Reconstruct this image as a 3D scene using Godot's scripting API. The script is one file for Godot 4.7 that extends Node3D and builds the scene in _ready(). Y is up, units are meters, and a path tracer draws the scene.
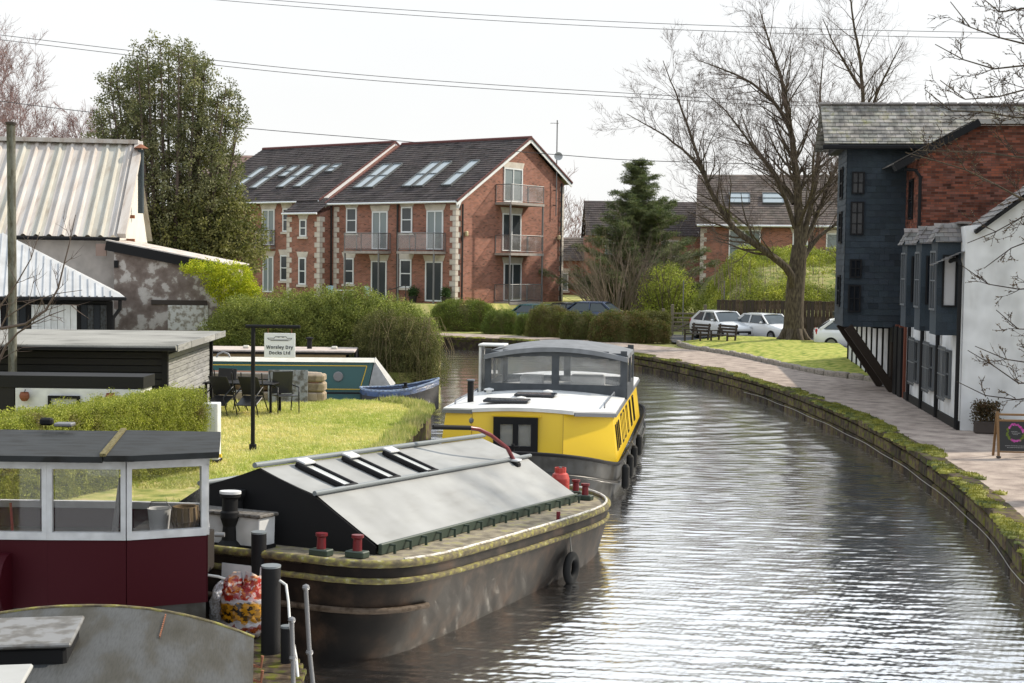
extends Node3D

# ---------------------------------------------------------------- mesh builder
class MB:
	var v := PackedVector3Array()
	var n := PackedVector3Array()
	var c := PackedColorArray()
	var col := Color.WHITE
	var x := Transform3D.IDENTITY
	func pt(p: Vector3, k: Vector3) -> void:
		v.append(x * p)
		n.append((x.basis * k).normalized())
		c.append(col)
	# corners run counter-clockwise as seen from outside
	func tri(a: Vector3, b: Vector3, d: Vector3) -> void:
		var k := (b - a).cross(d - a).normalized()
		pt(a, k); pt(d, k); pt(b, k)
	func quad(a: Vector3, b: Vector3, d: Vector3, e: Vector3) -> void:
		var k := (d - a).cross(e - b).normalized()
		pt(a, k); pt(d, k); pt(b, k); pt(a, k); pt(e, k); pt(d, k)
	func box(o: Vector3, s: Vector3) -> void:
		var h := s / 2.0
		for i in 3:
			for sg in [-1.0, 1.0]:
				var w := Vector3.ZERO; w[i] = sg
				var a := Vector3.ZERO; a[(i + 1) % 3] = 1.0
				var b := w.cross(a)
				var f: Vector3 = o + w * h
				quad(f - a * h - b * h, f + a * h - b * h, f + a * h + b * h, f - a * h + b * h)
	# box with chamfered edges
	func cbox(o: Vector3, s: Vector3, ch := 0.02) -> void:
		var h := s / 2.0
		var g := minf(ch, minf(h.x, minf(h.y, h.z)) * 0.9)
		var i3 := h - Vector3(g, g, g)
		for i in 3:
			for sg in [-1.0, 1.0]:
				var w := Vector3.ZERO; w[i] = sg
				var a := Vector3.ZERO; a[(i + 1) % 3] = 1.0
				var b := w.cross(a)
				var f: Vector3 = o + w * h
				quad(f - a * i3 - b * i3, f + a * i3 - b * i3, f + a * i3 + b * i3, f - a * i3 + b * i3)
		for i in 3:
			var j := (i + 1) % 3
			var k := (i + 2) % 3
			for sj in [-1.0, 1.0]:
				for sk in [-1.0, 1.0]:
					var p := Vector3.ZERO; p[j] = sj * h[j]; p[k] = sk * i3[k]
					var q := Vector3.ZERO; q[j] = sj * i3[j]; q[k] = sk * h[k]
					var e := Vector3.ZERO; e[i] = i3[i]
					if orient(p + q, p + e, p - e, q - e): quad(o + p + e, o + p - e, o + q - e, o + q + e)
					else: quad(o + p - e, o + p + e, o + q + e, o + q - e)
		for sx in [-1.0, 1.0]:
			for sy in [-1.0, 1.0]:
				for sz in [-1.0, 1.0]:
					var sv := Vector3(sx, sy, sz)
					var pa := sv * Vector3(h.x, i3.y, i3.z)
					var pb := sv * Vector3(i3.x, h.y, i3.z)
					var pc := sv * Vector3(i3.x, i3.y, h.z)
					if orient(sv, pa, pb, pc): tri(o + pa, o + pb, o + pc)
					else: tri(o + pa, o + pc, o + pb)
	func orient(out: Vector3, a: Vector3, b: Vector3, d: Vector3) -> bool:
		return (b - a).cross(d - a).dot(out) > 0.0
	# bar of width w (sideways) and height h (upwards) from a to b
	func bar(a: Vector3, b: Vector3, w: float, h: float, up := Vector3.UP) -> void:
		var f := (b - a)
		var L := f.length()
		f /= L
		if absf(f.dot(up)) > 0.99: up = Vector3.RIGHT
		var s := f.cross(up).normalized()
		var u := s.cross(f)
		var keep := x
		x = x * Transform3D(Basis(s, u, -f), (a + b) / 2.0)
		box(Vector3.ZERO, Vector3(w, h, L))
		x = keep
	func tube(p: Array, r: Array, sides := 8, caps := true) -> void:
		var m := p.size()
		var t0: Vector3 = (p[1] - p[0]).normalized()
		var ref := Vector3.UP if absf(t0.y) < 0.9 else Vector3.RIGHT
		var rings := []
		for i in m:
			var t: Vector3
			if i == 0: t = t0
			elif i == m - 1: t = (p[i] - p[i - 1]).normalized()
			else: t = (p[i + 1] - p[i - 1]).normalized()
			var s := t.cross(ref).normalized()
			var u := s.cross(t)
			ref = u
			var ring := PackedVector3Array()
			var nr := PackedVector3Array()
			for k in sides:
				var a := TAU * k / sides
				var w := s * cos(a) + u * sin(a)
				nr.append(w)
				ring.append(p[i] + w * float(r[i]))
			rings.append([ring, nr])
		for i in m - 1:
			for k in sides:
				var j := (k + 1) % sides
				var A: PackedVector3Array = rings[i][0]
				var B: PackedVector3Array = rings[i + 1][0]
				var NA: PackedVector3Array = rings[i][1]
				var NB: PackedVector3Array = rings[i + 1][1]
				pt(A[k], NA[k]); pt(A[j], NA[j]); pt(B[j], NB[j])
				pt(A[k], NA[k]); pt(B[j], NB[j]); pt(B[k], NB[k])
		if caps:
			var E: PackedVector3Array = rings[m - 1][0]
			var S: PackedVector3Array = rings[0][0]
			for k in range(1, sides - 1):
				tri(S[0], S[k], S[k + 1])
				tri(E[0], E[k + 1], E[k])
	# profile of (radius, height) points turned round the y axis at o
	func lathe(pr: Array, sides := 16, o := Vector3.ZERO) -> void:
		for i in pr.size() - 1:
			var a: Vector2 = pr[i]
			var b: Vector2 = pr[i + 1]
			var e := b - a
			var k2 := Vector2(e.y, -e.x).normalized()
			for k in sides:
				var t0 := TAU * k / sides
				var t1 := TAU * (k + 1) / sides
				var d0 := Vector3(cos(t0), 0, sin(t0))
				var d1 := Vector3(cos(t1), 0, sin(t1))
				var n0 := d0 * k2.x + Vector3.UP * k2.y
				var n1 := d1 * k2.x + Vector3.UP * k2.y
				var a0 := o + d0 * a.x + Vector3.UP * a.y
				var a1 := o + d1 * a.x + Vector3.UP * a.y
				var b0 := o + d0 * b.x + Vector3.UP * b.y
				var b1 := o + d1 * b.x + Vector3.UP * b.y
				pt(a0, n0); pt(a1, n1); pt(b1, n1); pt(a0, n0); pt(b1, n1); pt(b0, n0)
	# rows of points, rows x columns; smooth
	func loft(rows: Array, closed := false, flip := false) -> void:
		var R := rows.size()
		var K: int = rows[0].size()
		var nn := []
		for i in R:
			var line := PackedVector3Array()
			for k in K:
				var kp := (k + 1) % K if closed else mini(k + 1, K - 1)
				var km := (k - 1 + K) % K if closed else maxi(k - 1, 0)
				var du: Vector3 = rows[i][kp] - rows[i][km]
				var dv: Vector3 = rows[mini(i + 1, R - 1)][k] - rows[maxi(i - 1, 0)][k]
				var q := du.cross(dv)
				if q.length() < 1e-9: q = Vector3.UP
				line.append(-q.normalized() if flip else q.normalized())
			nn.append(line)
		for i in R - 1:
			for k in (K if closed else K - 1):
				var j := (k + 1) % K
				if flip:
					pt(rows[i][k], nn[i][k]); pt(rows[i][j], nn[i][j]); pt(rows[i + 1][j], nn[i + 1][j])
					pt(rows[i][k], nn[i][k]); pt(rows[i + 1][j], nn[i + 1][j]); pt(rows[i + 1][k], nn[i + 1][k])
				else:
					pt(rows[i][k], nn[i][k]); pt(rows[i + 1][j], nn[i + 1][j]); pt(rows[i][j], nn[i][j])
					pt(rows[i][k], nn[i][k]); pt(rows[i + 1][k], nn[i + 1][k]); pt(rows[i + 1][j], nn[i + 1][j])
	# same as loft but every facet flat, both triangles lit by their own plane
	func facets(rows: Array, closed := false, flip := false) -> void:
		for i in rows.size() - 1:
			var K: int = rows[i].size()
			for k in (K if closed else K - 1):
				var j := (k + 1) % K
				if flip: quad(rows[i][k], rows[i + 1][k], rows[i + 1][j], rows[i][j])
				else: quad(rows[i][k], rows[i][j], rows[i + 1][j], rows[i + 1][k])
	# polygon in the (a, b) plane, drawn from origin o along axes ea, eb, pushed along en from 0 to thick
	func slab(poly: PackedVector2Array, o: Vector3, ea: Vector3, eb: Vector3, en: Vector3, thick: float) -> void:
		var ids := Geometry2D.triangulate_polygon(poly)
		var q := func(p: Vector2, t: float) -> Vector3: return o + ea * p.x + eb * p.y + en * t
		for i in range(0, ids.size(), 3):
			for t in ([0.0, thick] if thick > 0.0 else [0.0]):
				var A: Vector3 = q.call(poly[ids[i]], t)
				var B: Vector3 = q.call(poly[ids[i + 1]], t)
				var D: Vector3 = q.call(poly[ids[i + 2]], t)
				var out := en if t > 0.0 or thick == 0.0 else -en
				if orient(out, A, B, D): tri(A, B, D)
				else: tri(A, D, B)
		if thick == 0.0: return
		var turn := 1.0 if not Geometry2D.is_polygon_clockwise(poly) else -1.0
		if ea.cross(eb).dot(en) < 0.0: turn = -turn
		for i in poly.size():
			var a: Vector2 = poly[i]
			var b: Vector2 = poly[(i + 1) % poly.size()]
			if turn > 0: quad(q.call(a, 0.0), q.call(b, 0.0), q.call(b, thick), q.call(a, thick))
			else: quad(q.call(b, 0.0), q.call(a, 0.0), q.call(a, thick), q.call(b, thick))
	func mesh() -> ArrayMesh:
		var a := []
		a.resize(Mesh.ARRAY_MAX)
		a[Mesh.ARRAY_VERTEX] = v
		a[Mesh.ARRAY_NORMAL] = n
		a[Mesh.ARRAY_COLOR] = c
		var m := ArrayMesh.new()
		m.add_surface_from_arrays(Mesh.PRIMITIVE_TRIANGLES, a)
		return m

# ---------------------------------------------------------------- nodes
var taken := {}
var rng := RandomNumberGenerator.new()

func V(x: float, y: float, d: float) -> Vector3:
	return Vector3(x, y, -d)

func numbered(called: String) -> String:
	var k: int = taken.get(called, 0)
	taken[called] = k + 1
	return called if k == 0 else "%s_%03d" % [called, k]

func thing(called: String, label: String, category: String, at: Vector3, bearing := 0.0, group := "") -> Node3D:
	var o := Node3D.new()
	o.name = numbered(called)
	add_child(o)
	o.position = at
	o.rotation.y = -deg_to_rad(bearing)
	o.set_meta("label", label)
	o.set_meta("category", category)
	if group: o.set_meta("group", group)
	return o

func part(parent: Node, called: String, b, m: Material, stuff := false) -> MeshInstance3D:
	var o := MeshInstance3D.new()
	o.name = called
	o.mesh = b.mesh() if b is MB else b
	o.material_override = m
	parent.add_child(o, true)
	if stuff: o.set_meta("kind", "stuff")
	return o

func single(called: String, b, m: Material, label: String, category: String, group := "") -> MeshInstance3D:
	var o := MeshInstance3D.new()
	o.name = numbered(called)
	o.mesh = b.mesh() if b is MB else b
	o.material_override = m
	add_child(o)
	o.set_meta("label", label)
	o.set_meta("category", category)
	if group: o.set_meta("group", group)
	return o

func structure(called: String, b, m: Material) -> MeshInstance3D:
	var o := MeshInstance3D.new()
	o.name = numbered(called)
	o.mesh = b.mesh() if b is MB else b
	o.material_override = m
	add_child(o)
	o.set_meta("kind", "structure")
	return o

func copies(parent: Node, called: String, mesh: Mesh, m: Material, xf: Array, cols: Array, stuff := false) -> MultiMeshInstance3D:
	var mm := MultiMesh.new()
	mm.transform_format = MultiMesh.TRANSFORM_3D
	mm.use_colors = true
	mm.mesh = mesh
	mm.instance_count = xf.size()
	for i in xf.size():
		mm.set_instance_transform(i, xf[i])
		mm.set_instance_color(i, cols[i])
	var o := MultiMeshInstance3D.new()
	o.name = called
	o.multimesh = mm
	o.material_override = m
	parent.add_child(o, true)
	o.set_meta("kind", "stuff")
	return o

# ---------------------------------------------------------------- materials
var texs := {}
var mats := {}

func noise_image(sd: int, freq: float, oct: int, size := 512, kind := FastNoiseLite.TYPE_SIMPLEX_SMOOTH) -> Image:
	var f := FastNoiseLite.new()
	f.seed = sd
	f.noise_type = kind
	f.frequency = freq
	f.fractal_octaves = oct
	f.fractal_gain = 0.55
	var im := f.get_seamless_image(size, size)
	im.convert(Image.FORMAT_L8)
	return im

# noise through a ramp of linear colours
func tex(key: String, sd := 1, freq := 0.01, oct := 4, stops := [[0.0, Color(0.6, 0.6, 0.6)], [1.0, Color.WHITE]], size := 512, kind := FastNoiseLite.TYPE_SIMPLEX_SMOOTH) -> Texture2D:
	if texs.has(key): return texs[key]
	var g := Gradient.new()
	var offs := PackedFloat32Array()
	var cs := PackedColorArray()
	for s in stops:
		offs.append(s[0])
		cs.append(s[1])
	g.offsets = offs
	g.colors = cs
	var lut := PackedByteArray()
	for i in 256:
		var q := g.sample(i / 255.0).linear_to_srgb()
		lut.append(int(clampf(q.r, 0, 1) * 255.0)); lut.append(int(clampf(q.g, 0, 1) * 255.0)); lut.append(int(clampf(q.b, 0, 1) * 255.0))
	var src := noise_image(sd, freq, oct, size, kind).get_data()
	var out := PackedByteArray()
	out.resize(src.size() * 3)
	for i in src.size():
		var k := src[i] * 3
		out[i * 3] = lut[k]; out[i * 3 + 1] = lut[k + 1]; out[i * 3 + 2] = lut[k + 2]
	texs[key] = ImageTexture.create_from_image(Image.create_from_data(size, size, false, Image.FORMAT_RGB8, out))
	return texs[key]

func lin(r: float, g: float, b: float) -> Color:
	return Color(r, g, b).linear_to_srgb()

# linear base colour; t multiplies it (scale in repeats per metre); t2 multiplies again at its own scale; bump in centimetres
func mat(key: String, c: Color, rough := 0.8, t: Texture2D = null, sc := Vector3.ONE, bump := 0.0, t2: Texture2D = null, sc2 := Vector3.ONE, world := false) -> StandardMaterial3D:
	if mats.has(key): return mats[key]
	var m := StandardMaterial3D.new()
	m.resource_name = key
	m.albedo_color = c.linear_to_srgb()
	m.roughness = rough
	if rough >= 0.55: m.metallic_specular = 0.3
	m.vertex_color_use_as_albedo = true
	m.cull_mode = BaseMaterial3D.CULL_DISABLED
	if t:
		m.albedo_texture = t
		m.uv1_triplanar = true
		m.uv1_world_triplanar = world
		m.uv1_scale = sc
		m.uv1_triplanar_sharpness = 4.0
		if bump != 0.0:
			m.heightmap_enabled = true
			m.heightmap_texture = t
			m.heightmap_scale = bump
	if t2:
		m.detail_enabled = true
		m.detail_albedo = t2
		m.detail_blend_mode = BaseMaterial3D.BLEND_MODE_MUL
		m.detail_uv_layer = BaseMaterial3D.DETAIL_UV_2
		m.uv2_triplanar = true
		m.uv2_world_triplanar = world
		m.uv2_scale = sc2
		m.uv2_triplanar_sharpness = 4.0
	mats[key] = m
	return m

func metal(key: String, c: Color, rough: float, metallic := 1.0) -> StandardMaterial3D:
	var m := mat(key, c, rough)
	m.metallic = metallic
	return m

func glass(key: String, c: Color, alpha: float, rough := 0.03) -> StandardMaterial3D:
	if mats.has(key): return mats[key]
	var m := StandardMaterial3D.new()
	m.resource_name = key
	m.transparency = BaseMaterial3D.TRANSPARENCY_ALPHA
	var s := c.linear_to_srgb()
	s.a = alpha
	m.albedo_color = s
	m.roughness = rough
	m.cull_mode = BaseMaterial3D.CULL_DISABLED
	mats[key] = m
	return m

func leaf_mat(key: String, c: Color, back: Color) -> StandardMaterial3D:
	var m := mat(key, c, 0.6)
	m.backlight_enabled = true
	m.backlight = back.linear_to_srgb()
	return m

func brick_tex(key: String, base: Color, vary: float, mortar: Color, sd: int) -> Texture2D:
	if texs.has(key): return texs[key]
	var r := RandomNumberGenerator.new()
	r.seed = sd
	var im := Image.create(1020, 1020, false, Image.FORMAT_RGB8)
	im.fill(mortar.linear_to_srgb())
	# ten bricks by thirty courses in 2.25 m
	for j in 30:
		for i in 11:
			var k := 1.0 + r.randf_range(-vary, vary)
			var w := r.randf_range(-0.25, 0.25) * vary
			if r.randf() < 0.07: k *= 0.55
			var q := Color(base.r * k * (1 + w), base.g * k, base.b * k * (1 - w)).linear_to_srgb()
			var x0 := i * 102 - (51 if j % 2 else 0)
			if i == 10 and j % 2:
				continue
			im.fill_rect(Rect2i(maxi(x0, 0) + 2, j * 34 + 2, (97 if x0 >= 0 else 46), 29), q)
			if j % 2 and i == 0:
				im.fill_rect(Rect2i(969 + 2, j * 34 + 2, 49, 29), q)
	texs[key] = ImageTexture.create_from_image(im)
	return texs[key]

# ---------------------------------------------------------------- scene
func _ready() -> void:
	rng.seed = 11
	var cam := Camera3D.new()
	cam.name = "camera"
	add_child(cam)
	cam.position = Vector3(0, 4.4, 0)
	cam.rotation = Vector3(-atan(76.5 / 1422.0), 0, 0.013)
	cam.fov = rad_to_deg(2.0 * atan(341.5 / 1422.0))
	cam.near = 0.1
	cam.far = 3000.0
	cam.current = true
	var we := WorldEnvironment.new()
	we.name = "environment"
	var env := Environment.new()
	env.background_mode = Environment.BG_SKY
	var sky := Sky.new()
	var sm := ProceduralSkyMaterial.new()
	sm.sky_top_color = Color(1.03, 1.10, 1.18)
	sm.sky_horizon_color = Color(0.935, 0.933, 0.924)
	sm.sky_curve = 0.9
	sm.ground_bottom_color = Color(0.35, 0.34, 0.30)
	sm.ground_horizon_color = Color(0.55, 0.54, 0.5)
	sm.sky_energy_multiplier = 1.0
	sm.sun_angle_max = 40.0
	sm.sun_curve = 0.12
	# faint thin cloud over the whole sky
	var cover := noise_image(91, 0.006, 5, 1024)
	cover.resize(1024, 512)
	var cd := cover.get_data()
	var co := PackedByteArray()
	for v in cd:
		co.append(255); co.append(254); co.append(250); co.append(int(clampf((v - 70) * 0.08, 0, 15)))
	sm.sky_cover = ImageTexture.create_from_image(Image.create_from_data(1024, 512, false, Image.FORMAT_RGBA8, co))
	sky.sky_material = sm
	env.sky = sky
	env.tonemap_mode = Environment.TONE_MAPPER_LINEAR
	env.tonemap_exposure = 1.11
	env.sdfgi_enabled = true
	env.ssao_enabled = true
	env.ssil_enabled = true
	we.environment = env
	add_child(we)
	var sun := DirectionalLight3D.new()
	sun.name = "sun"
	sun.light_energy = 1.6
	sun.light_color = Color(1.0, 0.955, 0.88)
	sun.light_angular_distance = 1.5
	sun.shadow_enabled = true
	add_child(sun)
	sun.look_at_from_position(Vector3.ZERO, -Vector3(1.14, 1.0, -0.57), Vector3.UP)
	make_textures()
	land()
	canal_wall()
	mill()
	apartments()
	far_houses()
	barn_side()
	left_bank()
	boats()
	street_things()
	vegetation()
	wires()

func make_textures() -> void:
	var W1 := Color.WHITE
	tex("grain", 3, 0.06, 4, [[0.0, Color(0.55, 0.55, 0.55)], [0.5, Color(0.85, 0.85, 0.85)], [1.0, W1]])
	tex("blotch", 5, 0.008, 5, [[0.0, Color(0.35, 0.35, 0.35)], [0.45, Color(0.8, 0.8, 0.8)], [1.0, W1]])
	tex("soft", 8, 0.006, 3, [[0.0, Color(0.72, 0.72, 0.72)], [1.0, W1]])
	tex("stain", 9, 0.012, 5, [[0.0, Color(0.25, 0.22, 0.18)], [0.38, Color(0.62, 0.58, 0.52)], [0.55, Color(0.95, 0.95, 0.95)], [1.0, W1]])
	tex("faint", 10, 0.007, 4, [[0.0, Color(0.80, 0.79, 0.77)], [0.4, Color(0.93, 0.93, 0.92)], [1.0, W1]])
	tex("speck", 12, 0.16, 2, [[0.0, Color(0.3, 0.3, 0.3)], [0.35, Color(0.75, 0.75, 0.75)], [0.7, Color(0.9, 0.9, 0.9)], [1.0, W1]])
	tex("turf", 14, 0.02, 5, [[0.0, Color(0.12, 0.17, 0.04)], [0.34, Color(0.28, 0.32, 0.09)], [0.5, Color(0.42, 0.42, 0.14)], [0.72, Color(0.54, 0.48, 0.22)], [1.0, Color(0.58, 0.49, 0.32)]])
	tex("mossy", 17, 0.014, 5, [[0.0, Color(0.045, 0.035, 0.028)], [0.4, Color(0.10, 0.075, 0.055)], [0.55, Color(0.16, 0.12, 0.08)], [0.68, Color(0.13, 0.14, 0.03)], [1.0, Color(0.22, 0.22, 0.03)]])
	tex("path", 21, 0.02, 5, [[0.0, Color(0.17, 0.145, 0.13)], [0.4, Color(0.30, 0.26, 0.24)], [0.7, Color(0.38, 0.335, 0.305)], [1.0, Color(0.45, 0.40, 0.365)]])
	tex("peel", 26, 0.012, 6, [[0.0, Color(0.15, 0.115, 0.10)], [0.35, Color(0.22, 0.175, 0.155)], [0.56, Color(0.29, 0.24, 0.215)], [0.62, Color(0.42, 0.38, 0.35)], [0.66, Color(0.56, 0.52, 0.49)], [1.0, Color(0.64, 0.60, 0.57)]])
	tex("hull", 31, 0.012, 5, [[0.0, Color(0.010, 0.009, 0.008)], [0.4, Color(0.032, 0.026, 0.022)], [0.6, Color(0.075, 0.055, 0.042)], [0.8, Color(0.14, 0.10, 0.075)], [1.0, Color(0.22, 0.13, 0.08)]])
	tex("bark", 35, 0.02, 5, [[0.0, Color(0.03, 0.025, 0.02)], [0.5, Color(0.10, 0.085, 0.065)], [0.8, Color(0.16, 0.14, 0.10)], [1.0, Color(0.2, 0.2, 0.08)]])
	brick_tex("brick", Color(0.33, 0.14, 0.098), 0.22, Color(0.34, 0.27, 0.23), 4)
	brick_tex("brick_old", Color(0.20, 0.07, 0.046), 0.55, Color(0.11, 0.08, 0.065), 6)

func curve_points(pts: Array, step: float) -> PackedVector2Array:
	var c := Curve2D.new()
	for i in pts.size():
		var a: Vector2 = pts[maxi(i - 1, 0)]
		var b: Vector2 = pts[mini(i + 1, pts.size() - 1)]
		var t := (b - a) / 6.0
		c.add_point(pts[i], -t, t)
	c.bake_interval = 0.1
	var out := PackedVector2Array()
	var L := c.get_baked_length()
	var s := 0.0
	while s <= L:
		out.append(c.sample_baked(s, true))
		s += step
	return out

func sheet(poly: PackedVector2Array, y: float) -> MB:
	var b := MB.new()
	b.slab(poly, Vector3(0, y, 0), Vector3.RIGHT, Vector3.FORWARD, Vector3.UP, 0.0)
	return b

# canal edge on the towpath side, as (x, distance)
var edge := [Vector2(3.2, 2), Vector2(5.4, 10), Vector2(6.55, 15.5), Vector2(7.13, 19.5), Vector2(7.62, 22), Vector2(8.14, 25.6), Vector2(8.62, 31.0), Vector2(8.78, 36.8), Vector2(8.63, 42.4), Vector2(8.25, 47.8), Vector2(7.1, 54.4), Vector2(5.45, 60.6), Vector2(2.3, 69.3), Vector2(-2.2, 73.4), Vector2(-10, 76.5), Vector2(-22, 79), Vector2(-60, 84)]
# inner edge of the towpath
var inner := [Vector2(13.4, 2), Vector2(13.4, 16), Vector2(13.4, 28), Vector2(13.2, 33.0), Vector2(10.8, 33.62), Vector2(11.5, 40), Vector2(12.1, 45.5), Vector2(12.1, 48.3), Vector2(11.1, 50.6), Vector2(10.3, 55.6), Vector2(9.4, 61.6), Vector2(7.6, 67), Vector2(3.6, 73.2), Vector2(-1.4, 77.2), Vector2(-10, 80.2), Vector2(-22, 82.5), Vector2(-60, 88)]
# canal edge on the boat side
var bank := [Vector2(-9, 2), Vector2(-9, 17.2), Vector2(-5.75, 17.4), Vector2(-2.55, 25.2), Vector2(-2.15, 27.5), Vector2(-2.05, 31), Vector2(-1.95, 34.6), Vector2(-2.3, 35.9), Vector2(-3.0, 36.5), Vector2(-60, 37.2)]

func land() -> void:
	# water: wind ripples as a computed relief
	var nim := noise_image(41, 0.022, 4, 1024)
	nim.bump_map_to_normal_map(6.0)
	var wm := StandardMaterial3D.new()
	wm.resource_name = "canal_water"
	wm.albedo_color = lin(0.06, 0.040, 0.019)
	wm.roughness = 0.17
	wm.metallic_specular = 0.9
	wm.refraction_enabled = true
	wm.refraction_scale = 0.45
	wm.clearcoat_enabled = true
	wm.clearcoat = 1.0
	wm.clearcoat_roughness = 0.13
	wm.normal_enabled = true
	wm.normal_texture = ImageTexture.create_from_image(nim)
	wm.normal_scale = 0.12
	wm.uv1_triplanar = true
	wm.uv1_world_triplanar = true
	wm.uv1_scale = Vector3(0.10, 1, 0.16)
	var wb := MB.new()
	wb.quad(V(-70, -0.05, -10), V(40, -0.05, -10), V(40, -0.05, 100), V(-70, -0.05, 100))
	structure("water", wb, wm)
	structure("water", ripples(), wm)
	# land on the towpath side, out to the horizon
	var e := curve_points(edge, 1.0)
	var p := PackedVector2Array()
	for q in e: p.append(q + Vector2(0.12, 0.05))
	p.append_array([Vector2(-900, 90), Vector2(-900, 1500), Vector2(900, 1500), Vector2(900, 2)])
	structure("ground", sheet(p, 0.55), mat("rough_ground", Color(0.65, 0.66, 0.6), 0.95, texs.turf, Vector3(0.12, 0.12, 0.12), 0.6, texs.grain, Vector3(0.9, 0.9, 0.9), true))
	# towpath
	var pp := PackedVector2Array()
	for q in e:
		if q.x > -59.0: pp.append(q + Vector2(0.32, 0.18))
	var inn := curve_points(inner, 1.0)
	for i in range(inn.size() - 1, -1, -1): pp.append(inn[i])
	structure("towpath", sheet(pp, 0.612), mat("path_grit", Color(1.13, 1.06, 0.99), 0.9, texs.path, Vector3(0.13, 0.13, 0.13), 0.4, texs.speck, Vector3(0.55, 0.55, 0.55), true))
	# land on the boat side
	var bp := PackedVector2Array()
	for q in bank: bp.append(q)
	bp.append_array([Vector2(-60, 2)])
	structure("lawn", sheet(bp, 0.85), mat("lawn_turf", Color(1.12, 1.08, 1.0), 0.95, texs.turf, Vector3(0.16, 0.16, 0.16), 1.0, texs.grain, Vector3(1.3, 1.3, 1.3), true))
	var fb := PackedVector2Array([Vector2(-60, 46.6), Vector2(-8, 46.6), Vector2(-3.4, 46.2), Vector2(-2.5, 47.5), Vector2(-2.6, 52), Vector2(-4.5, 58), Vector2(-9, 62), Vector2(-20, 66), Vector2(-60, 72)])
	var fbb := MB.new()
	fbb.slab(fb, Vector3(0, -0.4, 0), Vector3.RIGHT, Vector3.FORWARD, Vector3.UP, 1.25)
	structure("far_bank", fbb, mats.rough_ground)
	# quay walls under the lawn
	var qb := MB.new()
	for i in bank.size() - 1:
		var a: Vector2 = bank[i]
		var b: Vector2 = bank[i + 1]
		qb.quad(V(a.x, -0.6, a.y), V(a.x, 0.846, a.y), V(b.x, 0.846, b.y), V(b.x, -0.6, b.y))
	structure("bank_wall", qb, mat("dark_stone", Color.WHITE, 0.9, texs.mossy, Vector3(0.4, 0.4, 0.4), 1.0, null, Vector3.ONE, true))
	# raised terrace the apartments stand on
	var tb := MB.new()
	var low := [Vector2(-60, 89), Vector2(-22, 84.6), Vector2(-10, 83.4), Vector2(-4.5, 83.0), Vector2(-2.2, 84.2), Vector2(6.2, 95.5), Vector2(8, 110), Vector2(8, 140)]
	var top := [Vector2(-60, 91), Vector2(-22, 86.0), Vector2(-10, 84.8), Vector2(-4.2, 84.2), Vector2(-2.6, 85.2), Vector2(5.4, 96.3), Vector2(7, 110), Vector2(7, 140)]
	var rows := [PackedVector3Array(), PackedVector3Array()]
	for q in low: rows[0].append(V(q.x, 0.6, q.y))
	for q in top: rows[1].append(V(q.x, 2.0, q.y))
	tb.loft(rows)
	var tp := PackedVector2Array()
	for q in top: tp.append(q)
	tp.append(Vector2(-60, 140))
	tb.slab(tp, Vector3(0, 2.0, 0), Vector3.RIGHT, Vector3.FORWARD, Vector3.UP, 0.0)
	structure("terrace", tb, mats.lawn_turf)
	# car park tarmac between the big tree and the bank
	structure("car_park", sheet(PackedVector2Array([Vector2(8.0, 70.6), Vector2(12.2, 70.2), Vector2(14.2, 66), Vector2(14.6, 58), Vector2(22, 58), Vector2(22, 76.5), Vector2(8.4, 79)]), 0.66), mat("tarmac", Color(0.10, 0.10, 0.105), 0.85, texs.grain, Vector3(0.8, 0.8, 0.8), 0.2, texs.soft, Vector3(0.1, 0.1, 0.1), true))
	# grass plot round the big tree, a low swell with a stone kerb
	var kb := curve_points([Vector2(13.0, 47.6), Vector2(12.35, 48.5), Vector2(11.25, 50.8), Vector2(10.45, 55.7), Vector2(9.6, 61.6), Vector2(8.5, 65.6), Vector2(8.2, 68.6), Vector2(8.2, 70.4)], 0.75)
	var gr := []
	for i in kb.size():
		var t := float(i) / (kb.size() - 1)
		var rr := Vector2(lerpf(13.1, 15.0, minf(t * 1.3, 1.0)), lerpf(48.6, 71.0, t))
		if t > 0.8: rr.x = lerpf(15.0, 12.4, (t - 0.8) / 0.2)
		var line := PackedVector3Array()
		for k in 13:
			var s := k / 12.0
			var q: Vector2 = kb[i].lerp(rr, s)
			var h := 0.70 + 0.32 * sin(minf(s * 1.3, 1.0) * PI * 0.5) * sin(clampf(t * 1.25, 0, 1) * PI * 0.5) + 0.02 * sin(q.x * 2.1 + q.y * 1.3)
			line.append(V(q.x, h, q.y))
		gr.append(line)
	var gb := MB.new()
	gb.loft(gr)
	structure("grass_plot", gb, mat("bright_turf", Color(0.8, 0.86, 0.5), 0.95, texs.turf, Vector3(0.2, 0.2, 0.2), 1.0, texs.grain, Vector3(1.1, 1.1, 1.1), true))
	var kt := thing("stone_kerb", "low rough stone kerb curving round the grass plot beside the towpath", "kerb", V(kb[0].x, 0.6, kb[0].y))
	var sm := []
	for i in 3:
		var b := MB.new()
		b.cbox(Vector3.ZERO, Vector3(1, 1, 1), 0.12 + 0.05 * i)
		sm.append(b.mesh())
	var km := mat("kerb_stone", Color(0.34, 0.30, 0.26), 0.9, texs.blotch, Vector3(1.1, 1.1, 1.1), 1.0)
	for i in kb.size() - 1:
		var a: Vector2 = kb[i]
		var b: Vector2 = kb[i + 1]
		var s := part(kt, "stone", sm[i % 3], km)
		s.position = V((a.x + b.x) / 2, 0.66 + rng.randf_range(-0.03, 0.03), (a.y + b.y) / 2) - kt.position
		s.rotation.y = -atan2(b.x - a.x, b.y - a.y) + rng.randf_range(-0.06, 0.06)
		s.scale = Vector3(rng.randf_range(0.16, 0.22), 0.26, a.distance_to(b) * rng.randf_range(0.88, 0.99))
	lawn_blades(bp)

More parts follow.
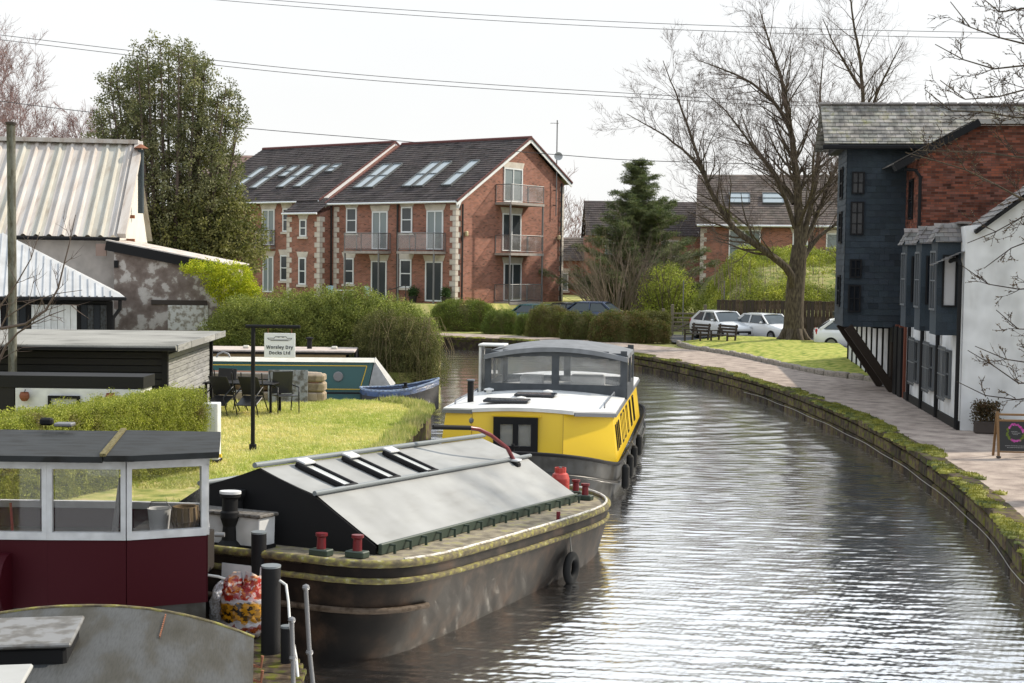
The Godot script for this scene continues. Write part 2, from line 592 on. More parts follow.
# wind ripples as real waves: a grid that grows coarser with distance from the bridge
func ripples() -> MB:
	var r := RandomNumberGenerator.new()
	r.seed = 77
	var wx := PackedFloat32Array()
	var wz := PackedFloat32Array()
	var ph := PackedFloat32Array()
	var am := PackedFloat32Array()
	var ln := PackedFloat32Array()
	var vis := PackedFloat32Array()
	vis.resize(18)
	for i in 18:
		var l := 0.085 * pow(1.19, i)
		var a := r.randfn() * 1.05 + 0.2
		wx.append(sin(a) * TAU / l); wz.append(cos(a) * TAU / l)
		ph.append(r.randf() * TAU)
		am.append(0.075 * l / TAU * (1.0 if i < 9 else 0.2))
		ln.append(l)
	var cover := FastNoiseLite.new()
	cover.seed = 9
	cover.frequency = 0.12
	var rows := []
	var nrm := []
	var d := 9.0
	while d < 77.0:
		var line := PackedVector3Array()
		var nl := PackedVector3Array()
		var x := -4.4
		var gap := clampf(d * d / 6200.0, 0.03, 0.5)
		for i in 18: vis[i] = clampf((ln[i] / gap - 0.9) / 1.2, 0.0, 1.0)
		for k in 270:
			var sx := 0.0
			var sz := 0.0
			var y := 0.0
			var gust := 0.75 + 0.6 * cover.get_noise_2d(x * 1.5, d * 0.6)
			for i in 18:
				var q := wx[i] * x + wz[i] * d + ph[i]
				var c := cos(q) * am[i] * gust * vis[i]
				y += sin(q) * am[i] * gust * vis[i]
				sx += c * wx[i]
				sz += c * wz[i]
			line.append(V(x, y, d))
			nl.append(Vector3(-sx, 1, sz).normalized())
			x += 0.052
		rows.append(line)
		nrm.append(nl)
		d += clampf(d * d / 6200.0, 0.03, 0.5)
	var b := MB.new()
	for i in rows.size() - 1:
		var A: PackedVector3Array = rows[i]
		var B: PackedVector3Array = rows[i + 1]
		var NA: PackedVector3Array = nrm[i]
		var NB: PackedVector3Array = nrm[i + 1]
		for k in 269:
			b.v.append_array([A[k], B[k + 1], A[k + 1], A[k], B[k], B[k + 1]])
			b.n.append_array([NA[k], NB[k + 1], NA[k + 1], NA[k], NB[k], NB[k + 1]])
	b.c.resize(b.v.size())
	b.c.fill(Color.WHITE)
	return b

func lawn_blades(poly: PackedVector2Array) -> void:
	var bl := MB.new()
	for i in 12:
		var a := rng.randf() * TAU
		var o := Vector3(cos(a), 0, sin(a)) * rng.randf() * 0.07
		var h := rng.randf_range(0.02, 0.055)
		var lean := Vector3(rng.randf_range(-1, 1), 0, rng.randf_range(-1, 1)) * 0.03
		var s := Vector3(cos(a * 3.1), 0, sin(a * 3.1)) * 0.006
		bl.tri(o - s, o + s, o + lean + Vector3.UP * h)
	var xf := []
	var cs := []
	var patch := FastNoiseLite.new()
	patch.seed = 21
	patch.frequency = 0.22
	while xf.size() < 13000:
		var q := Vector2(rng.randf_range(-9.5, -1.9), rng.randf_range(22, 38))
		if not Geometry2D.is_point_in_polygon(q, poly): continue
		var s := rng.randf_range(0.8, 1.7)
		xf.append(Transform3D(Basis(Vector3.UP, rng.randf() * TAU).scaled(Vector3(s, s * rng.randf_range(0.6, 1.3), s)), V(q.x, 0.85, q.y)))
		var k := rng.randf()
		cs.append(Color(0.42, 0.47, 0.12).lerp(Color(0.80, 0.68, 0.36), clampf(k * 0.6 + 0.9 * patch.get_noise_2d(q.x, q.y) + 0.2, 0.0, 1.0)))
	# longer tufts along the lawn's edge
	for k in 1500:
		var i := 2 + rng.randi() % 6
		var q: Vector2 = bank[i].lerp(bank[i + 1] if i < 8 else Vector2(-9, 36.7), rng.randf()) + Vector2(rng.randf_range(-0.35, 0.02), rng.randf_range(-0.25, 0.0))
		if not Geometry2D.is_point_in_polygon(q, poly): continue
		var s := rng.randf_range(1.2, 2.8)
		xf.append(Transform3D(Basis(Vector3.UP, rng.randf() * TAU).scaled(Vector3(s, s * rng.randf_range(0.9, 1.8), s)), V(q.x, 0.85, q.y)))
		cs.append(Color(0.26, 0.32, 0.08).lerp(Color(0.62, 0.54, 0.28), rng.randf()))
	var g := copies(self, "grass", bl.mesh(), leaf_mat("grass_blade", Color.WHITE, Color(0.3, 0.4, 0.1)), xf, cs, true)
	g.set_meta("label", "short sunlit grass of the lawn beside the moored barge")
	g.set_meta("category", "grass")

func canal_wall() -> void:
	var w := thing("canal_wall", "mossy dark stone canal wall curving along the towpath", "wall", V(7.13, 0, 19.5))
	var e := curve_points(edge, 0.2)
	var meshes := []
	for i in 4:
		var b := MB.new()
		b.cbox(Vector3.ZERO, Vector3.ONE, 0.05 + 0.02 * i)
		meshes.append(b.mesh())
	var ms := [mat("wall_stone", Color(0.6, 0.58, 0.55), 0.95, texs.mossy, Vector3(0.5, 0.5, 0.5), 2.0, texs.grain, Vector3(2, 2, 2), true), mat("wall_stone_pale", Color(0.85, 0.8, 0.72), 0.95, texs.mossy, Vector3(0.6, 0.6, 0.6), 2.0, texs.grain, Vector3(2, 2, 2), true), mat("wall_stone_dark", Color(0.4, 0.4, 0.4), 0.95, texs.mossy, Vector3(0.4, 0.4, 0.4), 2.0, texs.grain, Vector3(2, 2, 2), true)]
	# core behind the faced stones
	var core := []
	core.append(PackedVector3Array()); core.append(PackedVector3Array())
	for q in e:
		core[0].append(V(q.x + 0.14, -0.8, q.y + 0.05) - w.position)
		core[1].append(V(q.x + 0.14, 0.60, q.y + 0.05) - w.position)
	var cb := MB.new()
	cb.loft(core, false, true)
	part(w, "core", cb, ms[2])
	for course in [[0.475, 0.16, 1.15, 0.40, "coping_stone"], [0.20, 0.255, 0.85, 0.3, "stone"], [-0.06, 0.25, 0.95, 0.3, "stone"]]:
		var i := 62
		while i < e.size() - 10:
			var step := int(course[2] * rng.randf_range(0.75, 1.2) / 0.2) + 1
			var a := e[i]
			if a.y > (74.0 if course[4] == "coping_stone" else 62.0) or a.x < -4: break
			var b := e[mini(i + step, e.size() - 1)]
			var dir := (b - a).normalized()
			var nrm := Vector2(dir.y, -dir.x)
			if course[4] == "coping_stone": nrm *= 0.85
			var mid = (a + b) / 2.0 + nrm * (course[3] * 0.5 - 0.03 + rng.randf_range(-0.012, 0.02))
			var s := part(w, course[4], meshes[rng.randi() % 4], ms[0] if rng.randf() < 0.5 else ms[1 + rng.randi() % 2])
			s.position = V(mid.x, course[0] + course[1] / 2.0, mid.y) - w.position
			s.rotation.y = -atan2(dir.x, dir.y)
			s.rotation.z = rng.randf_range(-0.02, 0.02)
			s.scale = Vector3(course[3], course[1] - 0.012, a.distance_to(b) - 0.014)
			i += step
	# cushions of moss and tufts along the coping
	var mb := MB.new()
	var pad := []
	for i in 4:
		var line := PackedVector3Array()
		for k in 9:
			var rr0: float = [0.13, 0.11, 0.07, 0.01][i] * (1.0 + 0.3 * sin(k * 2.7 + i))
			line.append(Vector3(cos(TAU * k / 9.0) * rr0, [-0.02, 0.018, 0.034, 0.042][i], sin(TAU * k / 9.0) * rr0))
		pad.append(line)
	mb.loft(pad, true, true)
	for i in 46:
		var a := rng.randf() * TAU
		var r := rng.randf() * 0.13
		var o := Vector3(cos(a) * r, 0, sin(a) * r)
		var t := Vector3(rng.randf_range(-0.5, 0.5), 1, rng.randf_range(-0.5, 0.5)) * rng.randf_range(0.03, 0.075)
		var s := Vector3(cos(a * 2.3), 0, sin(a * 2.3)) * 0.02
		mb.tri(o - s, o + s, o + t)
	var xf := []
	var cs := []
	var cover := FastNoiseLite.new()
	cover.seed = 5
	cover.frequency = 0.35
	for k in 16000:
		var f := rng.randf_range(60.0, float(e.size() - 60))
		var q := e[int(f)]
		if q.y > 76: continue
		var dir := (e[int(f) + 1] - q).normalized()
		var nrm := Vector2(dir.y, -dir.x)
		var off := rng.randf_range(-0.08, 0.42)
		if rng.randf() > 0.26 - off * 0.8 + 1.1 * cover.get_noise_2d(q.x * 2.0 + off * 3.0, q.y): continue
		q += dir * rng.randf() * 0.2 + nrm * off
		var s := rng.randf_range(0.45, 1.15)
		xf.append(Transform3D(Basis(Vector3.UP, rng.randf() * TAU).scaled(Vector3(s, s, s)), V(q.x, 0.625, q.y) - w.position))
		cs.append(Color(0.27, 0.255, 0.05).lerp(Color(0.08, 0.10, 0.03), rng.randf()))
	copies(w, "moss", mb.mesh(), leaf_mat("moss", Color.WHITE, Color(0.3, 0.35, 0.05)), xf, cs, true)
	# pale cable stapled low on the wall
	var pts := []
	var rr := []
	for i in range(66, 240, 4):
		var q := e[i] + Vector2(-0.05, 0)
		pts.append(V(q.x, 0.13 + 0.015 * sin(i * 0.31), q.y)); rr.append(0.005)
	var cab := MB.new()
	cab.tube(pts, rr, 6)
	single("mooring_cable", cab, mat("pale_cable", Color(0.42, 0.40, 0.37), 0.6), "thin pale cable running low along the canal wall above the water", "cable")

# ---------------------------------------------------------------- building helpers
func face(n: Vector3, o: Vector3) -> Transform3D:
	return Transform3D(Basis(Vector3.UP.cross(n), Vector3.UP, n), o)

# overlapping tiles on a plane; origin is the top corner, es points down the slope, ea along it
func tiles(parent: Node, called: String, o: Vector3, ea: Vector3, es: Vector3, L: float, S: float, tw: float, th: float, thick: float, m: Material, vary := 0.3, holes := []) -> MeshInstance3D:
	var b := MB.new()
	var nn := es.cross(ea).normalized()
	if nn.y < -0.01: nn = -nn
	var flip := ea.cross(es).dot(nn) < 0.0
	var rows := int(ceil(S / th))
	for j in rows:
		var s0 := j * th
		var s1 := minf(S, s0 + th) + 0.015
		var i := 0
		var a0 := -tw * (0.5 if j % 2 else 0.0)
		while a0 < L:
			var l0 := maxf(a0, 0.0) + 0.004
			var l1 := minf(a0 + tw, L) - 0.004
			a0 += tw
			i += 1
			if l1 - l0 < 0.02: continue
			var k := 1.0 - vary * rng.randf()
			if rng.randf() < 0.05: k *= 0.7
			b.col = Color(k * rng.randf_range(0.96, 1.04), k, k * rng.randf_range(0.96, 1.04))
			var lift := thick * rng.randf_range(0.8, 1.3)
			var A := o + ea * l0 + es * s0
			var B := o + ea * l1 + es * s0
			var C := o + ea * l1 + es * s1 + nn * lift
			var D := o + ea * l0 + es * s1 + nn * lift
			var E := o + ea * l0 + es * s1 - nn * 0.01
			var F := o + ea * l1 + es * s1 - nn * 0.01
			if flip:
				b.quad(A, D, C, B); b.quad(D, E, F, C)
			else:
				b.quad(A, B, C, D); b.quad(D, C, F, E)
	return part(parent, called, b, m, true)

# frame with cols x rows panes; xf sits at the bottom centre of the opening, z outwards
func window(parent: Node, xf: Transform3D, w: float, h: float, cols: int, rows: int, fm: Material, pm: Material, called := "window", bar := 0.06, deep := 0.07) -> MeshInstance3D:
	var b := MB.new()
	b.x = xf
	b.box(Vector3(0, bar / 2, 0), Vector3(w, bar, deep))
	b.box(Vector3(0, h - bar / 2, 0), Vector3(w, bar, deep))
	for s in [-1, 1]: b.box(Vector3(s * (w - bar) / 2, h / 2, 0), Vector3(bar, h - 2 * bar, deep))
	for i in range(1, cols): b.box(Vector3(-w / 2 + w * i / cols, h / 2, 0), Vector3(bar * 0.8, h - 2 * bar, deep - 0.01))
	for j in range(1, rows): b.box(Vector3(0, h * j / rows, 0.0), Vector3(w - 2 * bar, bar * 0.7, deep - 0.016))
	var o := part(parent, called, b, fm)
	for i in cols:
		for j in rows:
			var g := MB.new()
			g.x = xf
			g.box(Vector3(-w / 2 + w * (i + 0.5) / cols, h * (j + 0.5) / rows, -deep * 0.22), Vector3(w / cols - bar * 0.8, h / rows - bar * 0.7, deep * 0.3))
			part(o, "pane", g, pm)
	return o

func pipe(parent: Node, called: String, pts: Array, r: float, m: Material, sides := 8) -> MeshInstance3D:
	var b := MB.new()
	var rr := []
	for p in pts: rr.append(r)
	b.tube(pts, rr, sides)
	return part(parent, called, b, m)

func block(parent: Node, called: String, o: Vector3, s: Vector3, m: Material, ch := 0.0) -> MeshInstance3D:
	var b := MB.new()
	if ch > 0: b.cbox(Vector3.ZERO, s, ch)
	else: b.box(Vector3.ZERO, s)
	var p := part(parent, called, b, m)
	p.position = o
	return p

# ---------------------------------------------------------------- canalside buildings
func mill() -> void:
	var at := V(10.68, 0.62, 33.66)
	var white := mat("limewash", Color(0.74, 0.75, 0.77), 0.85, texs.soft, Vector3(0.35, 0.35, 0.35), 0.4, texs.faint, Vector3(0.5, 0.12, 0.5))
	var black := mat("black_paint", Color(0.012, 0.012, 0.013), 0.7)
	black.metallic_specular = 0.3
	var slate := mat("slate_cladding", Color(0.052, 0.07, 0.088), 0.6, texs.grain, Vector3(0.9, 0.9, 0.9), 0.2, texs.soft, Vector3(0.25, 0.25, 0.25))
	var slate_roof := mat("slate_roof", Color(0.30, 0.28, 0.27), 0.7, texs.grain, Vector3(1.5, 1.5, 1.5), 0.3, texs.blotch, Vector3(0.3, 0.3, 0.3))
	var dark_pane := mat("dark_pane", Color(0.012, 0.014, 0.018), 0.06)
	var bars := mat("grey_bars", Color(0.10, 0.11, 0.12), 0.5)
	# ---- white gabled house
	var t := thing("white_house", "whitewashed canalside house with barred windows and three slate bays", "house", at, 6.6)
	var b := MB.new()
	b.slab(PackedVector2Array([Vector2(0, -0.3), Vector2(8, -0.3), Vector2(8, 4.8), Vector2(6.7, 4.8), Vector2(3.5, 7.22), Vector2(0.5, 4.89), Vector2(0, 4.84)]), Vector3(0, 0, -1.4), Vector3.RIGHT, Vector3.UP, Vector3.BACK, 1.4)
	part(t, "gable", b, white)
	block(t, "wall", Vector3(3.9, 2.2, -4.8), Vector3(7.8, 5.0, 6.79), white)
	# two slopes of the little gable roof
	for s in [[Vector3(3.5, 7.3, 0), Vector3(-3.3, -2.56, 0)], [Vector3(3.5, 7.3, 0), Vector3(3.5, -2.66, 0)]]:
		var dn: Vector3 = s[1]
		tiles(t, "roof_tiles", s[0] + Vector3(0, 0, 0.12), Vector3(0, 0, -1), dn.normalized(), 1.65, dn.length(), 0.3, 0.24, 0.02, slate_roof)
		var rb := MB.new()
		rb.bar(s[0] + Vector3(0, -0.06, -0.64), s[0] + dn + Vector3(0, -0.06, -0.64), 1.6, 0.07)
		part(t, "roof_deck", rb, black)
	block(t, "ledge", Vector3(0.06, 4.93, -4.2), Vector3(0.3, 0.05, 7.6), slate_roof, 0.01)
	block(t, "flat_roof", Vector3(4, 4.76, -4.8), Vector3(7.7, 0.12, 6.7), black)
	# plinth, pipes and barred windows on the canal side
	block(t, "plinth", Vector3(-0.03, 0.0, -4.1), Vector3(0.08, 0.4, 8.1), mat("tar", Color(0.03, 0.028, 0.026), 0.8, texs.grain, Vector3.ONE))
	for z in [-0.06, -2.74, -5.06, -7.25]:
		pipe(t, "downpipe", [Vector3(-0.09, 0.02, z), Vector3(-0.09, 2.2 if z < -1.0 else 3.9, z)], 0.055 if z < -1.0 else 0.05, black)
	pipe(t, "pipe_bend", [Vector3(-0.09, 3.9, -0.06), Vector3(-0.12, 4.02, -0.1), Vector3(-0.2, 4.05, -0.3), Vector3(-0.25, 4.0, -0.55)], 0.05, black)
	for z in [-1.72, -4.0, -6.35]:
		window(t, face(Vector3.LEFT, Vector3(-0.03, 0.62, z)), 0.95, 1.2, 2, 2, bars, dark_pane)
		var gb := MB.new()
		for k in 6: gb.tube([Vector3(-0.16, 0.55, z - 0.42 + 0.168 * k), Vector3(-0.16, 1.9, z - 0.42 + 0.168 * k)], [0.014, 0.014], 5)
		for y in [0.62, 1.2, 1.82]: gb.bar(Vector3(-0.16, y, z - 0.5), Vector3(-0.16, y, z + 0.5), 0.03, 0.03)
		part(t, "window_bars", gb, bars)
	# bays
	for z in [-0.95, -3.25, -5.55]:
		var w := 0.85
		var bay := block(t, "bay", Vector3(-0.27, 3.36, z), Vector3(0.54, 2.26, w), slate)
		tiles(bay, "slate_hanging", Vector3(-0.26, 0.0, w / 2 + 0.004), Vector3.RIGHT, Vector3.DOWN, 0.53, 1.12, 0.26, 0.2, 0.008, slate)
		window(bay, face(Vector3.BACK, Vector3(0.02, -0.45, w / 2 + 0.02)), 0.34, 1.25, 1, 1, black, mat("pale_blind", Color(0.45, 0.45, 0.46), 0.5) if z > -1.5 else dark_pane, "window", 0.04)
		window(bay, face(Vector3.LEFT, Vector3(-0.275, -0.55, 0)), w - 0.12, 1.45, 2, 2, mat("grey_frame", Color(0.11, 0.12, 0.13), 0.6), dark_pane, "window", 0.05)
		var zn: float = z + w / 2 + 0.1
		var hip := MB.new()
		hip.facets([PackedVector3Array([Vector3(-0.64, 4.47, zn), Vector3(0.2, 4.47, zn), Vector3(0.2, 4.47, zn - w - 0.2), Vector3(-0.64, 4.47, zn - w - 0.2)]), PackedVector3Array([Vector3(-0.4, 4.89, zn - 0.3), Vector3(0.2, 4.89, zn - 0.3), Vector3(0.2, 4.89, zn - w + 0.1), Vector3(-0.4, 4.89, zn - w + 0.1)])], true)
		var rf := part(t, "bay_roof", hip, slate)
		rf.set_meta("label", "small pale slate hipped roof over the bay")
		tiles(rf, "roof_slates", Vector3(-0.62, 4.92, zn - 0.3), Vector3.RIGHT, Vector3(0, -0.44, 0.31).normalized(), 0.84, 0.54, 0.21, 0.13, 0.014, slate_roof)
		tiles(rf, "roof_slates", Vector3(-0.42, 4.92, zn - 0.1), Vector3(0, 0, -1), Vector3(-0.24, -0.44, 0).normalized(), w, 0.5, 0.21, 0.13, 0.014, slate_roof)
	# little slate porch roof beside the nearest bay
	tiles(t, "porch_roof", Vector3(0.02, 4.25, -0.02), Vector3(0, 0, -1), Vector3(-0.75, -0.35, 0).normalized(), 0.5, 0.8, 0.22, 0.17, 0.02, slate_roof)
	# ---- brick house behind
	var brick := mat("old_brick", Color(1, 1, 1), 0.85, texs.brick_old, Vector3(0.444, 0.444, 0.444), 0.5, texs.blotch, Vector3(0.3, 0.3, 0.3))
	var h := thing("brick_house", "dark red brick house with black sloping verge behind the white house", "house", at, 6.6)
	b = MB.new()
	b.slab(PackedVector2Array([Vector2(0.2, -0.3), Vector2(7, -0.3), Vector2(7, 8.0), Vector2(1.81, 8.0), Vector2(0.2, 7.12)]), Vector3(0, 0, -10.6), Vector3.RIGHT, Vector3.UP, Vector3.BACK, 2.4)
	part(h, "wall", b, brick)
	b = MB.new()
	b.bar(Vector3(-0.5, 6.76, -8.2), Vector3(1.85, 8.08, -8.2), 0.5, 0.2)
	part(h, "bargeboard", b, black)
	block(h, "parapet", Vector3(4.4, 8.1, -8.2), Vector3(5.2, 0.14, 0.5), mat("pale_coping", Color(0.42, 0.40, 0.38), 0.8, texs.grain, Vector3(2, 2, 2)))
	var dn2 := Vector3(-2.4, -1.34, 0)
	tiles(h, "roof_tiles", Vector3(1.87, 8.22, -8.0), Vector3(0, 0, -1), dn2.normalized(), 2.4, dn2.length(), 0.28, 0.2, 0.02, slate_roof)
	pipe(h, "downpipe", [Vector3(0.24, 5.0, -8.12), Vector3(0.24, 6.5, -8.12), Vector3(0.1, 6.7, -8.14), Vector3(-0.2, 6.72, -8.15)], 0.05, black)
	window(h, face(Vector3.LEFT, Vector3(0.18, 5.3, -9.3)), 0.7, 1.2, 1, 2, black, dark_pane)
	var post := mat("red_post", Color(0.20, 0.07, 0.045), 0.7, texs.grain, Vector3.ONE)
	for z in [-8.5, -9.4, -10.2]:
		block(h, "door_post", Vector3(0.02, 0.95, z), Vector3(0.12, 2.3, 0.14), post)
		block(h, "door_leaf", Vector3(0.045, 0.95, z - 0.4), Vector3(0.3, 2.2, 0.6), black)
	# ---- slate hung tower wing on a strut
	var w := thing("slate_tower", "tall blue black slate clad tower wing propped over the towpath", "tower", at, 6.6)
	var core := block(w, "core", Vector3(0.7, 4.77, -11.6), Vector3(4.6, 5.54, 2.4), slate)
	tiles(w, "slate_hanging", Vector3(-1.602, 7.52, -10.39), Vector3.RIGHT, Vector3.DOWN, 2.9, 5.5, 0.30, 0.19, 0.014, slate, 0.25)
	tiles(w, "slate_hanging", Vector3(-1.605, 7.52, -12.8), Vector3.BACK, Vector3.DOWN, 2.4, 5.5, 0.30, 0.19, 0.014, slate, 0.25)
	for q in [[-1.26, 6.11, 0.38, 0.68], [-1.265, 4.85, 0.40, 1.02], [-1.27, 3.52, 0.36, 0.58], [-1.285, 2.46, 0.38, 0.84]]:
		window(w, face(Vector3.BACK, Vector3(q[0], q[1], -10.35)), q[2], q[3], 2, 2 if q[3] < 0.9 else 3, black, dark_pane, "window", 0.045, 0.1)
	for y in [2.6, 4.6, 6.0]: window(w, face(Vector3.LEFT, Vector3(-1.63, y, -11.5)), 0.7, 1.0, 1, 2, black, dark_pane)
	b = MB.new()
	b.slab(PackedVector2Array([Vector2(-9.95, 7.5), Vector2(-11.6, 8.9), Vector2(-13.25, 7.5)]), Vector3(-1.9, 0, 0), Vector3(0, 0, 1), Vector3.UP, Vector3.RIGHT, 8.0)
	part(w, "roof_body", b, black)
	block(w, "gutter", Vector3(1.6, 7.52, -9.98), Vector3(8.0, 0.14, 0.14), black, 0.03)
	var mossy := mat("mossy_slate", Color(1, 1, 1), 0.75, tex("mslate", 51, 0.012, 5, [[0.0, Color(0.07, 0.07, 0.07)], [0.45, Color(0.22, 0.21, 0.19)], [0.62, Color(0.38, 0.36, 0.33)], [0.82, Color(0.25, 0.24, 0.16)], [1.0, Color(0.32, 0.31, 0.14)]]), Vector3(0.3, 0.3, 0.3), 0.3)
	for s in [1.0, -1.0]:
		var dn := Vector3(0, -1.36, 1.62 * s)
		tiles(w, "roof_slates", Vector3(-2.35, 8.99, -11.6), Vector3.RIGHT, dn.normalized(), 8.6, dn.length(), 0.27, 0.2, 0.018, mossy, 0.35)
	b = MB.new()
	for k in 20: b.cbox(Vector3(-2.2 + 0.43 * k, 9.0, -11.6), Vector3(0.42, 0.1, 0.26), 0.04)
	part(w, "ridge_tiles", b, slate_roof)
	b = MB.new()
	b.bar(Vector3(-1.45, 2.0, -10.4), Vector3(-0.02, 0.02, -10.4), 0.3, 0.26)
	part(w, "strut", b, mat("tarred_timber", Color(0.035, 0.026, 0.02), 0.8, texs.grain, Vector3(2, 2, 2)))
	b = MB.new()
	b.bar(Vector3(-1.45, 2.0, -12.6), Vector3(-0.1, 0.02, -12.6), 0.3, 0.26)
	part(w, "strut", b, mats.tarred_timber)
	block(w, "corner_post", Vector3(0.02, 0.75, -10.5), Vector3(0.3, 1.6, 0.4), mats.tarred_timber)
	# ---- white panelled wall beyond, under the tower
	var f := thing("panelled_building", "white panelled wall with black timber posts beneath the slate tower", "building", at, 6.6)
	block(f, "wall", Vector3(3.0, 0.85, -16.95), Vector3(6.0, 2.2, 11.8), white)
	for k in 9:
		block(f, "post", Vector3(-0.02, 0.9, -11.6 - 1.35 * k), Vector3(0.06, 2.1, 0.12), black)
	block(f, "flat_roof", Vector3(2.8, 2.02, -16.95), Vector3(6.8, 0.16, 12.0), black)

# ---------------------------------------------------------------- apartments
func lintel(parent: Node, xf: Transform3D, w: float, h: float, m: Material) -> void:
	var b := MB.new()
	b.x = xf
	b.slab(PackedVector2Array([Vector2(-w / 2, 0), Vector2(w / 2, 0), Vector2(w / 2 + 0.14, h), Vector2(-w / 2 - 0.14, h)]), Vector3(0, 0, -0.02), Vector3.RIGHT, Vector3.UP, Vector3.BACK, 0.06)
	part(parent, "lintel", b, m)

func opening(parent: Node, n: Vector3, o: Vector3, w: float, h: float, cols: int, rows: int, pane: Material) -> void:
	window(parent, face(n, o + n * 0.02), w, h, cols, rows, mats.white_frame, pane, "french_door" if h > 2.0 else "window", 0.09, 0.08)
	lintel(parent, face(n, o + Vector3(0, h + 0.01, 0)), w + 0.1, 0.36, mats.cream_stone)
	if h < 2.0:
		var b := MB.new()
		b.x = face(n, o)
		b.box(Vector3(0, -0.08, 0.04), Vector3(w + 0.24, 0.14, 0.16))
		part(parent, "sill", b, mats.cream_stone)

func balcony(parent: Node, n: Vector3, o: Vector3, w: float, deep: float, posts_to: float) -> void:
	var xf := face(n, o)
	var b := MB.new()
	b.x = xf
	b.box(Vector3(0, -0.08, deep / 2), Vector3(w, 0.16, deep))
	var s := part(parent, "balcony", b, mats.balcony_slab)
	b = MB.new()
	b.x = xf
	var c := [Vector3(-w / 2 + 0.04, 0, 0.03), Vector3(-w / 2 + 0.04, 0, deep - 0.05), Vector3(w / 2 - 0.04, 0, deep - 0.05), Vector3(w / 2 - 0.04, 0, 0.03)]
	for i in 3:
		b.tube([c[i] + Vector3.UP * 1.1, c[i + 1] + Vector3.UP * 1.1], [0.03, 0.03], 6)
		b.tube([c[i] + Vector3.UP * 0.1, c[i + 1] + Vector3.UP * 0.1], [0.02, 0.02], 5)
	for q in [c[0], c[1], c[2], c[3], (c[1] + c[2]) / 2]: b.tube([q, q + Vector3.UP * 1.1], [0.028, 0.028], 6)
	part(s, "railing", b, mats.galvanised)
	b = MB.new()
	b.x = xf
	for i in 3:
		var m: Vector3 = (c[i] + c[i + 1]) / 2 + Vector3.UP * 0.6
		b.bar(c[i] + Vector3.UP * 0.6, c[i + 1] + Vector3.UP * 0.6, 0.012, 0.9)
	part(s, "glass_panel", b, mats.balcony_glass)
	if posts_to < 0:
		for i in [1, 2]:
			b = MB.new()
			b.x = xf
			b.tube([c[i] + Vector3(0, -0.16, -0.05), c[i] + Vector3(0, posts_to, -0.05)], [0.06, 0.06], 8)
			part(s, "column", b, mats.galvanised)

func quoins(parent: Node, corner: Vector3, top: float, sx: float, sz: float, n0 := 0) -> void:
	var y := 0.0
	var k := n0
	while y + 0.3 < top:
		var lx := 0.46 if k % 2 else 0.26
		var lz := 0.26 if k % 2 else 0.46
		block(parent, "quoin", corner + Vector3(sx * (lx / 2 - 0.03), y + 0.16, sz * (lz / 2 - 0.03)), Vector3(lx, 0.31, lz), mats.cream_stone)
		y += 0.33
		k += 1

func skylight(parent: Node, o: Vector3, es: Vector3, n: Vector3, w: float, L: float) -> void:
	var b := MB.new()
	b.x = Transform3D(Basis(Vector3.RIGHT, n, Vector3.RIGHT.cross(n)), o)
	var k := 1.0 if Vector3.RIGHT.cross(n).dot(es) > 0 else -1.0
	var kx := 0.05
	b.box(Vector3(0, 0.06, k * 0.03), Vector3(w, 0.14, 0.06))
	b.box(Vector3(0, 0.06, k * (L - 0.03)), Vector3(w, 0.14, 0.06))
	b.box(Vector3(0, 0.06, k * L / 2), Vector3(w - 0.1, 0.12, 0.06))
	for s in [-1, 1]: b.box(Vector3(s * (w / 2 - kx / 2), 0.06, k * L / 2), Vector3(kx, 0.14, L))
	var f := part(parent, "skylight", b, mats.skylight_frame)
	b = MB.new()
	b.x = Transform3D(Basis(Vector3.RIGHT, n, Vector3.RIGHT.cross(n)), o)
	b.box(Vector3(0, 0.05, k * L / 2), Vector3(w - 0.09, 0.05, L - 0.1))
	part(f, "pane", b, mats.skylight_pane)

func house_mats() -> void:
	mat("house_brick", Color(1.0, 1.0, 1.0), 0.85, texs.brick, Vector3(0.444, 0.444, 0.444), 0.3, texs.soft, Vector3(0.15, 0.15, 0.15))
	mat("cream_stone", Color(0.66, 0.60, 0.53), 0.8, texs.soft, Vector3(0.5, 0.5, 0.5))
	mat("white_frame", Color(0.72, 0.74, 0.75), 0.5)
	mat("roof_tile", Color(0.105, 0.088, 0.085), 0.8, texs.grain, Vector3(0.8, 0.8, 0.8), 0.3, texs.blotch, Vector3(0.14, 0.14, 0.14))
	mat("ridge_tile", Color(0.15, 0.065, 0.06), 0.8, texs.grain, Vector3(0.8, 0.8, 0.8))
	metal("galvanised", Color(0.21, 0.21, 0.215), 0.5, 0.7)
	mat("balcony_slab", Color(0.40, 0.36, 0.33), 0.8, texs.soft, Vector3.ONE)
	glass("balcony_glass", Color(0.3, 0.28, 0.27), 0.15, 0.06)
	mat("window_dark", Color(0.045, 0.052, 0.058), 0.06)
	mat("curtain_pane", Color(0.20, 0.235, 0.24), 0.08)
	mat("skylight_frame", Color(0.10, 0.11, 0.115), 0.5)
	var sp := mat("skylight_pane", Color(0.30, 0.345, 0.36), 0.08)
	sp.metallic_specular = 0.8
	mat("house_black", Color(0.02, 0.018, 0.018), 0.5)

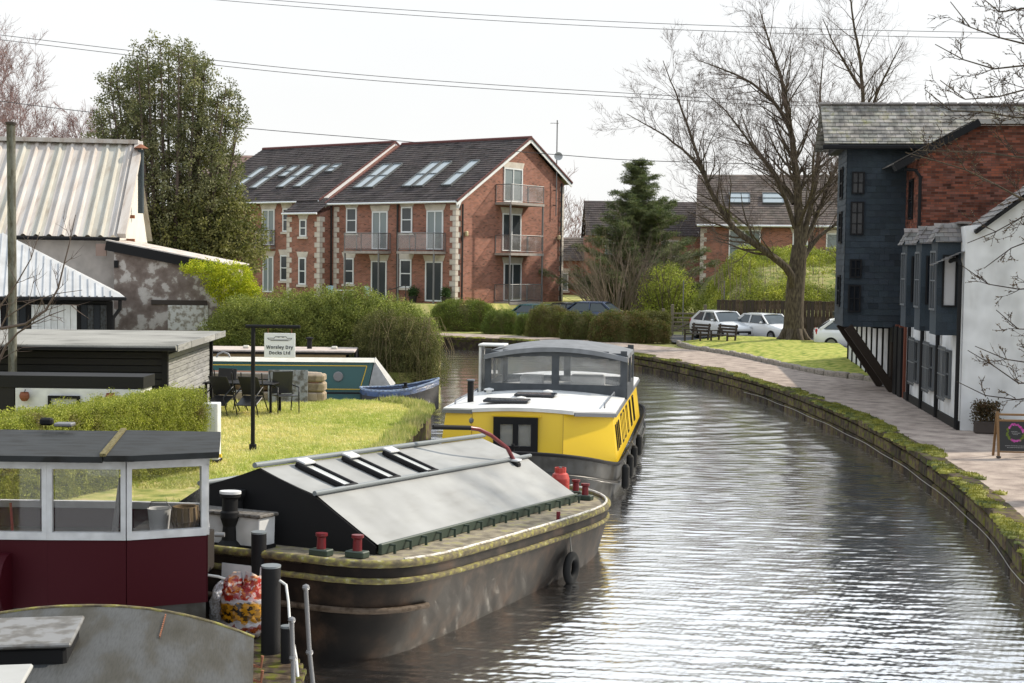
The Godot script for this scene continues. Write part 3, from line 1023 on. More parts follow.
func apartments() -> void:
	house_mats()
	var t := thing("apartment_house", "brick apartment house with dark roof, gable balconies and cream quoins", "house", V(-3.48, 2.06, 86), 36.0)
	var B: Material = mats.house_brick
	# near block: its gable is uneven, the left slope runs lower
	var sec := PackedVector2Array([Vector2(0, -0.6), Vector2(0, 6.05), Vector2(-7.27, 10.3), Vector2(-11.57, 7.85), Vector2(-11.57, -0.6)])
	var b := MB.new()
	b.slab(sec, Vector3(-10.3, 0, 0), Vector3(0, 0, 1), Vector3.UP, Vector3.RIGHT, 10.3)
	part(t, "wall", b, B)
	var sec2 := PackedVector2Array([Vector2(-0.25, -0.6), Vector2(-0.25, 6.2), Vector2(-7.4, 10.45), Vector2(-11.57, 8.0), Vector2(-11.57, -0.6)])
	b = MB.new()
	b.slab(sec2, Vector3(-24, 0, 0), Vector3(0, 0, 1), Vector3.UP, Vector3.RIGHT, 13.0)
	part(t, "wall", b, B)
	b = MB.new()
	b.slab(PackedVector2Array([Vector2(1.1, -0.6), Vector2(1.1, 5.42), Vector2(-0.5, 6.0), Vector2(-0.5, -0.6)]), Vector3(-13.1, 0, 0), Vector3(0, 0, 1), Vector3.UP, Vector3.RIGHT, 2.9)
	part(t, "stair_wall", b, B)
	# roofs
	var up := Vector3(0, 10.49, -7.27)
	var R: Material = mats.roof_tile
	var d1 := Vector3(0, 6.12, 0.35) - up
	tiles(t, "roof_tiles", up + Vector3(-10.5, 0, 0), Vector3.RIGHT, d1.normalized(), 10.85, d1.length(), 0.34, 0.31, 0.03, R, 0.28)
	var d2 := Vector3(0, 7.84, -12.1) - up
	tiles(t, "roof_tiles", up + Vector3(-10.5, 0, 0), Vector3.RIGHT, d2.normalized(), 10.85, d2.length(), 0.34, 0.31, 0.03, R, 0.28)
	var up2 := Vector3(0, 10.68, -7.45)
	var d3 := Vector3(0, 6.35, 0.1) - up2
	tiles(t, "roof_tiles", up2 + Vector3(-24.2, 0, 0), Vector3.RIGHT, d3.normalized(), 12.9, d3.length(), 0.34, 0.31, 0.03, R, 0.28)
	var d4 := Vector3(0, 8.0, -12.0) - up2
	tiles(t, "roof_tiles", up2 + Vector3(-24.2, 0, 0), Vector3.RIGHT, d4.normalized(), 12.9, d4.length(), 0.34, 0.31, 0.03, R, 0.28)
	var st := Vector3(-13.2, 6.55, -0.35)
	var d5 := Vector3(-13.2, 5.5, 1.45) - st
	tiles(t, "roof_tiles", st, Vector3.RIGHT, d5.normalized(), 3.1, d5.length(), 0.34, 0.31, 0.03, R, 0.28)
	# decks under the tiles, ridges, verges and gutters
	for q in [[up, d1, -10.5, 0.33], [up, d2, -10.5, 0.33], [up2, d3, -24.2, -11.32], [up2, d4, -24.2, -11.32]]:
		b = MB.new()
		var mid: float = (q[2] + q[3]) / 2.0
		b.bar(q[0] + Vector3(mid, -0.06, 0), q[0] + q[1] + Vector3(mid, -0.06, 0), q[3] - q[2], 0.08)
		part(t, "roof_deck", b, mats.house_black)
	for q in [[up, -10.5, 0.36], [up2, -24.2, -11.28]]:
		b = MB.new()
		b.tube([q[0] + Vector3(q[1], 0.0, 0), q[0] + Vector3(q[2], 0.0, 0)], [0.13, 0.13], 8)
		part(t, "ridge", b, mats.ridge_tile)
	for q in [[up, d1, 0.3], [up, d2, 0.3], [up2, d3, -11.28], [up2, d4, -11.28], [up, d1, -10.5]]:
		b = MB.new()
		b.bar(q[0] + Vector3(q[2], -0.14, 0), q[0] + q[1] + Vector3(q[2], -0.14, 0), 0.06, 0.26)
		part(t, "bargeboard", b, mats.white_frame)
		b = MB.new()
		b.bar(q[0] + Vector3(q[2] + 0.05, 0.03, 0), q[0] + q[1] + Vector3(q[2] + 0.05, 0.03, 0), 0.07, 0.1)
		part(t, "verge", b, mats.ridge_tile)
	pipe(t, "gutter", [Vector3(-10.2, 6.08, 0.42), Vector3(0.3, 6.08, 0.42)], 0.07, mats.white_frame, 6)
	pipe(t, "gutter", [Vector3(-23.5, 6.28, 0.2), Vector3(-13.2, 6.28, 0.2)], 0.07, mats.white_frame, 6)
	pipe(t, "gutter", [Vector3(-13.2, 5.46, 1.5), Vector3(-10.1, 5.46, 1.5)], 0.07, mats.white_frame, 6)
	b = MB.new()
	b.slab(PackedVector2Array([Vector2(0.35, 6.1), Vector2(0.02, 6.1), Vector2(0.02, 5.7), Vector2(-0.3, 6.25)]), Vector3(0.005, 0, 0), Vector3(0, 0, 1), Vector3.UP, Vector3.RIGHT, 0.25)
	part(t, "eaves_box", b, mats.white_frame)
	for q in [[Vector3(-4.55, 0, 0.09), 6.0], [Vector3(-10.15, 0, 0.09), 6.0], [Vector3(0.09, 0, -0.55), 6.0], [Vector3(0.09, 0, -11.2), 7.8]]:
		pipe(t, "downpipe", [q[0], q[0] + Vector3(0, q[1], 0)], 0.06, mats.house_black, 6)
	# quoins
	quoins(t, Vector3(0, 0, 0), 6.0, -1, -1)
	quoins(t, Vector3(0, 0, -11.57), 7.7, -1, 1)
	quoins(t, Vector3(-9.95, 0, 0.012), 6.0, 1, -1)
	quoins(t, Vector3(-10.2, 0, 1.1), 5.3, -1, -1, 1)
	quoins(t, Vector3(-13.1, 0, 1.1), 5.3, 1, -1)
	# facade openings
	var F := Vector3.BACK
	var dk: Material = mats.window_dark
	var cp: Material = mats.curtain_pane
	opening(t, F, Vector3(-1.6, 3.2, 0), 1.3, 2.4, 2, 1, cp)
	opening(t, F, Vector3(-6.05, 3.2, 0), 1.3, 2.4, 2, 1, cp)
	opening(t, F, Vector3(-1.65, 0.05, 0), 1.35, 2.45, 2, 1, dk)
	opening(t, F, Vector3(-6.1, 0.05, 0), 1.3, 2.45, 2, 1, dk)
	opening(t, F, Vector3(-3.85, 4.25, 0), 0.9, 1.6, 1, 2, dk)
	opening(t, F, Vector3(-8.45, 4.25, 0), 0.9, 1.6, 1, 2, dk)
	opening(t, F, Vector3(-3.9, 0.85, 0), 0.95, 1.75, 1, 2, dk)
	opening(t, F, Vector3(-8.65, 1.0, 0), 0.85, 1.65, 1, 2, dk)
	opening(t, F, Vector3(-11.65, 4.0, 1.1), 0.62, 1.1, 1, 2, dk)
	opening(t, F, Vector3(-11.7, 0.9, 1.1), 0.66, 1.75, 1, 2, dk)
	opening(t, F, Vector3(-16.2, 3.45, -0.25), 1.2, 2.4, 2, 1, cp)
	opening(t, F, Vector3(-14.5, 4.35, -0.25), 0.7, 1.55, 1, 2, dk)
	opening(t, F, Vector3(-14.65, 1.1, -0.25), 0.8, 1.7, 1, 2, dk)
	opening(t, F, Vector3(-16.2, 0.3, -0.25), 1.0, 2.4, 2, 1, cp)
	opening(t, F, Vector3(-20.0, 3.45, -0.25), 1.2, 2.4, 2, 1, cp)
	balcony(t, F, Vector3(-2.2, 3.1, 0), 2.9, 1.2, -3.3)
	balcony(t, F, Vector3(-6.6, 3.1, 0), 2.9, 1.2, -3.3)
	balcony(t, F, Vector3(-16.3, 3.35, -0.25), 1.5, 0.5, 0.0)
	# gable openings
	var G := Vector3.RIGHT
	opening(t, G, Vector3(0, 6.32, -5.8), 2.0, 2.15, 2, 1, cp)
	opening(t, G, Vector3(0, 3.2, -5.7), 2.0, 2.4, 2, 1, dk)
	opening(t, G, Vector3(0, 0.05, -5.85), 1.9, 2.4, 2, 1, dk)
	balcony(t, G, Vector3(0, 6.25, -5.75), 3.6, 1.25, -3.0)
	balcony(t, G, Vector3(0, 3.1, -5.75), 3.6, 1.25, -3.2)
	balcony(t, G, Vector3(0, 0.02, -5.75), 3.6, 1.25, 0.0)
	# wall lamps
	for z in [-0.9, -10.9]: block(t, "wall_lamp", Vector3(0.12, 4.2, z), Vector3(0.22, 0.3, 0.22), mat("lamp_box", Color(0.5, 0.42, 0.25), 0.5), 0.05)
	# skylights
	var n1 := Vector3.RIGHT.cross(d1).normalized()
	if n1.y < 0: n1 = -n1
	var e1 := d1.normalized()
	for x in [-9.25, -8.3, -5.1, -4.15, -1.9]:
		var s0 := (8.85 - 10.49) / e1.y
		skylight(t, up + e1 * s0 + Vector3(x, 0.02, 0), e1, n1, 0.78, 3.5)
	var e3 := d3.normalized()
	for q in [[-21.0, 9.0, 3.4], [-19.1, 9.0, 3.4], [-17.8, 9.0, 1.7], [-16.5, 9.0, 3.4], [-14.9, 9.0, 3.4], [-13.8, 9.0, 1.2]]:
		skylight(t, up2 + e3 * ((q[1] - 10.68) / e3.y) + Vector3(q[0], 0.02, 0), e3, n1, 0.72, q[2])
	# aerial mast with a dish on the gable
	var a := thing("aerial_mast", "thin aerial mast with grey satellite dish fixed to the gable end", "aerial", t.transform * Vector3(0.2, 5.6, -10.4))
	pipe(a, "mast", [Vector3.ZERO, Vector3(0, 6.3, 0)], 0.045, mats.galvanised, 6)
	b = MB.new()
	b.bar(Vector3(-0.45, 6.1, 0), Vector3(0.1, 6.1, 0), 0.03, 0.03)
	for k in 4: b.bar(Vector3(-0.42 + 0.13 * k, 6.1, -0.2), Vector3(-0.42 + 0.13 * k, 6.1, 0.2), 0.02, 0.02)
	part(a, "aerial", b, mats.galvanised)
	b = MB.new()
	b.x = Transform3D(Basis(Vector3.RIGHT, 1.35) , Vector3(0.1, 3.9, 0.2))
	b.lathe([Vector2(0.0, 0.0), Vector2(0.13, 0.02), Vector2(0.22, 0.05), Vector2(0.28, 0.1), Vector2(0.27, 0.1), Vector2(0.13, 0.03), Vector2(0.0, 0.012)], 20)
	part(a, "dish", b, mat("dish_grey", Color(0.35, 0.36, 0.36), 0.5))
	for z in [-0.25, 0.25]: pipe(a, "bracket", [Vector3(-0.2, 1.2 + z * 2, 0), Vector3(0.02, 1.2 + z * 2, 0)], 0.03, mats.house_black, 5)
	garden_bits(t)

func garden_bits(t: Node3D) -> void:
	# white patio table with two chairs, potted plants and a step rail in front of the facade
	var p := t.transform * Vector3(-6.0, 0, 3.2)
	var tb := thing("patio_table", "small white patio table in front of the apartment doors", "table", Vector3(p.x, 2.0, p.z))
	var b := MB.new()
	b.lathe([Vector2(0.0, 0.70), Vector2(0.55, 0.70), Vector2(0.57, 0.72), Vector2(0.55, 0.74), Vector2(0.0, 0.74)], 18)
	part(tb, "top", b, mats.white_frame)
	for k in 3: pipe(tb, "leg", [Vector3(cos(k * 2.1) * 0.4, 0, sin(k * 2.1) * 0.4), Vector3(cos(k * 2.1) * 0.15, 0.71, sin(k * 2.1) * 0.15)], 0.025, mats.white_frame, 6)
	for q in [[-1.0, "pale blue garden chair at the white patio table"], [1.5, "pale blue garden chair behind the clipped hedge by the doorway"]]:
		var c := thing("garden_chair", q[1], "chair", Vector3(p.x + q[0], 2.0, p.z + 0.3), 30.0 * q[0])
		var m := mat("pale_blue_paint", Color(0.32, 0.48, 0.55), 0.5)
		block(c, "seat", Vector3(0, 0.44, 0), Vector3(0.46, 0.04, 0.44), m, 0.015)
		block(c, "backrest", Vector3(0, 0.75, 0.21), Vector3(0.46, 0.5, 0.035), m, 0.015)
		for sx in [-0.2, 0.2]:
			for sz in [-0.19, 0.19]: block(c, "leg", Vector3(sx, 0.21, sz), Vector3(0.035, 0.42, 0.035), m)
	for q in [[-2.9, "dark potted shrub left of the ground floor apartment door"], [-0.35, "dark potted shrub right of the ground floor apartment door"]]:
		var o := t.transform * Vector3(q[0], -0.05, 0.5)
		var c := thing("potted_shrub", q[1], "plant", o)
		b = MB.new()
		b.lathe([Vector2(0.0, 0), Vector2(0.2, 0), Vector2(0.27, 0.42), Vector2(0.24, 0.42), Vector2(0.0, 0.36)], 14)
		part(c, "pot", b, mats.house_black)
		var xf := []
		var cs := []
		for k in 60:
			var d := Vector3(rng.randfn(), rng.randfn(), rng.randfn()).normalized() * rng.randf_range(0.1, 0.32)
			xf.append(Transform3D(Basis.from_euler(Vector3(rng.randf() * 6, rng.randf() * 6, 0)).scaled(Vector3.ONE * 0.35), d + Vector3(0, 0.65, 0)))
			cs.append(Color(0.05, 0.09, 0.03) * rng.randf_range(0.7, 1.3))
		copies(c, "foliage", clump(), leaf_mat("leaf", Color.WHITE, Color(0.35, 0.45, 0.12)), xf, cs)
	var o2 := t.transform * Vector3(-2.4, 0, 2.6)
	var r := thing("step_rail", "thin black handrail on the steps below the apartment balcony", "handrail", Vector3(o2.x, 1.95, o2.z), 36)
	for x in [-0.7, 0.0, 0.7]: pipe(r, "baluster", [Vector3(x, 0, 0), Vector3(x, 1.0 + x * 0.25, 0)], 0.025, mats.house_black, 6)
	pipe(r, "rail", [Vector3(-0.75, 0.82, 0), Vector3(0.75, 1.19, 0)], 0.03, mats.house_black, 6)

# ---------------------------------------------------------------- houses further off
func far_houses() -> void:
	# apartment house beyond the big tree
	var t := thing("distant_apartments", "brick apartment house with brown tiled roof beyond the big bare tree", "house", V(13.8, 2.0, 105), 8.0)
	block(t, "wall", Vector3(9, 2.6, -6), Vector3(18, 6.4, 11.9), mats.house_brick)
	var R := mat("brown_tile", Color(0.20, 0.165, 0.145), 0.85, texs.grain, Vector3(0.8, 0.8, 0.8), 0.3, texs.blotch, Vector3(0.14, 0.14, 0.14))
	var up := Vector3(-0.4, 9.6, -5.9)
	for s in [1.0, -1.0]:
		var dn := Vector3(0, -4.1, 6.3 * s)
		tiles(t, "roof_tiles", up, Vector3.RIGHT, dn.normalized(), 18.8, dn.length(), 0.36, 0.34, 0.03, R, 0.3)
		var b := MB.new()
		b.bar(up + Vector3(9.4, -0.08, 0), up + dn + Vector3(9.4, -0.08, 0), 18.7, 0.09)
		part(t, "roof_deck", b, mats.house_black)
	for x in [0.02, 18.0]:
		var b := MB.new()
		b.slab(PackedVector2Array([Vector2(0, 5.7), Vector2(-11.9, 5.7), Vector2(-5.95, 9.45)]), Vector3(x - 0.1, 0, -0.02), Vector3(0, 0, 1), Vector3.UP, Vector3.RIGHT, 0.1)
		part(t, "gable", b, mats.house_brick)
	var dn1 := Vector3(0, -4.1, 6.3).normalized()
	var nn := Vector3(0, 6.3, 4.1).normalized()
	for x in [2.8, 5.3, 11.0, 13.4]: skylight(t, up + dn1 * 3.0 + Vector3(x + 0.4, 0.04, 0), dn1, nn, 1.6, 1.5)
	pipe(t, "gutter", [Vector3(-0.3, 5.48, 0.42), Vector3(18.3, 5.48, 0.42)], 0.09, mats.white_frame, 6)
	quoins(t, Vector3(0, 0, -0.05), 5.5, 1, -1)
	for q in [[3.2, 3.0, 2.3, 2.2, 2], [7.2, 3.3, 1.1, 1.7, 1], [9.6, 3.3, 1.1, 1.7, 1], [13.0, 3.0, 2.3, 2.2, 2], [16.5, 3.3, 1.1, 1.7, 1], [3.2, 0.1, 2.3, 2.2, 2], [9.0, 0.4, 1.1, 1.7, 1]]:
		opening(t, Vector3.BACK, Vector3(q[0], q[1], -0.05), q[2], q[3], q[4], 1, mats.curtain_pane)
	# dark roofed house behind the conifer
	var h := thing("dark_roofed_house", "house with plain dark roof half hidden behind the conifer", "house", V(5.9, 2.0, 112), 0.0)
	block(h, "wall", Vector3(4.6, 2.2, -4), Vector3(9.2, 5.4, 7.9), mats.house_brick)
	var upd := Vector3(0.1, 7.7, -4)
	for s in [1.0, -1.0]:
		var dn := Vector3(0, -2.9, 4.4 * s)
		tiles(h, "roof_tiles", upd + Vector3(-0.3, 0, 0), Vector3.RIGHT, dn.normalized(), 9.7, dn.length(), 0.36, 0.34, 0.03, mats.roof_tile, 0.25)
	opening(h, Vector3.BACK, Vector3(2.0, 3.2, -0.05), 1.4, 1.3, 2, 1, mats.curtain_pane)
	opening(h, Vector3.BACK, Vector3(6.4, 3.2, -0.05), 1.4, 1.3, 2, 1, mats.curtain_pane)
	# small brick house seen past the gable end
	var s2 := thing("small_brick_house", "small brick house with white window glimpsed past the gable end", "house", V(1.6, 2.0, 118), 0.0)
	block(s2, "wall", Vector3(2.6, 1.2, -3), Vector3(5.2, 3.4, 6), mats.house_brick)
	for s in [1.0, -1.0]:
		var dn := Vector3(0, -2.0, 3.3 * s)
		tiles(s2, "roof_tiles", Vector3(-0.2, 4.8, -3), Vector3.RIGHT, dn.normalized(), 5.6, dn.length(), 0.36, 0.34, 0.03, R, 0.25)
	opening(s2, Vector3.BACK, Vector3(2.2, 0.3, 0.01), 1.6, 1.5, 3, 1, mats.curtain_pane)
	# long brown roof far behind the apartments
	var l := thing("brown_roofed_house", "long house with faded brown tiled roof behind the apartments", "house", V(-24.5, 2.0, 112), 0.0)
	block(l, "wall", Vector3(5, 3.4, -4), Vector3(10, 8, 7.8), mats.house_brick)
	var pink := mat("faded_tile", Color(0.30, 0.21, 0.18), 0.85, texs.grain, Vector3(0.8, 0.8, 0.8), 0.3)
	for s in [1.0, -1.0]:
		var dn := Vector3(0, -3.4, 4.4 * s)
		tiles(l, "roof_tiles", Vector3(-0.4, 11.0, -4), Vector3.RIGHT, dn.normalized(), 10.8, dn.length(), 0.36, 0.34, 0.03, pink, 0.3)
	opening(l, Vector3.BACK, Vector3(3.0, 4.2, -0.09), 1.4, 1.5, 2, 1, mats.curtain_pane)

# ---------------------------------------------------------------- sheds and barns on the boat side
func planks(parent: Node, xf: Transform3D, w: float, h: float, ph: float, ms: Array, upright := false) -> void:
	var n := int((w if upright else h) / ph)
	var b := MB.new()
	b.cbox(Vector3.ZERO, Vector3(ph - 0.008, h, 0.03) if upright else Vector3(w, ph - 0.008, 0.03), 0.008)
	var m := b.mesh()
	for k in n:
		var p := part(parent, "plank", m, ms[rng.randi() % ms.size()])
		var o := Vector3(-w / 2 + ph * (k + 0.5), h / 2, 0) if upright else Vector3(0, ph * (k + 0.5), 0)
		p.transform = xf * Transform3D(Basis(Vector3.RIGHT, rng.randf_range(-0.03, 0.03) if not upright else 0.0), o + Vector3(0, 0, rng.randf_range(0, 0.006)))

func barn_side() -> void:
	var white := mat("old_whitewash", Color(0.62, 0.57, 0.54), 0.9, texs.soft, Vector3(0.4, 0.4, 0.4), 0.5, texs.faint, Vector3(0.4, 0.2, 0.4))
	var black := mats.black_paint as Material
	var fibre := mat("fibre_cement", Color(0.64, 0.615, 0.59), 0.9, texs.grain, Vector3(1.2, 1.2, 1.2), 0.3, tex("roofstain", 55, 0.01, 5, [[0.0, Color(0.55, 0.45, 0.38)], [0.4, Color(0.85, 0.8, 0.76)], [1.0, Color.WHITE]]), Vector3(0.5, 0.1, 0.1), true)
	var fibre2 := mat("fibre_cement_green", Color(0.57, 0.565, 0.51), 0.9, texs.grain, Vector3(1.1, 1.1, 1.1), 0.3, texs.roofstain, Vector3(0.4, 0.12, 0.12), true)
	# ---- barn with ribbed roof
	var t := thing("barn", "large barn with pale ribbed roof standing behind the timber sheds", "barn", V(-14.42, 0.85, 52), -8.0)
	block(t, "wall", Vector3(-7, 2.1, -5.0), Vector3(13.9, 4.4, 9.6), white)
	var b := MB.new()
	b.slab(PackedVector2Array([Vector2(-0.2, 4.2), Vector2(-9.8, 4.2), Vector2(-5.05, 8.0)]), Vector3(-14, 0, 0), Vector3(0, 0, 1), Vector3.UP, Vector3.RIGHT, 13.95)
	part(t, "gable", b, mat("gable_white", Color(0.62, 0.60, 0.56), 0.8, texs.faint, Vector3(0.5, 0.2, 0.5)))
	var dn := Vector3(0, -3.78, 5.35)
	var L := dn.length()
	var dir := dn / L
	var nn := Vector3(0, 5.35, 3.78).normalized()
	var sec := [Vector2(0, 0), Vector2(0.12, 0), Vector2(0.17, 0.06), Vector2(0.22, 0.085), Vector2(0.27, 0.06), Vector2(0.32, 0), Vector2(0.452, 0)]
	var rows := [PackedVector3Array(), PackedVector3Array()]
	for p in sec:
		rows[0].append(Vector3(p.x, 0, 0) + nn * p.y)
		rows[1].append(Vector3(p.x, 0, 0) + nn * p.y + dn)
	b = MB.new()
	b.facets(rows, false, true)
	var sm := b.mesh()
	for k in 31:
		var s := part(t, "roof_sheet", sm, fibre if rng.randf() < 0.6 else fibre2)
		s.position = Vector3(-0.45 * (k + 1) + 0.1, 8.16 + rng.randf_range(-0.01, 0.01), -5.05)
		s.scale.y = rng.randf_range(0.998, 1.002)
	b = MB.new()
	b.bar(Vector3(-14, 8.05, -5.05), Vector3(0.1, 8.05, -5.05), 0.1, 0.1)
	var back := Vector3(0, -3.78, -5.35)
	b.quad(Vector3(0.1, 8.16, -5.05), Vector3(0.1, 4.38, -10.4), Vector3(-14, 4.38, -10.4), Vector3(-14, 8.16, -5.05))
	part(t, "back_roof", b, fibre)
	b = MB.new()
	b.bar(Vector3(-14, 8.24, -5.05), Vector3(0.15, 8.24, -5.05), 0.55, 0.16)
	part(t, "ridge_cap", b, fibre)
	b = MB.new()
	b.bar(Vector3(0.16, 8.2, -5.05), Vector3(0.16, 4.42, 0.3), 0.3, 0.2)
	part(t, "verge", b, fibre)
	block(t, "gutter", Vector3(-7, 4.30, 0.36), Vector3(14.2, 0.13, 0.14), black, 0.03)
	# flue with a rusty cowl against the gable
	pipe(t, "flue", [Vector3(0.3, 5.4, -4.4), Vector3(0.3, 7.9, -4.4)], 0.12, mat("flue_blue", Color(0.05, 0.065, 0.075), 0.6), 10)
	b = MB.new()
	b.lathe([Vector2(0.3, 0.0), Vector2(0.05, 0.16), Vector2(0.0, 0.16)], 12, Vector3(0.3, 7.95, -4.4))
	part(t, "cowl", b, mat("rust", Color(0.28, 0.12, 0.07), 0.85, texs.grain, Vector3(2, 2, 2)))
	for y in [1.8, 2.7, 3.6]:
		block(t, "bracket", Vector3(0.15, y + 1.6, -2.4), Vector3(0.3, 0.12, 0.25), mats.rust)
	# ---- lean-to with peeling render
	var o := thing("rendered_outbuilding", "lean-to outbuilding with peeling brown and white render beside the barn", "building", V(-14.3, 0.85, 51.2), 0.0)
	b = MB.new()
	b.slab(PackedVector2Array([Vector2(-0.05, 0), Vector2(3.85, 0), Vector2(3.85, 3.25), Vector2(-0.05, 4.05)]), Vector3(0, 0, -4.0), Vector3.RIGHT, Vector3.UP, Vector3.BACK, 4.0)
	part(o, "wall", b, mat("peeling_render", Color(1, 1, 1), 0.9, texs.peel, Vector3(0.22, 0.22, 0.22), 1.2, texs.grain, Vector3(1.2, 1.2, 1.2)))
	b = MB.new()
	b.bar(Vector3(-0.3, 4.06, 0.08), Vector3(4.05, 3.25, 0.08), 0.2, 0.34)
	part(o, "fascia", b, black)
	b = MB.new()
	b.bar(Vector3(-0.3, 4.25, -2.0), Vector3(4.05, 3.44, -2.0), 4.3, 0.05)
	part(o, "roof", b, mats.fibre_cement)
	block(o, "door", Vector3(2.55, 1.5, 0.02), Vector3(1.3, 0.9, 0.06), mat("dirty_white", Color(0.62, 0.62, 0.60), 0.7, texs.stain, Vector3(0.7, 0.7, 0.7)))
	block(o, "door_frame", Vector3(3.28, 1.3, 0.03), Vector3(0.12, 1.3, 0.08), mats.dirty_white)
	block(o, "lintel", Vector3(2.3, 2.05, 0.02), Vector3(2.0, 0.16, 0.06), mat("dark_lintel", Color(0.06, 0.05, 0.045), 0.9))
	block(o, "vent", Vector3(-0.5, 3.9, 0.02), Vector3(0.38, 0.44, 0.06), mat("rust_vent", Color(0.26, 0.19, 0.16), 0.9))
	block(o, "bracket", Vector3(0.05, 3.4, 0.05), Vector3(0.14, 0.26, 0.1), black)
	pipe(o, "drain_pipe", [Vector3(3.6, 0.9, 0.1), Vector3(3.7, 1.5, 0.15), Vector3(3.85, 1.75, 0.1)], 0.09, mats.galvanised)
	# ---- hipped boathouse
	var h := thing("hipped_boathouse", "boathouse with pale hipped metal roof and dark and white doors", "building", V(-12.05, 0.85, 44), -17.0)
	block(h, "wall", Vector3(-5.2, 1.1, -3.2), Vector3(9.8, 2.3, 5.9), black)
	var A := Vector3(0.05, 2.41, 0.3)
	var Bv := Vector3(0.05, 2.41, -6.7)
	var ap := Vector3(-3.6, 4.35, -3.2)
	var zinc := mat("pale_zinc", Color(0.54, 0.545, 0.555), 0.5, texs.soft, Vector3(0.4, 0.4, 0.4), 0.0, texs.faint, Vector3(0.25, 0.25, 0.25))
	b = MB.new()
	b.quad(Vector3(-12, 2.41, 0.3), A, ap, Vector3(-12, 4.35, -3.2))
	b.tri(A, Bv, ap)
	b.quad(Bv, Vector3(-12, 2.41, -6.7), Vector3(-12, 4.35, -3.2), ap)
	part(h, "roof", b, zinc)
	var sl := (Vector3(0, 4.35, -3.2) - Vector3(0, 2.41, 0.3))
	for k in 52:
		var x := -0.12 - 0.22 * k
		var f := clampf(-x / 3.65, 0.0, 1.0)
		if f < 0.04: continue
		b = MB.new()
		b.bar(Vector3(x, 2.43, 0.3), Vector3(x, 2.43, 0.3) + sl * f, 0.05, 0.035)
		part(h, "roof_rib", b, zinc)
	block(h, "gutter", Vector3(-5.9, 2.36, 0.36), Vector3(12.0, 0.11, 0.13), black, 0.03)
	pipe(h, "downpipe", [Vector3(-0.1, 2.3, 0.32), Vector3(-0.1, 2.05, 0.25), Vector3(-0.3, 1.75, 0.1), Vector3(-0.3, 0.0, 0.1)], 0.06, black)
	var dw := [mat("white_boards", Color(0.66, 0.68, 0.69), 0.7, texs.faint, Vector3(0.5, 0.5, 0.5)), mat("white_boards_b", Color(0.60, 0.62, 0.63), 0.7, texs.faint, Vector3(0.6, 0.4, 0.6))]
	var db := [mat("black_boards", Color(0.022, 0.026, 0.032), 0.6, texs.grain, Vector3(2, 0.5, 2)), mat("black_boards_b", Color(0.05, 0.055, 0.06), 0.6, texs.stain, Vector3(2, 1, 2))]
	for q in [[-0.85, 0.8, 1], [-1.95, 1.5, 0], [-3.05, 0.75, 1], [-4.3, 1.6, 0], [-5.6, 0.9, 1]]:
		planks(h, Transform3D(Basis.IDENTITY, Vector3(q[0], 0.05, -0.2)), q[1], 2.1, 0.19, dw if q[2] == 0 else db, true)
	# ---- timber shed with a felt roof
	var s := thing("timber_shed", "flat roofed timber shed, black front and silvery grey plank side", "shed", V(-7.09, 0.85, 29), -2.6)
	block(s, "body", Vector3(-2.8, 0.86, -2.8), Vector3(5.5, 1.7, 5.5), black)
	var dp := [mat("black_stain", Color(0.016, 0.016, 0.017), 0.6, texs.grain, Vector3(0.6, 3, 3)), mat("black_stain_b", Color(0.022, 0.021, 0.022), 0.6, texs.grain, Vector3(0.5, 3, 3))]
	var gp := [mat("silver_plank", Color(0.36, 0.36, 0.36), 0.85, texs.grain, Vector3(3, 5, 0.6), 0.3, texs.blotch, Vector3(0.5, 2.5, 0.35), true), mat("silver_plank_b", Color(0.44, 0.44, 0.44), 0.85, texs.grain, Vector3(3, 5, 0.7), 0.3, texs.blotch, Vector3(0.5, 2.2, 0.3), true), mat("silver_plank_c", Color(0.28, 0.28, 0.28), 0.85, texs.grain, Vector3(3, 5, 0.6), 0.3)]
	planks(s, face(Vector3.BACK, Vector3(-2.8, 0.0, -0.02)), 5.5, 1.7, 0.14, dp)
	planks(s, face(Vector3.RIGHT, Vector3(-0.02, 0.0, -2.75)), 5.4, 1.7, 0.115, gp)
	for z in [-0.03, -5.55]: block(s, "corner_post", Vector3(0.0, 0.86, z), Vector3(0.12, 1.72, 0.12), black)
	b = MB.new()
	b.cbox(Vector3(-2.7, 1.78, -2.75), Vector3(6.0, 0.11, 6.3), 0.015)
	part(s, "roof", b, mat("pale_felt", Color(0.36, 0.355, 0.33), 0.9, texs.grain, Vector3(0.8, 0.8, 0.8), 0.3, texs.blotch, Vector3(0.12, 0.12, 0.12)))
	block(s, "front_trim", Vector3(-2.7, 1.76, 0.42), Vector3(6.0, 0.06, 0.03), black)
	for k in 4:
		b = MB.new()
		b.bar(Vector3(0.31, 1.78, -5.85 + k * 1.55), Vector3(0.31, 1.78, -4.35 + k * 1.55), 0.03, 0.14)
		part(s, "side_trim", b, gp[k % 3])
	# ---- low white outhouse in front of the shed
	var w := thing("white_outhouse", "low white outhouse wall with small black window below the shed", "building", V(-6.8, 0.85, 26), 0.0)
	block(w, "wall", Vector3(-1.15, 0.59, -0.4), Vector3(2.3, 1.18, 0.8), mat("clean_white", Color(0.68, 0.69, 0.70), 0.8, texs.soft, Vector3(0.8, 0.8, 0.8)))
	block(w, "roof", Vector3(-2.0, 1.3, -0.42), Vector3(4.1, 0.22, 0.84), mats.black_stain)
	block(w, "side_boarding", Vector3(-3.2, 0.6, -0.4), Vector3(1.75, 1.2, 0.76), mats.black_stain_b)
	window(w, face(Vector3.BACK, Vector3(-1.4, 0.75, 0.02)), 0.58, 0.3, 1, 1, black, mat("net_pane", Color(0.4, 0.42, 0.42), 0.15), "window", 0.05)
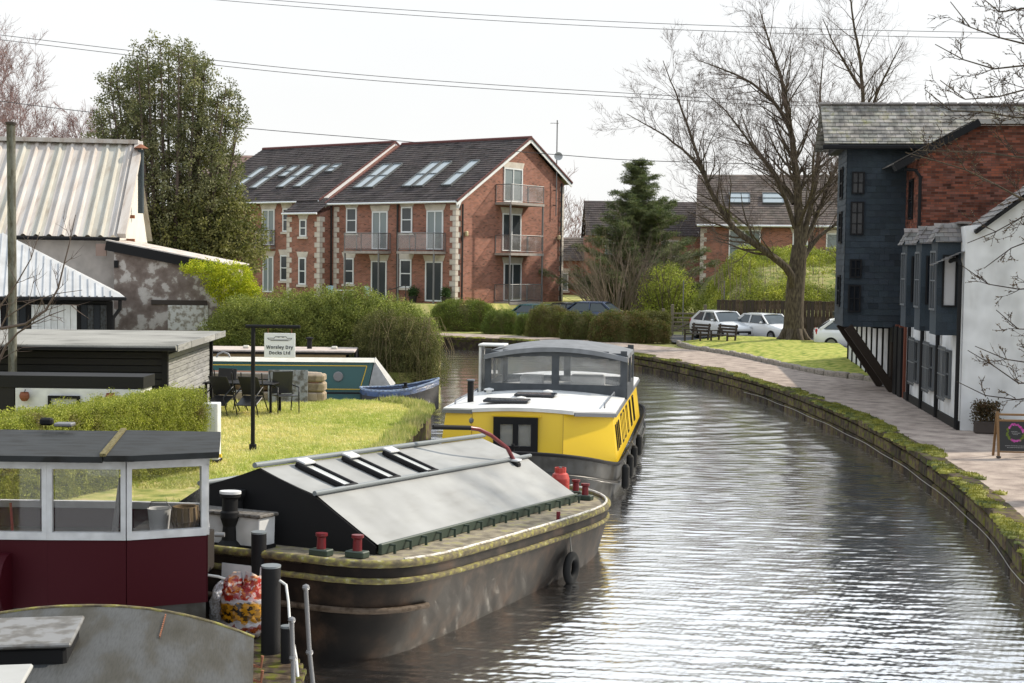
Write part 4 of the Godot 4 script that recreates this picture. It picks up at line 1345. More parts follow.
	for q in [[-2.1, "round terracotta wall pot left of the small outhouse window"], [-0.53, "round terracotta wall pot right of the small outhouse window"]]:
		var c := thing("wall_pot", q[1], "pot", V(-6.8 + q[0], 1.88, 25.9))
		b = MB.new()
		b.lathe([Vector2(0.0, -0.085), Vector2(0.05, -0.075), Vector2(0.085, -0.02), Vector2(0.09, 0.03), Vector2(0.07, 0.075), Vector2(0.075, 0.085), Vector2(0.055, 0.085), Vector2(0.04, 0.05), Vector2(0.0, 0.04)], 16)
		part(c, "bowl", b, mat("terracotta", Color(0.26, 0.10, 0.06), 0.85, texs.grain, Vector3(3, 3, 3)))
		pipe(c, "hook", [Vector3(0, 0.08, -0.01), Vector3(0, 0.13, -0.05)], 0.008, black, 5)
	# ---- wooden pole
	var p := thing("wooden_pole", "weathered grey timber pole with flat cap beside the shed", "pole", V(-9.98, 0.85, 28.35), 0.0)
	pipe(p, "shaft", [Vector3(0, 0, 0), Vector3(0.01, 3, 0), Vector3(0, 6.2, 0)], 0.085, mat("grey_timber", Color(0.20, 0.20, 0.17), 0.9, texs.grain, Vector3(3, 0.4, 3), 0.4, texs.stain, Vector3(1, 0.3, 1)), 12)
	b = MB.new()
	b.lathe([Vector2(0.0, 6.19), Vector2(0.1, 6.19), Vector2(0.11, 6.24), Vector2(0.0, 6.27)], 12)
	part(p, "cap", b, mats.dark_lintel)

# ---------------------------------------------------------------- things on the lawn
func garden_seat(label: String, at: Vector3, bearing: float, tip := 0.0) -> void:
	var c := thing("mesh_chair", label, "chair", at, bearing, "black patio chairs on the lawn")
	c.rotation.x = tip
	var fr := metal("dark_tube", Color(0.03, 0.03, 0.032), 0.4, 0.5)
	var web := mat("black_mesh", Color(0.028, 0.029, 0.032), 0.38)
	block(c, "seat", Vector3(0, 0.43, 0), Vector3(0.5, 0.025, 0.46), web, 0.01)
	var b := MB.new()
	b.x = Transform3D(Basis(Vector3.RIGHT, -0.18), Vector3(0, 0.45, 0.23))
	b.cbox(Vector3(0, 0.28, 0), Vector3(0.5, 0.54, 0.02), 0.008)
	part(c, "backrest", b, web)
	for sx in [-0.26, 0.26]:
		pipe(c, "leg", [Vector3(sx, 0, -0.23), Vector3(sx, 0.43, -0.21)], 0.014, fr, 6)
		pipe(c, "leg", [Vector3(sx, 0, 0.3), Vector3(sx, 0.45, 0.21), Vector3(sx, 0.98, 0.34)], 0.014, fr, 6)
		pipe(c, "arm", [Vector3(sx, 0.43, -0.21), Vector3(sx, 0.63, -0.22), Vector3(sx, 0.65, 0.1), Vector3(sx, 0.66, 0.26)], 0.016, fr, 6)

func left_bank() -> void:
	var black := mats.black_paint as Material
	var tb := thing("patio_table", "black patio table with tipped chairs leaning on it beside the shed", "table", V(-6.3, 0.85, 33.3), 8.0)
	block(tb, "top", Vector3(0, 0.71, 0), Vector3(1.7, 0.035, 0.85), mats.black_paint, 0.012)
	for sx in [-0.78, 0.78]:
		for sz in [-0.36, 0.36]: block(tb, "leg", Vector3(sx, 0.345, sz), Vector3(0.05, 0.69, 0.05), black)
	garden_seat("black mesh chair tipped forward against the patio table, nearest the shed", V(-6.62, 0.82, 32.62), 200, -0.42)
	garden_seat("black mesh chair tipped forward against the patio table, beside the sign post", V(-5.95, 0.82, 32.62), 195, -0.42)
	garden_seat("black mesh chair standing upright in front of the leaning grey board", V(-5.3, 0.85, 33.2), 150)
	garden_seat("black mesh chair standing behind the patio table close to the shed corner", V(-6.75, 0.85, 34.1), 20)
	# sign post
	var s := thing("sign_post", "black post with side arm and white hanging sign on the lawn", "sign", V(-4.85, 0.85, 26.6), 0.0)
	pipe(s, "post", [Vector3(0, 0, 0), Vector3(0, 2.32, 0)], 0.04, black, 12)
	pipe(s, "collar", [Vector3(0, 0, 0), Vector3(0, 0.12, 0)], 0.07, black, 12)
	var b := MB.new()
	b.tube([Vector3(-0.14, 2.34, 0), Vector3(0.88, 2.34, 0)], [0.035, 0.035], 10)
	part(s, "arm", b, black)
	b = MB.new()
	b.cbox(Vector3(0.5, 1.99, 0), Vector3(0.58, 0.46, 0.03), 0.006)
	var board := part(s, "sign_board", b, mat("sign_white", Color(0.72, 0.73, 0.73), 0.5))
	for x in [0.28, 0.72]: pipe(s, "hanger", [Vector3(x, 2.31, 0), Vector3(x, 2.2, 0)], 0.008, mats.rust, 5)
	var ink := mat("sign_ink", Color(0.03, 0.035, 0.04), 0.5)
	var font := SystemFont.new()
	font.font_names = PackedStringArray(["Droid Sans"])
	font.font_weight = 700
	for q in [["Worsley Dry", 1.955], ["Docks Ltd", 1.85]]:
		var tm := TextMesh.new()
		tm.text = q[0]
		tm.font = font
		tm.font_size = 32
		tm.pixel_size = 0.0027
		tm.depth = 0.004
		var l := part(board, "lettering", tm, ink)
		l.position = Vector3(0.5, q[1], 0.019)
	# line drawing of a boat above the words
	b = MB.new()
	var z := 0.018
	b.x = Transform3D(Basis.IDENTITY, Vector3(0, 0.14, 0))
	for q in [[0.30, 1.955, 0.70, 1.955], [0.70, 1.955, 0.73, 1.985], [0.30, 1.955, 0.27, 1.985], [0.27, 1.985, 0.40, 1.985], [0.40, 1.985, 0.42, 2.015], [0.42, 2.015, 0.62, 2.015], [0.62, 2.015, 0.64, 1.985], [0.64, 1.985, 0.73, 1.985], [0.46, 2.003, 0.50, 2.003], [0.54, 2.003, 0.58, 2.003], [0.33, 1.94, 0.66, 1.94]]:
		b.bar(Vector3(q[0], q[1], z), Vector3(q[2], q[3], z), 0.007, 0.007)
	part(board, "boat_drawing", b, ink)
	# white meter box by the hedge
	var u := thing("meter_box", "white upright meter box at the end of the clipped hedge", "box", V(-5.30, 0.85, 25.05), 0.0)
	block(u, "case", Vector3(0, 0.54, 0), Vector3(0.28, 1.02, 0.3), mats.clean_white, 0.012)
	block(u, "door", Vector3(0, 0.56, 0.155), Vector3(0.23, 0.86, 0.012), mats.clean_white, 0.004)
	block(u, "base", Vector3(0, 0.02, 0), Vector3(0.32, 0.06, 0.34), mats.black_paint)
	block(u, "lock", Vector3(-0.085, 0.75, 0.168), Vector3(0.025, 0.04, 0.014), black)
	block(u, "yellow_tag", Vector3(0.17, 0.12, 0.1), Vector3(0.06, 0.06, 0.06), mat("tag_yellow", Color(0.7, 0.5, 0.03), 0.5))
	# heap of timbers on the dock edge
	var woods := [mat("beam_brown", Color(0.26, 0.19, 0.13), 0.85, texs.grain, Vector3(0.5, 4, 4), 0.5, texs.stain, Vector3(0.5, 1, 1)), mat("beam_pale", Color(0.44, 0.36, 0.28), 0.85, texs.grain, Vector3(0.5, 4, 4), 0.5), mat("beam_grey", Color(0.30, 0.27, 0.24), 0.85, texs.grain, Vector3(0.4, 4, 4), 0.5), mat("beam_red", Color(0.24, 0.13, 0.09), 0.85, texs.grain, Vector3(0.4, 4, 4), 0.5)]
	var names := ["broad grey timber lying lowest on the dock edge", "long pale timber at the bottom front of the dock heap", "squared brown timber in the middle of the dock heap", "thin reddish plank across the dock heap", "long grey brown timber on top of the dock heap", "short pale round log on top of the dock heap", "dark timber behind the top log of the dock heap"]
	var spec := [[-6.6, 0.97, 36.6, 3.0, 0.24, 0.3, 2], [-6.2, 0.97, 36.25, 2.5, 0.22, 0.26, 1], [-6.7, 1.2, 36.45, 3.2, 0.2, 0.28, 0], [-6.4, 1.33, 36.3, 3.0, 0.06, 0.2, 3], [-6.75, 1.46, 36.5, 2.9, 0.18, 0.22, 2], [-5.45, 1.49, 36.35, 1.15, 0.2, 0.2, 1], [-6.4, 1.47, 36.7, 2.8, 0.2, 0.2, 3]]
	for i in spec.size():
		var q: Array = spec[i]
		b = MB.new()
		if i == 5: b.tube([Vector3(-0.58, 0, 0), Vector3(-0.2, 0.02, 0.01), Vector3(0.58, 0, 0)], [0.11, 0.12, 0.10], 12)
		else: b.cbox(Vector3.ZERO, Vector3(q[3], q[4], q[5]), 0.03)
		var m := single("timber_beam", b, woods[q[6]], names[i], "timber", "timbers heaped on the dock edge")
		m.position = V(q[0], q[1], q[2])
		m.rotation.y = rng.randf_range(-0.05, 0.05)
	b = MB.new()
	b.cbox(Vector3(0, 0.42, 0), Vector3(1.0, 0.84, 0.03), 0.008)
	var gb := single("leaning_board", b, mat("grey_board", Color(0.30, 0.31, 0.32), 0.8, texs.soft, Vector3.ONE, 0.0, texs.stain, Vector3(0.8, 0.8, 0.8)), "plain grey board leaning against the timber heap on the lawn", "board")
	gb.position = V(-5.65, 0.85, 35.8)
	gb.rotation = Vector3(-0.25, 0.1, 0)
	var cp := thing("stone_abutment", "squat stone abutment block at the end of the timber heap", "stone", V(-5.05, 0.85, 36.4), 0.0)
	for q in [[0.0, 0.12, 0.55, 0.25], [0.03, 0.37, 0.5, 0.25], [-0.02, 0.6, 0.58, 0.2]]:
		block(cp, "stone", Vector3(q[0], q[1], 0), Vector3(q[2], q[3] - 0.012, 0.55), mat("abutment_stone", Color(0.36, 0.29, 0.21), 0.9, texs.blotch, Vector3(0.8, 0.8, 0.8), 1.0), 0.04)

# ---------------------------------------------------------------- boats
# stations: [z, half width, rim height]; levels: [share of half width taken off, height, absolute?]
func hull_rows(st: Array, cx: float, inset: Array) -> Array:
	var rows := []
	for s in st:
		var line := PackedVector3Array()
		for q in inset: # port rim, down, round, up to starboard rim
			line.append(Vector3(cx - maxf(s[1] - q[0], 0.01), s[2] * q[2] + q[1], s[0]))
		for i in range(inset.size() - 1, -1, -1):
			var q: Array = inset[i]
			line.append(Vector3(cx + maxf(s[1] - q[0], 0.01), s[2] * q[2] + q[1], s[0]))
		rows.append(line)
	return rows

func hull(parent: Node, called: String, st: Array, cx: float, inset: Array, m: Material) -> MeshInstance3D:
	var b := MB.new()
	var rows := hull_rows(st, cx, inset)
	b.loft(rows, false, st[0][0] < st[-1][0])
	for r in [rows[0], rows[-1]]:
		for k in range(1, r.size() - 1):
			b.tri(r[0], r[k], r[k + 1])
	return part(parent, called, b, m)

func outline(st: Array, cx: float, off := 0.0) -> PackedVector2Array:
	var p := PackedVector2Array()
	for s in st: p.append(Vector2(cx + s[1] - off, s[0]))
	for i in range(st.size() - 1, -1, -1): p.append(Vector2(cx - st[i][1] + off, st[i][0]))
	return p

func rim(parent: Node, called: String, st: Array, cx: float, off: float, dy: float, r: float, m: Material, share := 1.0) -> void:
	var b := MB.new()
	var pts := []
	for i in st.size(): pts.append(Vector3(cx + st[i][1] + off, st[i][2] * share + dy, st[i][0]))
	for i in range(st.size() - 1, -1, -1): pts.append(Vector3(cx - st[i][1] - off, st[i][2] * share + dy, st[i][0]))
	pts.append(pts[0])
	var rr := []
	for p in pts: rr.append(r)
	b.tube(pts, rr, 8, false)
	part(parent, called, b, m)

func bollard(parent: Node, o: Vector3, m: Material, foot: Material, tall := 0.26) -> void:
	var b := MB.new()
	b.lathe([Vector2(0.055, 0.05), Vector2(0.05, tall * 0.8), Vector2(0.07, tall * 0.88), Vector2(0.07, tall), Vector2(0.0, tall)], 12, o)
	var p := part(parent, "bollard", b, m)
	b = MB.new()
	b.cbox(o + Vector3(0, 0.04, 0), Vector3(0.24, 0.08, 0.16), 0.012)
	part(p, "foot", b, foot)

func smooth_st(st: Array) -> Array:
	var c := Curve3D.new()
	for i in st.size():
		var a: Array = st[maxi(i - 1, 0)]
		var b: Array = st[mini(i + 1, st.size() - 1)]
		var t := (Vector3(b[0], b[1], b[2]) - Vector3(a[0], a[1], a[2])) / 6.0
		c.add_point(Vector3(st[i][0], st[i][1], st[i][2]), -t, t)
	var out := []
	for i in st.size() - 1:
		for k in 3:
			var p := c.sample(i, k / 3.0)
			out.append([p.x, maxf(p.y, 0.02), p.z])
	out.append(st[-1])
	return out

func boats() -> void:
	barge()
	yellow_boat()
	maroon_boat()
	near_boat()
	dock_boats()
	jetty()

func barge() -> void:
	var t := thing("cargo_barge", "wide dark wooden barge with pale grey folded cargo roof", "barge", V(-1.45, 0, 15.6), 23.5)
	t.rotation_order = EULER_ORDER_YXZ
	t.rotation.x = -0.05
	var cx := -1.9
	var st := smooth_st([[0.47, 1.2, 1.12], [0.42, 1.6, 1.11], [0.22, 2.0, 1.1], [-0.25, 2.26, 1.09], [-1.2, 2.36, 1.08], [-3.5, 2.4, 1.08], [-5.6, 2.36, 1.08], [-6.7, 2.18, 1.08], [-7.5, 1.8, 1.09], [-8.15, 1.2, 1.1], [-8.5, 0.55, 1.11], [-8.6, 0.05, 1.12]])
	var wood := mat("tarred_hull", Color(0.30, 0.26, 0.225), 0.6, texs.hull, Vector3(0.3, 0.3, 0.3), 0.8, texs.grain, Vector3(3, 0.6, 3))
	hull(t, "hull", st, cx, [[0.0, 0.0, 1.0], [-0.015, -0.1, 1.0], [0.03, -0.35, 1.0], [0.14, -0.75, 1.0], [0.34, -1.2, 1.0], [0.6, -1.75, 1.0]], wood)
	# plank seams stand as thin battens round the bow and stern quarters
	var deck := MB.new()
	deck.slab(outline(st, cx, 0.03), Vector3(0, 1.06, 0), Vector3.RIGHT, Vector3(0, 0, 1), Vector3.UP, 0.02)
	part(t, "deck", deck, mat("weathered_deck", Color(1, 1, 1), 0.9, tex("deckwood", 61, 0.014, 5, [[0.0, Color(0.10, 0.085, 0.06)], [0.45, Color(0.22, 0.19, 0.14)], [0.65, Color(0.30, 0.26, 0.19)], [0.85, Color(0.28, 0.26, 0.09)], [1.0, Color(0.33, 0.31, 0.10)]]), Vector3(0.5, 0.5, 0.5), 0.4, texs.grain, Vector3(2.5, 2.5, 2.5)))
	var mossr := mat("mossy_rim", Color(1, 1, 1), 0.85, tex("rimwood", 63, 0.016, 5, [[0.0, Color(0.05, 0.045, 0.035)], [0.4, Color(0.13, 0.11, 0.07)], [0.58, Color(0.20, 0.17, 0.08)], [0.75, Color(0.27, 0.25, 0.06)], [1.0, Color(0.45, 0.42, 0.34)]]), Vector3(0.8, 0.8, 0.8), 0.4, texs.grain, Vector3(3, 3, 3))
	rim(t, "gunwale", st, cx, 0.01, 0.0, 0.045, mossr)
	rim(t, "rubbing_strake", st, cx, 0.005, -0.19, 0.035, mossr)
	var whiten := MB.new()
	var wp := []
	var wr := []
	for q in st:
		if q[0] < 0.1 and q[0] > -8.3:
			wp.append(Vector3(cx + q[1] - 0.02, q[2] + 0.045, q[0])); wr.append(0.02)
	whiten.tube(wp, wr, 6)
	part(t, "white_edge", whiten, mat("chalky_white", Color(0.62, 0.60, 0.56), 0.8, texs.stain, Vector3(1.4, 1.4, 1.4)))
	# short bow strake lower down
	var sk := MB.new()
	var sp := []
	var sr := []
	for q in st:
		if q[0] > -0.6:
			sp.append(Vector3(cx + q[1] - 0.045, q[2] - 0.52, q[0] + 0.005)); sr.append(0.035)
	sk.tube(sp, sr, 8)
	var sp2 := []
	for p in sp: sp2.append(Vector3(2 * cx - p.x, p.y, p.z))
	sk.tube(sp2, sr, 8)
	sk.tube([Vector3(2 * cx - sp[0].x, sp[0].y, sp[0].z), sp[0]], [0.035, 0.035], 8)
	part(t, "bow_strake", sk, mat("worn_strake", Color(0.10, 0.075, 0.055), 0.7, texs.stain, Vector3.ONE))
	# cargo roof
	var z0 := -0.43
	var z1 := -6.75
	var sec := [Vector2(1.62, 1.2), Vector2(0.80, 1.70), Vector2(0.0, 1.97), Vector2(-0.80, 1.70), Vector2(-1.62, 1.2)]
	var grey := mat("grey_canvas", Color(0.335, 0.34, 0.338), 0.62, texs.soft, Vector3(0.3, 0.3, 0.3), 0.0, texs.faint, Vector3(0.8, 0.3, 0.2))
	for i in 4:
		var a: Vector2 = sec[i]
		var c: Vector2 = sec[i + 1]
		var n := Vector2(a.y - c.y, c.x - a.x).normalized()
		if n.y < 0: n = -n
		var rows := []
		for k in 9:
			var z := lerpf(z0, z1, k / 8.0)
			var line := PackedVector3Array()
			for j in 4:
				var f := j / 3.0
				var p := a.lerp(c, f)
				var sag := 0.012 * sin(f * PI) * (0.5 + 0.5 * sin(k * 2.3 + i))
				line.append(Vector3(cx + p.x - n.x * sag, p.y - n.y * sag, z))
			rows.append(line)
		var b := MB.new()
		b.loft(rows, false, true)
		part(t, "roof_panel", b, grey)
	for z in [z0, z1]:
		var poly := PackedVector2Array()
		for q in sec: poly.append(Vector2(cx + q.x * 0.985, q.y - 0.012))
		poly.append(Vector2(cx - 1.6, 1.06)); poly.append(Vector2(cx + 1.6, 1.06))
		var b := MB.new()
		b.slab(poly, Vector3(0, 0, z - 0.02 if z < -1 else z - 0.03), Vector3.RIGHT, Vector3.UP, Vector3.BACK, 0.05)
		part(t, "end_wall", b, mats.black_paint)
	var steel := mat("pipe_grey", Color(0.16, 0.18, 0.19), 0.4)
	pipe(t, "ridge_pipe", [Vector3(cx, 2.01, z0 + 0.12), Vector3(cx, 2.01, z1 - 0.1)], 0.034, steel, 8)
	for s in [-1, 1]: pipe(t, "side_pipe", [Vector3(cx + s * 0.81, 1.735, z0 + 0.08), Vector3(cx + s * 0.81, 1.735, z1 - 0.1)], 0.03, steel, 8)
	# skylights on the upper slope
	var es := Vector3(0.8, -0.27, 0).normalized()
	var nn := Vector3(0.27, 0.8, 0).normalized()
	for z in [-1.2, -2.32, -3.42]:
		var bb := MB.new()
		bb.x = Transform3D(Basis(es, nn, es.cross(nn)), Vector3(cx + 0.1, 1.94, z))
		for dz in [-0.14, 0.14]: bb.cbox(Vector3(0.36, 0.035, dz), Vector3(0.74, 0.06, 0.05), 0.01)
		for dx in [0.02, 0.72]: bb.cbox(Vector3(dx, 0.04, 0), Vector3(0.05, 0.055, 0.33), 0.01)
		var f := part(t, "roof_light", bb, mats.black_paint)
		bb = MB.new()
		bb.x = Transform3D(Basis(es, nn, es.cross(nn)), Vector3(cx + 0.1, 1.94, z))
		bb.box(Vector3(0.36, 0.025, 0), Vector3(0.66, 0.02, 0.24))
		part(f, "pane", bb, mat("milky_pane", Color(0.50, 0.52, 0.52), 0.12))
		bb = MB.new()
		bb.x = Transform3D(Basis(es, nn, es.cross(nn)), Vector3(cx + 0.1, 1.94, z))
		bb.cbox(Vector3(0.03, 0.08, 0), Vector3(0.14, 0.03, 0.26), 0.008)
		part(f, "catch_plate", bb, mats.clean_white)
	# green rail with brackets along the foot of the roof
	var green := mat("rail_green", Color(0.035, 0.055, 0.04), 0.5, texs.grain, Vector3(2, 2, 2))
	for s in [-1, 1]:
		block(t, "coaming", Vector3(cx + s * 1.65, 1.145, (z0 + z1) / 2), Vector3(0.05, 0.13, z0 - z1), green, 0.01)
		for k in 16:
			var br := MB.new()
			var z := z0 - 0.2 - 0.4 * k
			br.bar(Vector3(cx + s * 1.68, 1.18, z), Vector3(cx + s * 1.74, 1.18, z), 0.03, 0.02)
			br.bar(Vector3(cx + s * 1.74, 1.19, z), Vector3(cx + s * 1.74, 1.08, z), 0.02, 0.03)
			part(t, "bracket", br, green)
	# red bollards fore and aft
	var red := mat("dark_red_paint", Color(0.14, 0.012, 0.018), 0.35)
	for p in [Vector3(-0.78, 1.08, -0.02), Vector3(-0.38, 1.08, -0.14), Vector3(-0.22, 1.08, -7.05), Vector3(-0.55, 1.08, -7.5)]: bollard(t, p, red, green)
	pipe(t, "cleat_pin", [Vector3(0.32, 1.08, -4.55), Vector3(0.32, 1.2, -4.55)], 0.03, red)
	# white fronted locker with a black mooring stud, on the fore deck
	var lk := block(t, "locker", Vector3(-2.3, 1.27, -0.08), Vector3(1.5, 0.36, 0.34), mats.clean_white, 0.01)
	block(lk, "lid", Vector3(0, 0.2, 0), Vector3(1.56, 0.04, 0.4), mat("deck_grey", Color(0.16, 0.15, 0.14), 0.7, texs.stain, Vector3(2, 2, 2)), 0.01)
	block(lk, "base_board", Vector3(0, -0.17, 0.02), Vector3(1.54, 0.05, 0.38), mats.black_paint)
	var sb := MB.new()
	sb.lathe([Vector2(0.14, 0.0), Vector2(0.14, 0.04), Vector2(0.085, 0.1), Vector2(0.075, 0.26), Vector2(0.11, 0.36), Vector2(0.11, 0.42), Vector2(0.09, 0.44), Vector2(0.09, 0.58), Vector2(0.12, 0.60), Vector2(0.12, 0.63), Vector2(0.0, 0.64)], 14, Vector3(-1.92, 1.08, 0.14))
	var stud := part(t, "mooring_stud", sb, mats.black_paint)
	sb = MB.new()
	sb.lathe([Vector2(0.125, 0.635), Vector2(0.125, 0.665), Vector2(0.0, 0.675)], 14, Vector3(-1.92, 1.08, 0.14))
	part(stud, "cap", sb, mats.clean_white)
	sb = MB.new()
	sb.lathe([Vector2(0.09, 0), Vector2(0.08, 0.5), Vector2(0.11, 0.56), Vector2(0.11, 0.62), Vector2(0, 0.63)], 12, Vector3(-2.15, 1.08, -0.32))
	part(t, "mooring_stud", sb, mats.black_paint)
	# white plate with a compass cross on the bow
	var pl := MB.new()
	pl.slab(PackedVector2Array([Vector2(-0.33, 0.2), Vector2(0.26, 0.2), Vector2(0.33, 0.12), Vector2(0.33, 0.02), Vector2(0.22, -0.2), Vector2(0.1, -0.24), Vector2(-0.33, -0.1)]), Vector3(-1.42, 0.78, 0.49), Vector3.RIGHT, Vector3.UP, Vector3.BACK, 0.02)
	var plate := part(t, "bow_plate", pl, mats.clean_white)
	pl = MB.new()
	for a in [0.0, PI / 2]:
		var d := Vector3(cos(a), sin(a), 0)
		for s in [-1.0, 1.0]:
			pl.bar(Vector3(-1.27, 0.80, 0.513) + d * 0.025 * s, Vector3(-1.27, 0.80, 0.513) + d * 0.1 * s, 0.006, 0.03, Vector3(-d.y, d.x, 0))
			var dd := Vector3(cos(a + PI / 4), sin(a + PI / 4), 0)
			pl.bar(Vector3(-1.27, 0.80, 0.513) + dd * 0.03 * s, Vector3(-1.27, 0.80, 0.513) + dd * 0.065 * s, 0.005, 0.016, Vector3(-dd.y, dd.x, 0))
	part(plate, "cross_emblem", pl, mats.black_paint)
	# tiller: black grip, red swan neck
	var inv := t.transform.affine_inverse()
	pipe(t, "tiller_grip", [inv * V(-1.13, 2.03, 20.6), inv * V(-0.6, 1.99, 20.9)], 0.035, mats.black_paint, 8)
	pipe(t, "tiller", [inv * V(-0.62, 1.99, 20.9), inv * V(-0.48, 1.96, 21.0), inv * V(-0.3, 1.85, 21.2), inv * V(-0.05, 1.62, 21.5), inv * V(0.1, 1.3, 21.8), inv * V(0.3, 0.9, 22.2)], 0.032, red, 8)
	block(t, "winch_box", inv * V(0.05, 1.34, 21.7), Vector3(0.2, 0.1, 0.16), mats.black_paint, 0.03)
	block(t, "winch_lid", inv * V(0.05, 1.41, 21.7), Vector3(0.22, 0.04, 0.18), mats.clean_white, 0.02)
	# tyre fender over the side, hung on a chain from the pin
	var f := thing("tyre_fender", "black tyre fender hanging from the barge side", "fender", t.transform * Vector3(0.52, 0.42, -4.6), 23.5)
	var rows := []
	for i in 25:
		var a := TAU * i / 24
		var line := PackedVector3Array()
		for k in 12:
			var q := TAU * k / 12
			var r := 0.17 + 0.065 * cos(q)
			line.append(Vector3(0.055 * sin(q), sin(a) * r, cos(a) * r))
		rows.append(line)
	var tb := MB.new()
	tb.loft(rows, true, true)
	part(f, "tyre", tb, mat("rubber", Color(0.015, 0.015, 0.015), 0.7))
	pipe(f, "rope", [Vector3(0, 0.2, 0), Vector3(-0.02, 0.45, 0.02), Vector3(-0.16, 0.72, 0.05)], 0.012, mat("rope_grey", Color(0.2, 0.19, 0.17), 0.9), 6)
	# gas bottle on the stern
	var g := thing("gas_cylinder", "red gas cylinder standing on the stern deck of the barge", "cylinder", t.transform * Vector3(-0.62, 1.08, -7.0), 0.0)
	var gb := MB.new()
	gb.lathe([Vector2(0, 0.02), Vector2(0.13, 0.02), Vector2(0.145, 0.06), Vector2(0.145, 0.32), Vector2(0.12, 0.39), Vector2(0.06, 0.43), Vector2(0, 0.43)], 18)
	part(g, "bottle", gb, mat("gas_red", Color(0.42, 0.045, 0.035), 0.4))
	gb = MB.new()
	for k in 10:
		var a0 := TAU * k / 10
		var a1 := TAU * (k + 1) / 10
		gb.bar(Vector3(cos(a0) * 0.085, 0.45, sin(a0) * 0.085), Vector3(cos(a1) * 0.085, 0.45, sin(a1) * 0.085), 0.012, 0.08)
	part(g, "collar", gb, mats.gas_red)
	pipe(g, "valve", [Vector3(0, 0.42, 0), Vector3(0, 0.5, 0)], 0.025, mats.galvanised)

